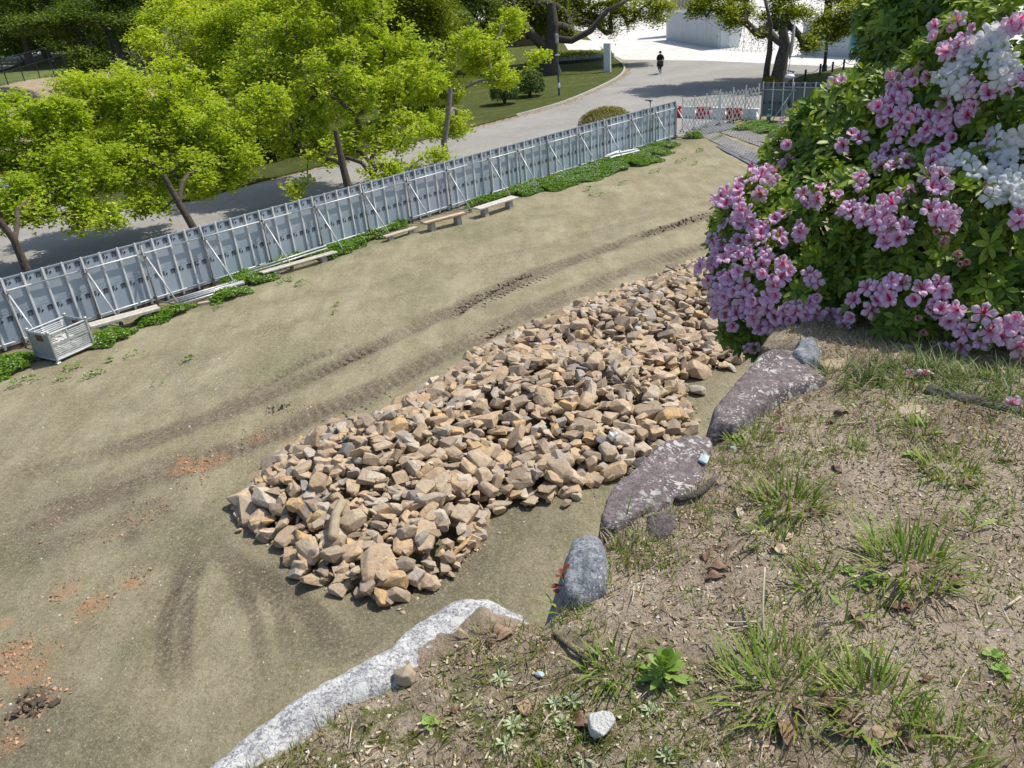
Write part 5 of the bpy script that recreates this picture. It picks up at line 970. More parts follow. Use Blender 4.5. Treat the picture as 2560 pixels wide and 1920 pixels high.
# ================================================================== BACKGROUND THINGS
q = P(1398, 241); e = empty('lamp_post', q.tolist()); tag(e, 'slim dark park lamp with cylindrical lantern standing on the verge', 'lamp post')
mb = MB(); mb.tube([(0, 0, 0), (0, 0, 3.75)], [.08, .06], 10); mb.box((0, 0, .02), (.3, .3, .05)); mb.build('pole', MT['pole'], e, smooth=False)
mb = MB(); mb.lathe([(.10, 3.75), (.13, 3.8), (.13, 4.3), (.15, 4.32), (.15, 4.37), (.03, 4.4)], n=14); mb.build('lantern', MT['glass'], e, smooth=False)
mb = MB(); mb.box((0, -.02, 2.95), (.34, .1, .1)); mb.box((0, 0, 2.98), (.1, .3, .06)); mb.lathe([(.085, .62), (.10, .70), (.10, .9), (.085, .98)], n=12); mb.build('band', MT['white'], e)
q = P(1519, 181); e = empty('sign_pillar', q.tolist(), .75); tag(e, 'tall thin white sign slab with dark edge at the kerb of the verge', 'sign')
mb = MB(); mb.box((0, 0, 1.25), (.16, .75, 2.5)); mb.build('slab', MT['rib'], e); mb = MB(); mb.box((.085, 0, 1.55), (.012, .62, 1.7)); mb.build('face', MT['white'], e)
q = P(2060, 181); mb = MB(); mb.lathe([(.2, 0), (.2, .5), (.13, .6), (.11, 7.5)], n=14); mb.lathe([(.16, 7.5), (.35, 7.6), (.35, 7.9), (.1, 8.)], n=14); o = mb.build('street_lamp', MT['dark_metal'], loc=q.tolist(), smooth=False); tag(o, 'black street lamp post at the corner of the small grass mound', 'lamp post')
# small grass mound with rope posts
gm = [P(*a) for a in [(1940, 232), (1965, 208), (2010, 190), (2060, 182), (2100, 172), (2160, 172), (2250, 200), (2300, 235), (2100, 262), (1980, 250)]]
poly_sheet('grass_bank', gm, MT['verge'], .10, thick=.2)
pp = [P(2012, 205), P(2049, 190), P(2080, 184), P(2108, 178), P(2150, 176)]; e = empty('rope_fence', pp[0].tolist()); tag(e, 'low rope fence on dark stub posts around the grass bank', 'fence')
for a in pp: mb = MB(); a = a-pp[0]; mb.tube([a, a+[0, 0, .85]], .08, 8); mb.build('post', MT['dark_metal'], e)
for a, b in zip(pp[:-1], pp[1:]):
    a = a-pp[0]+[0, 0, .7]; b = b-pp[0]+[0, 0, .7]; mb = MB(); mb.tube([a*(1-t)+b*t-np.array([0, 0, .25*4*t*(1-t)]) for t in np.linspace(0, 1, 8)], .02, 5); mb.build('rope', MT['dark_metal'], e)
# flag on a thin rod tied in the tree
q = P(1965, 226); e = empty('banner_pole', q.tolist()); tag(e, 'thin pole carrying a furled grey banner beside the right camphor', 'banner'); mb = MB(); mb.tube([(0, 0, 0), (.25, 0, 4.6)], .02, 6); mb.build('pole', MT['old_pipe'], e); mb = MB(); mb.tube([(.07, 0, 2.0), (.12, 0, 2.5), (.18, 0, 3.4), (.24, 0, 4.4)], [.05, .13, .11, .04], 7); mb.build('furled_cloth', MT['sack'], e, smooth=True)
# flower bed
q = P(1432, 150); q2 = P(1540, 146); rbx = 4.9; e = empty('flower_bed', [q[0]-.3, q[1], .06]); tag(e, 'round raised flower bed with yellow blooms and silver edging on the lawn', 'flower bed')
mb = MB(); mb.lathe([(rbx, 0), (rbx, .3), (rbx-.2, .32), (rbx-.2, .1)], n=40); mb.build('rim', MT['dark_metal'], e)
for nm, r1, r2, mat, n_, s_ in (('silver_edging', rbx-1.0, rbx-.25, 'silver', 1500, .16), ('green_planting', 0, rbx-1.0, 'clover', 2600, .16), ('yellow_bloom', 0, rbx-1.2, 'yellow_flower', 900, .11)):
    a = rs.uniform(0, 6.28, n_); r_ = np.sqrt(rs.uniform(r1*r1, r2*r2, n_)); T = np.c_[np.cos(a)*r_, np.sin(a)*r_, .3+.4*np.clip(1-r_/rbx, 0, 1)+rs.rand(n_)*.2+(.1 if 'bloom' in nm else 0)]
    if 'bloom' in nm: T = T[T[:, 0] > -1.5+0*T[:, 1]]
    o = link(nm, scatter(nm, np.array([(-.6, 0, 0), (0, -.5, .2), (.6, 0, 0), (0, .5, .2)]), np.array([(0, 1, 2, 3)]), rotmats(len(T), tilt=rs.normal(0, .6, len(T))), T, rs.uniform(.7, 1.3, len(T))*s_), MT[mat], e); o['kind'] = 'stuff'
poly_sheet('gravel_path', [P(*a) for a in [(1408, 106), (1450, 100), (1492, 104), (1510, 118), (1500, 128), (1420, 126)]], MT['concrete'], .075)
# hut
hq = P(1335, 112); D_ = depth(hq); e = empty('wooden_hut', [hq[0]-1, hq[1], .06], -.05); tag(e, 'red brown wooden hut with tan posts and raised deck behind the camphor', 'hut')
mb = MB(); mb.box((0, 3, .35), (13, 7, .7)); mb.build('deck', MT['hut_post'], e)
mb = MB(); mb.box((0, 4, 3), (12, 5, 5)); mb.build('wall', MT['hut'], e)
for k in range(22): mb = MB(); mb.box((0, 1.46, .9+k*.21), (12, .05, .17)); mb.build('board', MT['hut'], e)
for x in (-5.6, -3.1, -.4, 2.4, 5.6): mb = MB(); mb.box((x, -.2, 3), (.5 if x in (-3.1, -.4) else .25, .25, 4.8)); mb.build('post', MT['hut_post'], e)
mb = MB(); mb.box((0, 2.6, 5.7), (14, 8.5, .3), Matrix.Rotation(.08, 3, 'X')); mb.build('roof', MT['roof'], e)
for z in (1.2, 1.7): mb = MB(); mb.box((-4.3, -.3, z), (2.6, .05, .05)); mb.build('railing', MT['dark_metal'], e)
mb = MB(); mb.box((1.1, 1.40, 2.5), (.7, .04, .9)); mb.build('notice', MT['white'], e)
for k, (px, lb) in enumerate((((1309, 112), 'terracotta planter of flowers left of the hut steps'), ((1352, 104), 'terracotta planter of flowers right of the hut steps, near the camphor trunk'))):
    q = P(*px); e = empty('planter', [q[0], q[1], .06]); tag(e, lb, 'planter'); mb = MB(); mb.lathe([(.4, 0), (.55, 1.0), (.62, 1.02), (.62, 1.15), (.5, 1.15)], n=14); mb.build('pot', MT['terracotta'], e)
    T = rs.normal(0, 1, (150, 3))*[.35, .35, .2]+[0, 0, 1.35]; o = link('flowers', scatter('flowers', np.array([(-.6, 0, 0), (0, -.5, .2), (.6, 0, 0), (0, .5, .2)]), np.array([(0, 1, 2, 3)]), rotmats(150, tilt=rs.normal(0, 1, 150)), T, np.full(150, .2)), MT['clover'], e); o['kind'] = 'stuff'
# white hoarding and background walls
def wallbox(name, label, a, b, h, th, mat, cat='wall', seg=None, z0=-.05, caps=True):
    a = np.array(a); b = np.array(b); d = b-a; L = math.hypot(d[0], d[1]); an = math.atan2(d[1], d[0]); e = empty(name, (a[0], a[1], 0), an); tag(e, label, cat); n_ = max(1, int(round(L/(seg or L)))); w_ = L/n_
    for k in range(n_):
        mb = MB(); mb.box((w_*(k+.5), 0, h/2+z0), (w_-.02, th, h)); mb.build('panel', mat, e)
    return e, L
h1 = P(1667, 99); h2 = P(1797, 121); wb_, L_ = wallbox('white_hoarding', 'tall pale white construction hoarding across the bright plaza', h1, h2, 3.5, .2, MT['wall_white'], seg=2.6)
for t in (.32, .77): mb = MB(); mb.box((L_*t, -.12, 1.6), (.14, .05, 2.6)); mb.build('post_strip', MT['rib'], wb_)
mb = MB(); mb.box((0, 5, 1.7), (.2, 9.9, 3.5)); mb.build('return_panel', MT['wall_white'], wb_); mb = MB(); mb.box((L_+.05, 1.2, 1.7), (.2, 2.2, 3.5)); mb.build('return_panel', MT['wall_white'], wb_)
g1 = P(1808, 119); g2 = P(1935, 126); lattice_gate('lattice_gate', g1, g2, 3.1, 12, [0, .14, .28, .42, .57, .71, .86, 1.], 'distant lattice gate across the plaza beside the white hoarding', bar=.03)
for k in range(2):
    q = P(1832+k*10, 112); mb = MB()
    for j in range(5): mb.box((j*.22-.5, 0, 1.1), (.10, .08, 2.5), Matrix.Rotation(.14, 3, 'Y'))
    o = mb.build('leaning_rack', MT['pole'], loc=(q[0], q[1], 0)); tag(o, ['dark slatted rack leaning by the distant gate, nearer the hoarding', 'dark slatted rack leaning by the distant gate, further right'][k], 'rack'); o['kind'] = 'stuff'; o['kind'] = 'thing'
h3 = P(2004, 136); h4 = P(2330, 150); wallbox('pale_hoarding', 'pale grey blue hoarding at the right side of the plaza', h3, h4, 3.0, .2, MT['wall_white'], seg=3)
0 and wallbox('cream_wall', 'large cream building wall filling the background behind the hoarding', (22, 176), (100, 116), 15, 4, MT['wall_cream'], 'building', seg=9)
q = AD(1716, 10, 108); e = empty('pink_building', [q[0], q[1], 0], -.3); tag(e, 'small pink building with barred front above the white hoarding', 'building'); mb = MB(); mb.box((0, 1.5, 4.2), (4.4, 3, 8.4)); mb.build('wall', MT['pinkb'], e)
for k in range(9): mb = MB(); mb.box((-2+k*.5, -.1, 5.6), (.14, .1, 4.0)); mb.build('bar', MT['roof'], e)
# map board and no-entry sign
q = P(2170, 141); e = empty('map_board', q.tolist(), -.25); tag(e, 'blue and green picture map board beyond the road, above the azalea', 'sign')
mb = MB(); mb.box((0, 0, 1.6), (3.4, .1, 1.9)); mb.build('board', MT['lgreen'], e); mb = MB(); mb.box((-.9, -.07, 1.7), (1.3, .03, 1.6)); mb.box((1.1, -.07, 1.2), (.9, .03, .6)); mb.build('blue_print', MT['blue'], e); mb = MB(); mb.box((0.6, -.07, 2.2), (1.1, .03, .45)); mb.box((.2, -.075, 1.3), (.6, .03, .5)); mb.build('white_print', MT['white'], e)
mb = MB(); mb.box((-1.5, .08, .7), (.1, .1, 1.5)); mb.box((1.5, .08, .7), (.1, .1, 1.5)); mb.build('leg', MT['pole'], e)
q = P(2147, 150); e = empty('no_entry_sign', q.tolist(), -.2); tag(e, 'round faded red no entry sign with white bar on a pole', 'sign')
mb = MB(); mb.tube([(0, 0, 0), (0, 0, 2.7)], .04, 8); mb.build('pole', MT['rib'], e)
mb = MB(); mb.tube([(0, -.05, 2.3), (0, -.09, 2.3)], .42, 28); mb.build('disc', MT['nored'], e); mb = MB(); mb.box((0, -.10, 2.3), (.5, .02, .15)); mb.build('white_bar', MT['white'], e)
# far left: orange fencing and white machine seen through the leaves
q = P(30, 462); e = empty('site_hut', [q[0], q[1], 0], .5); tag(e, 'orange and white site container glimpsed behind the leftmost maple', 'container'); mb = MB(); mb.box((0, 0, 1.1), (4, 1.6, 1.0)); mb.build('orange_side', MT['orange'], e); mb = MB(); mb.box((0, 0, .3), (4, 1.7, .6)); mb.build('base', MT['white'], e); mb = MB(); mb.box((.6, -.87, .5), (.7, .04, .6)); mb.build('green_panel', MT['bottle'], e)
# ================================================================== CYCLIST
q = P(1650, 183); e = empty('bicycle', q.tolist(), math.atan2(q[1], q[0])+math.pi+.12); tag(e, 'black bicycle ridden towards the camera on the asphalt', 'bicycle')
# local +x is the riding direction
for nm, x in (('wheel', .55), ('wheel', -.55)):
    mb = MB(); pts = [(x+.33*math.cos(a), 0, .34+.33*math.sin(a)) for a in np.linspace(0, 2*np.pi, 25)]; mb.tube(pts, .02, 6, False)
    for k in range(8): a = k*np.pi/4; mb.tube([(x, 0, .34), (x+.32*math.cos(a), 0, .34+.32*math.sin(a))], .004, 3, False)
    mb.build('wheel', MT['black'], e)
mb = MB()
for a, b in (((.55, 0, .34), (.42, 0, .95)), ((.42, 0, .8), (.0, 0, .38)), ((0, 0, .38), (-.55, 0, .34)), ((0, 0, .38), (-.14, 0, .86)), ((-.14, 0, .75), (-.55, 0, .34)), ((.42, 0, .85), (-.12, 0, .6)), ((.42, 0, .95), (.38, 0, 1.08))): mb.tube([a, b], .02, 6)
mb.build('bicycle_frame', MT['dark_metal'], e); mb = MB(); mb.tube([(.30, -.28, 1.08), (.38, -.1, 1.09), (.38, .1, 1.09), (.30, .28, 1.08)], .015, 6); mb.build('handlebar', MT['zinc'], e)
mb = MB(); mb.box((-.17, 0, .9), (.26, .16, .06)); bevel(mb.build('saddle', MT['black'], e), .02, 2); mb = MB(); mb.box((.62, 0, .92), (.30, .36, .22), taper=1.15); mb.build('basket', MT['dark_metal'], e)
mb = MB(); mb.tube([(0, -.12, .3), (0, .12, .46)], .012, 5); mb.box((.0, -.15, .29), (.1, .09, .02)); mb.box((.0, .15, .47), (.1, .09, .02)); mb.build('pedal', MT['zinc'], e)
def skin_body(name, verts, edges, radii, mat, sub=2):
    me = bpy.data.meshes.new(name); me.from_pydata(verts, edges, []); o = bpy.data.objects.new(name, me); col.objects.link(o); m_ = o.modifiers.new('s', 'SKIN')
    sv = me.skin_vertices[0].data
    for i, r_ in enumerate(radii): sv[i].radius = r_ if isinstance(r_, tuple) else (r_, r_)
    sv[0].use_root = True; s2 = o.modifiers.new('u', 'SUBSURF'); s2.levels = sub; s2.render_levels = sub; dg = bpy.context.evaluated_depsgraph_get(); dg.update()
    m2 = bpy.data.meshes.new_from_object(o.evaluated_get(dg)); bpy.data.objects.remove(o); m2.materials.clear(); m2.materials.append(mat); m2.polygons.foreach_set('use_smooth', [True]*len(m2.polygons)); m2.name = name; return m2
pe = empty('person', q.tolist(), e.rotation_euler[2]); tag(pe, 'person in black coat, hat and white mask riding the bicycle', 'person')
V = [(-.15, 0, 1.0), (-.10, 0, 1.15), (-.03, 0, 1.32), (.02, 0, 1.46), (.04, 0, 1.54), (.06, 0, 1.62), (.0, .19, 1.43), (.14, .27, 1.22), (.30, .27, 1.11), (.0, -.19, 1.43), (.14, -.27, 1.22), (.30, -.27, 1.11), (-.1, .10, .98), (.20, .15, .88), (.02, .15, .52), (.10, .15, .50), (-.1, -.10, .98), (.18, -.15, .78), (.0, -.15, .36), (.09, -.15, .32)]
Ed = [(0, 1), (1, 2), (2, 3), (3, 4), (4, 5), (3, 6), (6, 7), (7, 8), (3, 9), (9, 10), (10, 11), (0, 12), (12, 13), (13, 14), (14, 15), (0, 16), (16, 17), (17, 18), (18, 19)]
Rr = [(.20, .24), (.19, .23), (.18, .24), (.14, .19), .07, .09, .10, .085, .05, .10, .085, .05, .11, .085, .05, .035, .11, .085, .05, .035]
link('body', skin_body('body', V, Ed, Rr, MT['black']), parent=pe)
mb = MB(); mb.lathe([(.02, -.12), (.07, -.10), (.085, -.03), (.09, .04), (.07, .09), (.02, .11)], (.08, 0, 1.66), 14); mb.build('head', MT['skin'], pe, smooth=True)
mb = MB(); mb.box((.165, 0, 1.625), (.04, .11, .10)); bevel(mb.build('face_mask', MT['white'], pe), .02, 2)
mb = MB(); mb.lathe([(.19, 0), (.17, .02), (.105, .03), (.10, .10), (.06, .14), (.01, .15)], (.07, 0, 1.69), 18); mb.build('hat', MT['black'], pe, smooth=True)
mb = MB(); mb.lathe([(.19, .50), (.24, .30), (.28, .05), (.30, -.22), (.12, -.24)], (-.02, 0, .78), 16); mb.build('coat_skirt', MT['black'], pe, smooth=True)
for sy in (-1, 1):
    mb = MB(); mb.box((.33, sy*.27, 1.10), (.08, .05, .07)); 
    for k in range(4): mb.tube([(.36, sy*(.25+.013*k), 1.11), (.385, sy*(.25+.013*k), 1.10), (.385, sy*(.25+.013*k), 1.075)], .008, 5)
    mb.tube([(.33, sy*.245, 1.10), (.35, sy*.235, 1.08)], .009, 5); mb.build('hand', MT['skin'], pe)
mb = MB(); mb.box((.13, -.15, .31), (.24, .085, .07)); bevel(mb.build('shoe', MT['white'], pe), .02, 2); mb = MB(); mb.box((.13, .15, .49), (.24, .085, .07)); bevel(mb.build('shoe', MT['white'], pe), .02, 2)
# ================================================================== AZALEA
lobes_px = [(2330, 640, 265, 3.95), (2570, 660, 275, 3.75), (2400, 420, 270, 4.15), (2590, 270, 330, 3.95), (2130, 620, 240, 4.25), (1965, 720, 178, 4.25), (1945, 590, 160, 4.35), (2160, 400, 205, 4.4), (2010, 440, 112, 4.5), (2345, 150, 190, 4.55), (2510, 20, 270, 4.4), (2100, 780, 125, 4.15), (2245, 255, 130, 4.55), (2480, 780, 165, 3.6), (2270, 770, 140, 3.75), (2240, 40, 90, 4.8), (1900, 790, 95, 4.2)]
LB_ = [(AD(x, y, d), r*d/FPX) for x, y, r, d in lobes_px]
LC = np.array([l[0] for l in LB_]); LR = np.array([l[1] for l in LB_])
def bush_sd(Pt):
    d = np.linalg.norm(Pt[:, None]-LC[None], axis=2)-LR[None]; return d
az = empty('azalea_bush', (2.0, 4.0, 6.0)); tag(az, 'big azalea bush covered in pink and white flowers, overhanging the bank', 'bush'); AZ = np.array([2.0, 4.0, 6.0])
rg = np.random.RandomState(5)
def surf(n, shell=(.86, 1.03)):
    w_ = LR**2/np.sum(LR**2); k = rg.choice(len(LR), n, p=w_); d = rg.normal(0, 1, (n, 3)); d /= np.linalg.norm(d, axis=1, keepdims=True)
    noise = 1+.10*(fbm(d[:, 0]*3+k*7.1, d[:, 1]*3+d[:, 2]*2.3, 7)-.5)*2; f = rg.uniform(shell[0], shell[1], n)*noise
    Pt = LC[k]+d*(LR[k]*f)[:, None]; sd_all = bush_sd(Pt); m = sd_all.min(1) > -.13; Pt, d, k = Pt[m], d[m], k[m]; ground = mh(Pt[:, 0], Pt[:, 1]); m = (Pt[:, 2] > 6.06) | (sdist(Pt[:, 0], Pt[:, 1], mpoly) < -.02); m &= Pt[:, 2] > 5.75
    return Pt[m], d[m]
# leaf whorl meshes
def whorl_mesh(seed, nl, L, W, rise, name='leaf_whorl'):
    r_ = random.Random(seed); V = []; F = []; RN = []
    for k in range(nl):
        a = k*2.39996+r_.uniform(-.25, .25); rise_ = rise*(1-k/nl)+r_.uniform(-.15, .15)+.12; l_ = L*r_.uniform(.7, 1.1); w2 = W*r_.uniform(.85, 1.1); c, s = math.cos(a), math.sin(a); b = len(V); rv = r_.random()
        dr = r_.uniform(.1, .45)
        for t, ww in ((.04, .12), (.38, .92), (.72, .84), (1., .03)):
            rad = l_*t*math.cos(rise_*.9); z = l_*(t*math.sin(rise_)-dr*t*t*.55)
            for sd2 in (-1, 0, 1):
                x = rad; y = sd2*w2*ww*.5; zz = z+(abs(sd2)*.16*w2*ww if sd2 else 0)
                V.append((x*c-y*s, x*s+y*c, zz)); RN.append(rv*.45)
        for i in range(3):
            for j in range(2): F.append((b+i*3+j, b+i*3+j+1, b+(i+1)*3+j+1, b+(i+1)*3+j))
    return np.array(V), np.array(F), np.array(RN)
WH = [whorl_mesh(s, nl, L, W, ri) for s, nl, L, W, ri in ((1, 8, .068, .024, .75), (2, 7, .062, .022, .5), (3, 9, .060, .020, 1.0), (4, 6, .075, .026, .4))]
def toward(n_, Pt, upw, camw):
    v = CP-Pt; v /= np.linalg.norm(v, axis=1, keepdims=True); q = n_*1.0+np.array([0, 0, upw])+v*camw+rg.normal(0, .28, n_.shape); return q/np.linalg.norm(q, axis=1, keepdims=True)
Pt, Nn = surf(15000); keep = ((Nn*(CP-Pt)).sum(1) > -.25) | (rg.rand(len(Pt)) < .4); Pt, Nn = Pt[keep], Nn[keep]
dirs = toward(Nn, Pt, .55, .25); front = (np.abs(bush_sd(Pt).min(1)) < .05) & ((Nn*(CP-Pt)).sum(1) > .6); dcam = np.linalg.norm(Pt-CP, axis=1)
screen = (Pt-CP)@fw; sx = 1280+FPX*((Pt-CP)@rt)/screen; sy = 960-FPX*((Pt-CP)@up)/screen; inview = (sx > 1700) & (sx < 2560) & (sy > 0) & (sy < 960)
cand = np.where(front & inview)[0]; indiv = set(rg.choice(cand, min(290, len(cand)), False).tolist())
wm = []
for nm_, mt in (('leaf_whorl', 'azalea'), ('leaf_whorl', 'azalea_new')):
    for V_, F_, r_ in WH:
        me = mesh_np(nm_, V_, F_, dict(rnd=r_), smooth=True); me.materials.append(MT[mt]); wm.append(me)
fr = frames(dirs, rng=rg)
for i in indiv:
    o = link('leaf_whorl', wm[rg.randint(0, 4)+(4 if rg.rand() < .4 else 0)], parent=az); s_ = rg.uniform(1.0, 1.4); o.matrix_local = Matrix.Translation((Pt[i]-AZ).tolist()) @ Matrix((fr[i]*s_).tolist()).to_4x4()
rest_i = np.array([i for i in range(len(Pt)) if i not in indiv]); new_ = (Nn[rest_i][:, 2] > .25) & (rg.rand(len(rest_i)) < .5) | (rg.rand(len(rest_i)) < .10)
for grp, mt in ((rest_i[~new_], 'azalea'), (rest_i[new_], 'azalea_new')):
    Va = []; Fa = []; Ra = []; n_ = 0; kk = rg.randint(0, 4, len(grp))
    for w_ in range(4):
        sel = grp[kk == w_]; V_, F_, r_ = WH[w_]; s_ = rg.uniform(.9, 1.35, len(sel)); V = np.einsum('nij,kj->nki', fr[sel], V_)*s_[:, None, None]+(Pt[sel]-AZ)[:, None]
        Fa.append((F_[None]+(np.arange(len(sel))*len(V_))[:, None, None]+n_).reshape(-1, 4)); Va.append(V.reshape(-1, 3)); Ra.append((r_[None]+rg.rand(len(sel), 1)*.5).ravel()); n_ += len(sel)*len(V_)
    o = link('foliage', mesh_np('foliage', np.concatenate(Va), np.concatenate(Fa), dict(rnd=np.concatenate(Ra)), smooth=True), MT[mt], az); o['kind'] = 'stuff'
# inner woody stems
mb = MB(); root = np.array([2.25, 3.75, 6.0])-AZ
for k in range(len(LR)):
    for j in range(4):
        tgt = LC[k]-AZ+rg.normal(0, .25, 3)*LR[k]; r0_ = root+rg.normal(0, .12, 3)*[1.5, 1.5, 0]; mid = (r0_+tgt)/2+rg.normal(0, .06, 3)+[0, 0, -.05]
        mb.tube([r0_, mid, tgt], [.016, .011, .005], 5, False)
mb.build('stem', MT['stem'], az)
# flowers
def flower_mesh(seed, mat, L=.050, open_=1.0, ruffle=.12, upper=True, np_=5):
    r_ = random.Random(seed); V = []; F = []; Tt = []; U = []; UP = []; RN = []
    for k in range(np_):
        a = k*2*math.pi/np_+math.pi/2; c, s = math.cos(a), math.sin(a); b = len(V); l_ = L*r_.uniform(.92, 1.1); rv = r_.random()
        for i, t in enumerate((0, .25, .48, .68, .86, 1.)):
            wd = (.14, .30, .52, .70, .66, .16)[i]*L*.98
            rad = l_*(.08+.92*t**1.25)*open_; zc = l_*(.95*t**.8-.50*t**3.2*open_)
            for j in range(5):
                u = (j-2)/2.; rr_ = rad*(1-.10*abs(u)**2*t); z = zc-.12*l_*u*u*t+ruffle*l_*t*t*math.sin(j*2.3+k*1.9+seed)*.55+ruffle*l_*.4*r_.uniform(-1, 1)*t*t; y = u*wd*.5
                V.append((rr_*c-y*s, rr_*s+y*c, z)); Tt.append(t); U.append(u); UP.append(1. if (upper and k == 0) else (.55 if upper and k in (1, np_-1) and u*(1 if k == 1 else -1) < -.2 else 0.)); RN.append(rv*.3)
        for i in range(5):
            for j in range(4): F.append((b+i*5+j, b+i*5+j+1, b+(i+1)*5+j+1, b+(i+1)*5+j))
    # stamens
    for k in range(6):
        a = math.pi/2+(k-2.5)*.25; x, y = math.cos(a)*L*.10*(k % 3), math.sin(a)*L*.3; b = len(V); V += [(0, 0, .1*L), (.0012, 0, .1*L), (x+.001, -y*.5, L*1.0), (x, -y*.5, L*1.0)]; Tt += [0, 0, .5, .5]; U += [0]*4; UP += [1]*4; RN += [0]*4; F.append((b, b+1, b+2, b+3))
    me = mesh_np('flower', np.array(V), np.array(F), dict(t=np.array(Tt), u=np.array(U), up=np.array(UP), rnd=np.array(RN)), smooth=True); me.materials.append(mat); return me
FM = {'p': [flower_mesh(s, MT['pinkp'], .058, o_, rf) for s, o_, rf in ((1, 1., .2), (2, .85, .28), (3, 1.05, .18), (4, .6, .3), (5, .9, .32))], 'w': [flower_mesh(s, MT['whitep'], .062, o_, rf, False) for s, o_, rf in ((11, 1., .12), (12, .85, .18), (13, .95, .15))], 'm': [flower_mesh(21, MT['magp'], .05, .9, .15, False)], 'x': [flower_mesh(31, MT['witherp'], .042, .55, .5), flower_mesh(32, MT['witherp'], .040, .4, .6)]}
CL = """2255 220 45 10 p;2220 278 40 8 p;2279 312 50 12 p;2365 324 45 7 p;2412 289 40 7 p;2475 243 28 3 p;2516 231 22 3 p;2417 64 25 3 p;2348 87 25 3 p;2377 121 28 3 p;2417 133 28 3 p;2540 75 22 3 p;2336 185 12 1 p;2545 203 15 2 p;2088 208 14 2 p;2128 353 20 3 p;2221 400 35 6 p;2255 422 28 4 p;2342 405 25 4 p;2464 347 14 1 p;2163 463 20 3 p;2111 544 32 4 p;2198 555 42 10 p;2238 596 36 6 p;2255 503 30 4 p;2325 480 36 5 p;2331 544 30 4 p;2383 555 20 2 p;2550 555 16 2 p;2354 602 20 3 x;2394 636 20 3 x;2296 822 18 2 x;2470 110 40 7 w;2435 168 32 5 w;2365 214 32 5 w;2412 202 25 3 w;2499 179 32 5 w;2521 156 25 3 w;2550 350 30 4 w;2470 405 28 3 w;2539 422 30 4 w;2412 434 32 4 w;2510 486 48 11 w;2540 500 30 4 w;2435 492 12 1 x;1902 434 16 3 m;1897 463 28 5 p;1850 498 28 5 p;1943 457 20 3 p;1816 515 18 3 p;1868 538 22 3 p;1833 567 22 3 p;1804 602 18 3 p;1891 555 22 3 p;1937 555 22 3 p;1885 602 38 8 p;1949 613 32 5 p;2012 579 22 3 p;2024 492 22 3 p;2047 500 18 2 p;1891 665 22 2 p;1833 654 18 3 p;1787 665 16 3 p;1943 683 32 6 p;1827 712 28 7 p;1862 746 42 11 p;1897 770 28 6 p;1816 770 18 4 p;1937 758 22 4 p;1989 781 38 8 p;1972 827 28 5 p;2024 746 22 4 p;2030 689 14 2 p;2047 827 28 5 p;2076 799 28 4 p;2117 874 22 3 p;2151 764 24 3 p;2203 746 28 5 p;2238 717 18 3 p;2117 793 18 3 p;2342 717 22 3 p;2325 758 32 5 p;2377 781 36 7 p;2423 833 28 3 p;2383 868 22 3 p;2493 827 32 5 p;2545 810 28 3 p;2550 880 18 2 p;2446 775 12 1 p;1920 810 22 3 p;1880 850 15 2 p;1966 312 8 1 p;1960 405 10 2 p;1983 370 10 1 p;1860 640 24 4 p;1800 640 16 3 p;1840 790 20 4 p;1800 730 18 4 p"""
nfl = 0; FL = []
for ln in CL.split(';'):
    cx, cy, sp, n_, kd = ln.split(); cx, cy, sp, n_ = float(cx), float(cy), float(sp), int(n_)
    got = []
    for _ in range(n_*12):
        if len(got) >= n_: break
        x = cx+rg.normal(0, sp*.55); y = cy+rg.normal(0, sp*.5)
        if any((x-a)**2+(y-b)**2 < 14**2 for a, b in got): continue
        d = AD(x, y, 1.)-CP; oc = CP-LC; A_2 = d@d; Bq = (oc*d).sum(1); Cq = (oc*oc).sum(1)-(LR*1.0)**2; disc = Bq*Bq-A_2*Cq; ok_ = disc > 0
        if not ok_.any(): 
            # rim flowers: use the depth of the nearest lobe
            j = int(np.argmin([math.hypot(x-l[0], y-l[1])-l[2] for l in lobes_px])); tt_ = lobes_px[j][3]
        else: tt_ = np.min(((-Bq[ok_]-np.sqrt(disc[ok_]))/A_2))
        pt = CP+d*tt_; j = int(np.argmin(np.linalg.norm(pt-LC, axis=1)-LR)); nn = (pt-LC[j]); nn /= np.linalg.norm(nn); vv = (CP-pt); vv /= np.linalg.norm(vv)
        q = nn*.8+vv*.75+np.array([-.05, 0, .15])+rg.normal(0, .5, 3); q /= np.linalg.norm(q); pt = pt+nn*rg.uniform(.0, .03)+q*.012; me = FM[kd][rg.randint(len(FM[kd]))]
        # keep the blotched petal roughly upward
        z_ = q; xx_ = np.cross([0, 0, 1.], z_)+1e-6; xx_ /= np.linalg.norm(xx_); yy_ = np.cross(z_, xx_); sp_ = rg.normal(0, .5); xr = xx_*math.cos(sp_)+yy_*math.sin(sp_); yr = -xx_*math.sin(sp_)+yy_*math.cos(sp_)
        s_ = rg.uniform(.75, .98)*(.6 if rg.rand() < .08 else 1); FL.append((me, np.stack([xr, yr, z_], 1)*s_, pt-AZ, tt_/s_)); got.append((x, y)); nfl += 1
FL.sort(key=lambda f: f[3])
for me, M3, pt, _ in FL[:298]: o = link('flower', me, parent=az); o.matrix_local = Matrix.Translation(pt.tolist()) @ Matrix(M3.tolist()).to_4x4()
byme = {}
for f in FL[298:]: byme.setdefault(f[0].name, []).append(f)
for nm_, fl in byme.items():
    m0 = fl[0][0]; V0 = np.array([v.co[:] for v in m0.vertices]); F0 = np.array([p_.vertices[:] for p_ in m0.polygons]); ex = {k: np.array([d.value for d in m0.attributes[k].data]) for k in ('t', 'u', 'up')}
    o = link('small_flowers', scatter('small_flowers', V0, F0, np.array([f[1] for f in fl]), np.array([f[2] for f in fl]), extra=ex, smooth=True), m0.materials[0], az); o['kind'] = 'stuff'
print('FLOWERS', nfl, 'WHORLS', len(Pt))
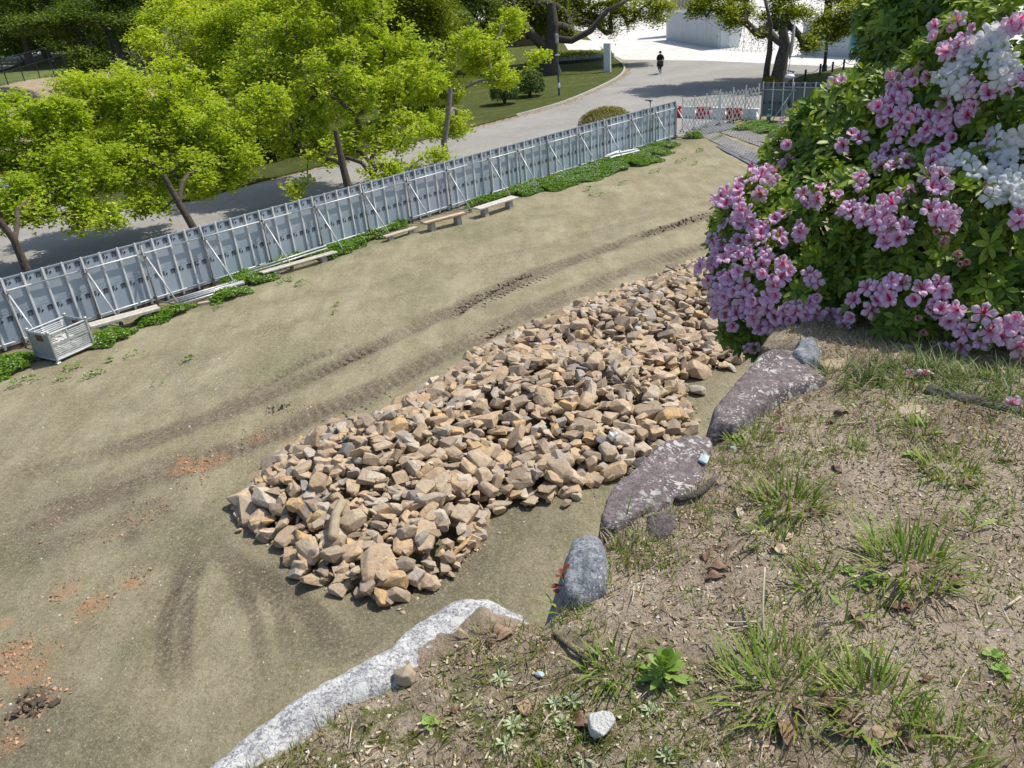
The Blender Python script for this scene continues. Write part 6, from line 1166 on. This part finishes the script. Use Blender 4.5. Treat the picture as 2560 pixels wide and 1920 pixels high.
# ================================================================== MOUND PLANTS AND LITTER
def blade_mesh(nseg=4):
    V = []; F = []
    for i in range(nseg+1):
        t = i/nseg; wdt = (1-t**1.5)*.5+.02; V += [(t*t*.55, -wdt*.08, t), (t*t*.55, wdt*.08, t)]
    for i in range(nseg): F.append((2*i, 2*i+1, 2*i+3, 2*i+2))
    return np.array(V), np.array(F)
BV, BF = blade_mesh(); BV2, BF2 = blade_mesh(2)
def blades(name, T, H, mat, tilt=.45, parent=None, wide=1.0, outv=None, rng=rg):
    BV_, BF_ = (BV, BF) if outv is not None else (BV2, BF2)
    n = len(T); yaw = rng.uniform(0, 6.28, n) if outv is None else outv
    Z3 = rotmats(n, yaw=yaw, tilt=np.abs(rng.normal(0, tilt, n)) if outv is None else np.zeros(n), rng=rng)
    if outv is not None:
        k = np.stack([-np.sin(yaw), np.cos(yaw), 0*yaw], 1); th = np.abs(rng.normal(tilt, .35, n)); K = np.zeros((n, 3, 3)); K[:, 0, 1] = -k[:, 2]; K[:, 0, 2] = k[:, 1]; K[:, 1, 0] = k[:, 2]; K[:, 1, 2] = -k[:, 0]; K[:, 2, 0] = -k[:, 1]; K[:, 2, 1] = k[:, 0]
        Z3 = (np.eye(3)+np.sin(th)[:, None, None]*K+(1-np.cos(th))[:, None, None]*(K@K))@Z3
    bend = rng.uniform(.5, 1.8, n); S = np.stack([H*bend*.8, np.full(n, .055*wide)*rng.uniform(.7, 1.3, n), H], 1)
    return link(name, scatter(name, BV_, BF_, Z3, T, S, rnd=rng.rand(n), smooth=True), mat, parent)
def tuft(px, r_, h, n, label, mat='grass', wide=1.5, spread=.75, tilt=.38):
    h *= .72; r_ *= .85; n = int(n*.85); c = PM(*px); e = empty('grass_tuft', c.tolist()); tag(e, label, 'grass tuft', 'grass tufts on the bank'); a = rg.uniform(0, 6.28, n); q = np.sqrt(rg.rand(n))*r_*spread
    T = np.c_[np.cos(a)*q, np.sin(a)*q, np.full(n, -.004)]; H = h*rg.uniform(.45, 1.1, n)
    nd = n//7; o = blades('blades', T[:n-nd], H[:n-nd], MT[mat], tilt, e, wide, a[:n-nd]+rg.normal(0, .5, n-nd)); o['kind'] = 'stuff'
    o = blades('dry_blades', T[n-nd:], H[n-nd:]*.9, MT['dry'], tilt*1.5, e, wide, a[n-nd:]); o['kind'] = 'stuff'
for px, r_, h, n, lb, mt in [((1975, 1262), .16, .17, 150, 'lush grass tuft right of the two purple stones in mid bank', 'grass'), ((2270, 1415), .19, .19, 190, 'large lush grass tuft on the right side of the bank', 'grass'), ((2365, 1185), .15, .13, 120, 'yellow green grass tuft on the upper right of the bank', 'grass'), ((2050, 1450), .11, .13, 70, 'grass tuft left of the strawberry leaved weed', 'grass'), ((1870, 1108), .12, .11, 90, 'short grass tuft right of the flat lichen stone corner', 'grass'), ((1918, 1350), .10, .12, 45, 'thin grass tuft below the lush mid bank tuft', 'grass'), ((1985, 1170), .08, .07, 35, 'low sparse grass tuft above the lush mid bank tuft', 'grass'), ((2130, 1130), .10, .09, 40, 'sparse grass tuft in the pale soil patch', 'grass'), ((2295, 1075), .11, .14, 55, 'upright grass tuft next to the pale flat stone', 'grass'), ((1945, 1725), .22, .16, 210, 'wide grass tuft at the lower centre of the bank', 'grass'), ((2180, 1755), .17, .16, 120, 'grass tuft right of the wide lower tuft', 'grass'), ((1530, 1665), .13, .12, 80, 'grass tuft touching the left side of the broad leaved weed', 'grass'), ((2340, 1920), .17, .14, 110, 'grass tuft cut by the bottom frame edge at right', 'grass'), ((2345, 1810), .09, .06, 50, 'small dense grass tuft above the bottom right corner', 'grass'), ((1205, 1590), .06, .09, 25, 'few upright blades growing from the pale granite stone edge', 'dry'), ((1560, 1315), .10, .20, 26, 'long thin stalks arching beside the purple grey stones', 'grass'), ((1420, 1510), .07, .15, 22, 'thin blades beside the red leaved seedling', 'grass'), ((1555, 1380), .12, .09, 70, 'dry tangled grass below the purple grey stones', 'dry')]:
    tuft(px, r_, h, n, lb, mt)
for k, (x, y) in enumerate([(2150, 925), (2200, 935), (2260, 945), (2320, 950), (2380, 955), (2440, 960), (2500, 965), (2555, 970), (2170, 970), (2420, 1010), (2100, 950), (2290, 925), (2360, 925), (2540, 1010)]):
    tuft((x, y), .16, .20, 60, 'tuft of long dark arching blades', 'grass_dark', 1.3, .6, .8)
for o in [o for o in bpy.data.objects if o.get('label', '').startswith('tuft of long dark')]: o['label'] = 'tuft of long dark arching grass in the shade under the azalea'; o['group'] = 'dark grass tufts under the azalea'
# sparse small grass everywhere on the bank
def mound_pts(n, xr=(-1.0, 2.9), yr=(.75, 3.6), dens=None, edge_=.03):
    x = rg.uniform(*xr, n); y = rg.uniform(*yr, n); k = sdist(x, y, mpoly) > edge_
    if dens is not None: k &= rg.rand(n) < dens(x, y)
    x, y = x[k], y[k]
    for o in STN:
        m_ = sdist(x, y, o) < .01; x, y = x[m_], y[m_]
    return np.c_[x, y, mh(x, y)]
STN = [np.array([P(a, b, 6.0) for a, b in q])[:, :2] for q in ([(532, 1915), (753, 1748), (970, 1617), (1133, 1486), (1219, 1468), (1362, 1544), (1178, 1608), (1020, 1710), (871, 1772), (660, 1945), (520, 2060)], [(1500, 1320), (1523, 1240), (1599, 1175), (1715, 1096), (1787, 1110), (1762, 1196), (1715, 1240), (1625, 1282)], [(1775, 1085), (1822, 1008), (1903, 908), (1985, 887), (2064, 964), (1935, 1012), (1872, 1058)])]
T = mound_pts(150000, dens=lambda x, y: np.clip((fbm(x*3.2, y*3.2, 201)-.36)*3.2, .08, .95)*np.clip(fbm(x*13, y*13, 203)*2.2-.6, .02, 1)); print('grass', len(T))
o = blades('sparse_grass', T-[0, 0, .003], rg.uniform(.010, .045, len(T)), MT['grass'], .75); tag(o, 'short sparse green grass over the bank soil', kind='stuff')
T = mound_pts(80000, dens=lambda x, y: np.clip((fbm(x*2.6, y*2.6, 211)-.35)*2.6, .08, .9)); o = blades('dry_grass', T-[0, 0, .002], rg.uniform(.015, .06, len(T)), MT['dry'], 1.25, wide=.8); tag(o, 'dry straw coloured grass lying over the bank soil', kind='stuff')
# pebbles, soil crumbs, debris chips
OV = np.array([(.5, 0, -.06), (-.5, 0, -.06), (0, .4, -.06), (0, -.4, -.06), (0.05, 0.05, .28)]); OF = np.array([(0, 2, 4), (2, 1, 4), (1, 3, 4), (3, 0, 4)])
T = mound_pts(34000); o = link('pebbles', scatter('pebbles', OV, OF, rotmats(len(T), tilt=rg.normal(0, .4, len(T))), T, (.005+.014*rg.rand(len(T))**3)), MT['pebble']); tag(o, 'pale grit and small pebbles over the bank soil', kind='stuff')
T = mound_pts(46000, dens=lambda x, y: np.clip((fbm(x*5, y*5, 221)-.3)*2.5, .1, 1)); V0 = np.array([(-.5, -.14, 0), (.5, -.1, .06), (.45, .12, 0), (-.45, .16, .1)]); o = link('plant_debris', scatter('plant_debris', V0, np.array([(0, 1, 2, 3)]), rotmats(len(T), tilt=rg.normal(0, .5, len(T))), T+[0, 0, .003], rg.uniform(.006, .024, len(T))), MT['debris']); tag(o, 'brown leaf crumbs and bark chips over the bank soil', kind='stuff')
n = 900; T = mound_pts(n); mb_ = rotmats(len(T), tilt=rg.normal(1.57, .12, len(T))); V0 = np.array([(-.02, 0, -.5), (.02, 0, -.5), (.02, .02, .5), (-.02, .02, .5), (0, .04, 0)]); F0 = np.array([(0, 1, 4), (1, 2, 4), (2, 3, 4), (3, 0, 4)])
o = link('straw_pieces', scatter('straw_pieces', V0, F0, mb_, T+[0, 0, .006], rg.uniform(.02, .09, len(T))), MT['straw']); tag(o, 'thin pale straw and twig pieces lying on the bank', kind='stuff')
# moss cushions
T = mound_pts(60000, yr=(.9, 2.0), dens=lambda x, y: np.clip((fbm(x*6, y*6, 231)-.5)*6, 0, 1)*np.clip((1.75-y)/.4, 0, 1)); 
MT['moss'] = leafmat('moss_tip', (.07, .09, .012), (.15, .17, .03), (.25, .26, .06), .15, .8); o = blades('moss', T-[0, 0, .002], rg.uniform(.005, .013, len(T)), MT['moss'], .6, wide=.8); tag(o, 'low green moss cushions at the bottom of the bank', kind='stuff')
# short dry grass fuzz on the near field
n = 110000; y = 5.2+(rg.rand(n)**1.6)*12; x = rg.uniform(-10, 4, n); k = (sdist(x, y, ppoly) < 0) & (rg.rand(n) < np.clip(fbm(x*1.5, y*1.5, 241)*2.4-.6, .05, 1)); x, y = x[k], y[k]; sx_ = np.c_[x, y, np.zeros(len(x))]; 
vv = sx_-CP; dp = vv@fw; X_ = 1280+FPX*(vv@rt)/dp; k = (X_ > -100) & (X_ < 2000); T = sx_[k]; T[:, 2] = hz(T[:, 0], T[:, 1])-.004
o = blades('field_grass', T, rg.uniform(.012, .035, len(T)), MT['dry2'], .9, wide=1.1); tag(o, 'short dry turf blades over the near field', kind='stuff')
n = 5200; x = rg.uniform(-12, 6, n); y = rg.uniform(5.5, 26, n); T = np.c_[x, y, hz(x, y)+.004]; o = link('field_grit', scatter('field_grit', OV, OF, rotmats(n), T, .012+.045*rg.rand(n)**4), MT['pebble']); tag(o, 'pale grit and crumbs scattered over the field', kind='stuff')
Tt = []
for q_, r_, n_ in (((490, 1165), .7, 160), ((640, 1090), .5, 60), ((330, 1460), .35, 50), ((230, 1510), .3, 50), ((160, 1480), .3, 40), ((40, 1640), .5, 220), ((110, 1740), .35, 110), ((20, 1840), .4, 70), ((260, 1330), .5, 60), ((360, 1280), .6, 60), ((100, 1330), .6, 50), ((850, 1090), .8, 60), ((1180, 850), .7, 50), ((1290, 700), .6, 50), ((720, 1020), .5, 60)):
    c = P(*q_); x = c[0]+rg.normal(0, r_*.5, n_); y = c[1]+rg.normal(0, r_*.5, n_); Tt.append(np.c_[x, y, hz(x, y)+.01])
T = np.concatenate(Tt); MT['clod'] = leafmat('earth_clod', (.22, .15, .10), (.42, .27, .17), (.60, .36, .22), 0, .95); o = link('earth_clods', scatter('earth_clods', OV, OF, rotmats(len(T), tilt=rg.normal(0, .5, len(T))), T, .02+.07*rg.rand(len(T))**3), MT['clod']); tag(o, 'orange and brown earth crumbs broken up by the wheel tracks', kind='stuff')
# churned clod heap at lower left
c = P(75, 1765); MT['mud'] = simple('dark_mud', (.26, .20, .145), .95, var=.5, scale=9, bump=1, dist=.02); e = empty('mud_clump', [c[0], c[1], 0]); tag(e, 'dark churned clump of mud slabs at the lower left of the field', 'mud clump')
for k in range(22): mm_ = RB[k % 14].copy(); mm_.materials.clear(); mm_.materials.append(MT['mud']); o = link('clod', mm_, parent=e); o.location = (rg.normal(0, .13), rg.normal(0, .08), .03); o.scale = (rg.uniform(.06, .2), rg.uniform(.05, .12), rg.uniform(.04, .10)); o.rotation_euler = (rg.normal(0, .4), rg.normal(0, .4), rg.uniform(0, 6))
# broad leaved weeds
def leafy(name, px, nl, L, W, mat, label, rise=(.2, 1.2), cat='weed', group=None, zoff=0., upright=0.):
    c = PM(*px); e = empty(name, [c[0], c[1], c[2]+zoff]); tag(e, label, cat, group)
    mb = MB()
    if upright: mb.tube([(0, 0, -.01), (.005, .005, upright*.5), (0, 0, upright)], .0025, 5); mb.build('stem', MT[mat], e)
    for k in range(nl):
        a = k*2.4+rg.uniform(-.3, .3); f = k/max(nl-1, 1); ri = rise[0]+(rise[1]-rise[0])*f; l_ = L*(1-.35*f)*rg.uniform(.85, 1.1); w2 = W*rg.uniform(.85, 1.1); V = []; F = []
        for t, ww in ((0, .08), (.2, .3), (.4, .7), (.62, 1.), (.82, .8), (1, .05)):
            x = l_*t*math.cos(ri); z = l_*(t*math.sin(ri)-.25*t*t*(1-f*.5)); 
            for sd2 in (-1, 0, 1): V.append((x, sd2*w2*ww*.5, z+abs(sd2)*.12*w2*ww))
        for i in range(5):
            for j in range(2): F.append((i*3+j, i*3+j+1, (i+1)*3+j+1, (i+1)*3+j))
        V = np.array(V); cc, ss = math.cos(a), math.sin(a); V = np.c_[V[:, 0]*cc-V[:, 1]*ss, V[:, 0]*ss+V[:, 1]*cc, V[:, 2]+.004+upright*f]
        link('leaf', mesh_np('leaf', V, np.array(F), dict(rnd=np.full(len(V), rg.rand()*.6)), smooth=True), MT[mat], e)
    return e
leafy('broadleaf_weed', (1662, 1700), 34, .085, .022, 'weed', 'bright weed with many broad upright leaves, lower centre of the bank', (.15, 1.35), upright=.05)
leafy('seedling', (1073, 1812), 7, .035, .016, 'weed', 'small bright green seedling right of the long granite stone', (.2, .8))
for px, lb in (((1250, 1700), 'small grey green rosette below the granite stone right end'), ((1282, 1815), 'grey green downy rosette left of the white stone'), ((1262, 1860), 'lower grey green downy rosette near the bottom edge'), ((1431, 1757), 'pale grey rosette above the white stone'), ((1388, 1762), 'grey rosette next to the one above the white stone'), ((1405, 1815), 'grey rosette touching the curled brown leaf'), ((1665, 1895), 'pale green rosette at the bottom edge below the broad leaved weed'), ((1628, 1780), 'tiny yellow green rosette below the broad leaved weed'), ((1460, 1900), 'tiny grey rosette by the bottom edge under the white stone')):
    leafy('downy_weed', px, 14, .036, .007, 'grey_weed', lb, (.15, .9))
for px, lb in (((2120, 1430), 'strawberry leaved weed, upper left leaf group beside the large tuft'), ((2150, 1465), 'strawberry leaved weed, lower leaf group'), ((2180, 1445), 'strawberry leaved weed, right leaf group touching the large tuft'), ((2275, 1140), 'small round leaved weed left of the yellow green tuft'), ((1845, 1100), 'small clover like weed left of the short tuft'), ((2480, 1640), 'pale sprawling weed at the right side of the bank'), ((2500, 1680), 'lower pale sprawling weed at the right frame edge')):
    leafy('creeping_weed', px, 9, .034, .015, 'weed', lb, (.15, .7))
for px, lb, m_, h in (((2430, 1330), 'two leaved grass shoot at the right side of the bank', 'weed', .05), ((2110, 1560), 'broad bladed shoot standing in the lower wide tuft', 'weed', .09), ((2185, 1700), 'broad bladed shoot in the lower right tuft', 'weed', .08), ((2310, 1090), 'broad bladed shoot by the pale flat stone', 'weed', .06)):
    leafy('grass_shoot', px, 3, .09, .016, m_, lb, (.5, 1.2), upright=h)
for px, lb, h in (((1398, 1520), 'red leaved seedling in front of the blue grey stone', .12), ((1410, 1490), 'second red leaved seedling hugging the blue grey stone', .10), ((1812, 985), 'reddish leaved seedling on the field side of the spotted stone', .09), ((1480, 1300), 'small green seedling left of the flat lichen stone', .05)):
    leafy('red_seedling', px, 9, .05, .022, 'red_weed', lb, (.1, .7), upright=h, zoff=-.02)
# dead leaves
def dead_leaf(px, L, an, label, mat='dead', curl=1.0, petal=False, name='dead_leaf', cat='leaf', group='dead leaves on the bank'):
    c = PM(*px); V = []; F = []; W = L*.40; L *= .9; cu = rg.uniform(.35, 1.0)*curl
    for i in range(9):
        t = i/8.; ww = math.sin(math.pi*min(1, t*1.02)**.85)**.8*W*.5+.001
        for j in range(5):
            u = (j-2)/2.; y = ww*math.sin(u*1.3*cu)/(1.3*cu)*1.1; z = ww*(1-math.cos(u*1.5*cu))*.7+L*.09*math.sin(t*3.1)*cu+.006*math.sin(t*9+j); V.append(((t-.5)*L*(1-.08*cu), y+.05*L*math.sin(t*3), z+.004))
    for i in range(8):
        for j in range(4): F.append((i*5+j, i*5+j+1, (i+1)*5+j+1, (i+1)*5+j))
    o = link(name, mesh_np(name, np.array(V), np.array(F), dict(rnd=np.full(len(V), rg.rand()*.5)), smooth=True), MT[mat]); o.location = c.tolist(); o.rotation_euler = (rg.normal(0, .25), rg.normal(0, .12), an); s2 = o.modifiers.new('solid', 'SOLIDIFY'); s2.thickness = .0012; tag(o, label, cat, group); return o
DL = [((1964, 1838), .115, 1.4, 'upright reddish brown dead leaf at the bottom, left of the leaf pile'), ((2003, 1785), .08, 1.9, 'dark curled dead leaf just right of the upright reddish one'), ((2108, 1790), .12, -.7, 'long brown dead leaf on top of the bottom leaf pile'), ((2110, 1838), .11, -.5, 'curled dead leaf with a rolled edge, below the long brown one'), ((2207, 1855), .12, .5, 'orange brown dead leaf with small dark holes near the bottom'), ((2258, 1850), .09, -1.2, 'dark pointed dead leaf beside the orange brown one'), ((2242, 1525), .08, -.3, 'left leaf of the pinkish brown pair on the right of the bank'), ((2275, 1520), .06, .9, 'right leaf of the pinkish brown pair on the right of the bank'), ((2145, 1555), .07, -1.3, 'narrow brown dead leaf left of the pinkish pair'), ((1447, 1815), .09, -.7, 'rolled dark brown leaf touching the white stone'), ((1452, 1890), .07, -.1, 'dark dead leaf at the bottom edge under the white stone'), ((2330, 1830), .06, -.4, 'small dead leaf at the lower right by the dense tuft'), ((2062, 1742), .07, 0, 'dead leaf under the wide lower tuft'), ((2317, 1700), .05, .2, 'small dark star shaped dead leaf right of the lower tufts'), ((2092, 1178), .06, -1.2, 'small brown rolled leaf in the upper middle of the bank'), ((2417, 1218), .09, .1, 'dark flat dead leaf below the yellow green tuft'), ((2512, 1155), .05, -.1, 'little orange dead leaf near the right frame edge'), ((2035, 1288), .08, .1, 'dark dead leaf at the base of the lush mid bank tuft'), ((1825, 1252), .05, 1.2, 'orange brown leaf standing in thin grass right of the purple stones'), ((1772, 1392), .07, 1.1, 'reddish dead leaf left of the fallen leaf trio'), ((1799, 1424), .08, -.2, 'upper dead leaf of the trio in the middle of the bank'), ((1790, 1450), .08, .1, 'lower dead leaf of the trio in the middle of the bank'), ((2103, 1041), .07, -.3, 'dark rolled leaf in the pale soil above the straw'), ((2078, 1060), .06, .3, 'brown leaf at the left end of the long straw'), ((2013, 1410), .05, -1.2, 'small brown leaf left of the strawberry leaved weed'), ((2391, 1466), .08, .1, 'dead leaf below the large right tuft'), ((1940, 1320), .05, .5, 'orange leaf scrap below the lush mid bank tuft'), ((1248, 1590), .11, .15, 'wide dark dead leaf resting against the pale granite stone'), ((1314, 1770), .09, 1.7, 'tall dark dead leaf standing left of the white stone'), ((1137, 1782), .03, .4, 'tiny red brown leaf right of the bright seedling')]
for px, L, an, lb in DL: dead_leaf(px, L, an, lb)
dead_leaf((1972, 1346), .06, .9, 'pale beige torn leaf below the lush mid bank tuft', 'beige_dead'); dead_leaf((1951, 1378), .07, -.8, 'large pale beige leaf below the torn beige one', 'beige_dead'); dead_leaf((1848, 1285), .075, 1.4, 'pale twisted strip of bark standing in thin grass', 'straw', 1.6)
for px, L, lb, m_ in (((1948, 1042), .055, 'faded coral azalea blossom lying right of the spotted stone', 'witherp'), ((1945, 1080), .06, 'round faded coral azalea blossom on bare soil', 'witherp'), ((2310, 944), .06, 'fallen lilac azalea petal in the dark grass', 'pinkp'), ((2276, 937), .04, 'small fallen pink petal left of the lilac one in the dark grass', 'pinkp'), ((2265, 1047), .045, 'fallen pink petal at the pale flat stone', 'pinkp'), ((2527, 1008), .07, 'bright pink fallen flower near the right frame edge', 'magp')):
    c = PM(*px); me = FM['x' if m_ == 'witherp' else 'p'][0].copy(); me.materials.clear(); me.materials.append(MT['pinkp'] if m_ != 'witherp' else MT['witherp']); o = link('fallen_flower', me, loc=(c+[0, 0, .012]).tolist()); s_ = L/.09; o.scale = (s_, s_*.8, s_*.7); o.rotation_euler = (rg.normal(0, .5)+1.0, rg.normal(0, .4), rg.uniform(0, 6)); tag(o, lb, 'flower', 'fallen azalea flowers on the bank')
def small_stone(px, r3, mat, label, seed, zo=.0):
    c = PM(*px); me = hull_mesh('stone', r3, seed, 22, True, .02, .8); o = link('small_stone', me, MT[mat], loc=(c[0], c[1], c[2]+r3[2]*.6+zo)); o.rotation_euler = (0, 0, seed); tag(o, label, 'stone')
small_stone((1502, 1825), (.038, .034, .028), 'white_stone', 'bright white angular stone beside the rolled brown leaf', 3)
small_stone((1760, 1160), (.030, .018, .008), 'blue_stone', 'pale blue flat pebble lying on the purple lichen stone', 1, .022)
small_stone((1015, 1700), (.028, .03, .03), 'tan_stone', 'small round stone against the soil side of the granite stone', 8)
small_stone((1830, 1120), (.02, .015, .01), 'blue_stone', 'tiny grey pebble right of the lichen stone', 9)
small_stone((1350, 1690), (.013, .01, .008), 'blue_stone', 'tiny dark pebble in the lower left soil', 12)
def stick(pts, r_, label, mat='straw', name='stick'):
    q = np.array([PM(x, y)+[0, 0, r_+z] for x, y, z in pts]); mb = MB(); c = q[0]; mb.tube(smooth_line(q-c, 4), r_, 6); o = mb.build(name, MT[mat], loc=c.tolist(), smooth=True); tag(o, label, 'stick')
stick([(2092, 1062, 0), (2150, 1062, .005), (2218, 1052, 0), (2300, 1035, .01)], .003, 'long pale straw stem lying across the upper bank')
stick([(1350, 1840, 0), (1370, 1800, .01), (1400, 1780, 0)], .0022, 'curved pale grass stem at the lower left')
stick([(1904, 1500, .11), (1903, 1560, .06), (1910, 1610, 0)], .003, 'upright dry stalk rising from the wide lower tuft')
stick([(2550, 1495, 0), (2515, 1525, .01)], .004, 'pale split stick at the right frame edge')
stick([(1815, 1558, 0), (1890, 1560, .004)], .0025, 'short straw lying above the wide lower tuft')
stick([(1810, 1578, 0), (1870, 1570, .004), (1895, 1568, 0)], .0025, 'second short straw lying just below the first')
stick([(1480, 1660, .0), (1440, 1640, .008), (1385, 1590, 0)], .006, 'crooked grey root piece left of the broad leaved weed', 'log', 'root')
stick([(2418, 1820, 0), (2470, 1870, .004)], .003, 'pale stem at the lower right corner')
stick([(1780, 1210, 0), (1740, 1250, .012), (1690, 1262, 0)], .012, 'dark root lying along the purple stone', 'log', 'root')
stick([(1215, 1870, 0), (1260, 1800, .006), (1300, 1775, 0)], .002, 'thin pale twig below the granite stone')
q = [PM(x, y) for x, y in ((2320, 975), (2390, 995), (2470, 1012), (2590, 1040))]; mb = MB(); mb.tube(smooth_line([a-q[0]-[0, 0, .012] for a in q], 5), np.linspace(.040, .030, 16), 10); o = mb.build('log', MT['log'], loc=q[0].tolist(), smooth=True); tag(o, 'weathered grey log half buried in shade under the azalea', 'log')
# small white litter on the rubble pile
c = P(1533, 1093); hp_, _ = PH(np.array([c[0]]), np.array([c[1]])); c2 = AD(1531, 1090, depth(c)-.9); bm = bmesh.new(); bmesh.ops.create_icosphere(bm, subdivisions=2, radius=.09)
for v in bm.verts: v.co = Vector((v.co.x*1.0, v.co.y*.6, v.co.z*.9))*(1+.3*math.sin(v.co.x*70+v.co.z*50))
me = bpy.data.meshes.new('litter'); bm.to_mesh(me); bm.free(); o = link('plastic_scrap', me, MT['white'], loc=c2.tolist()); tag(o, 'crumpled white plastic scrap lying on the rubble pile', 'litter')

print('TRIS', sum(sum(len(p.vertices)-2 for p in m.polygons) if len(m.polygons) < 0 else len(m.loops)-2*len(m.polygons) for m in bpy.data.meshes if m.users))
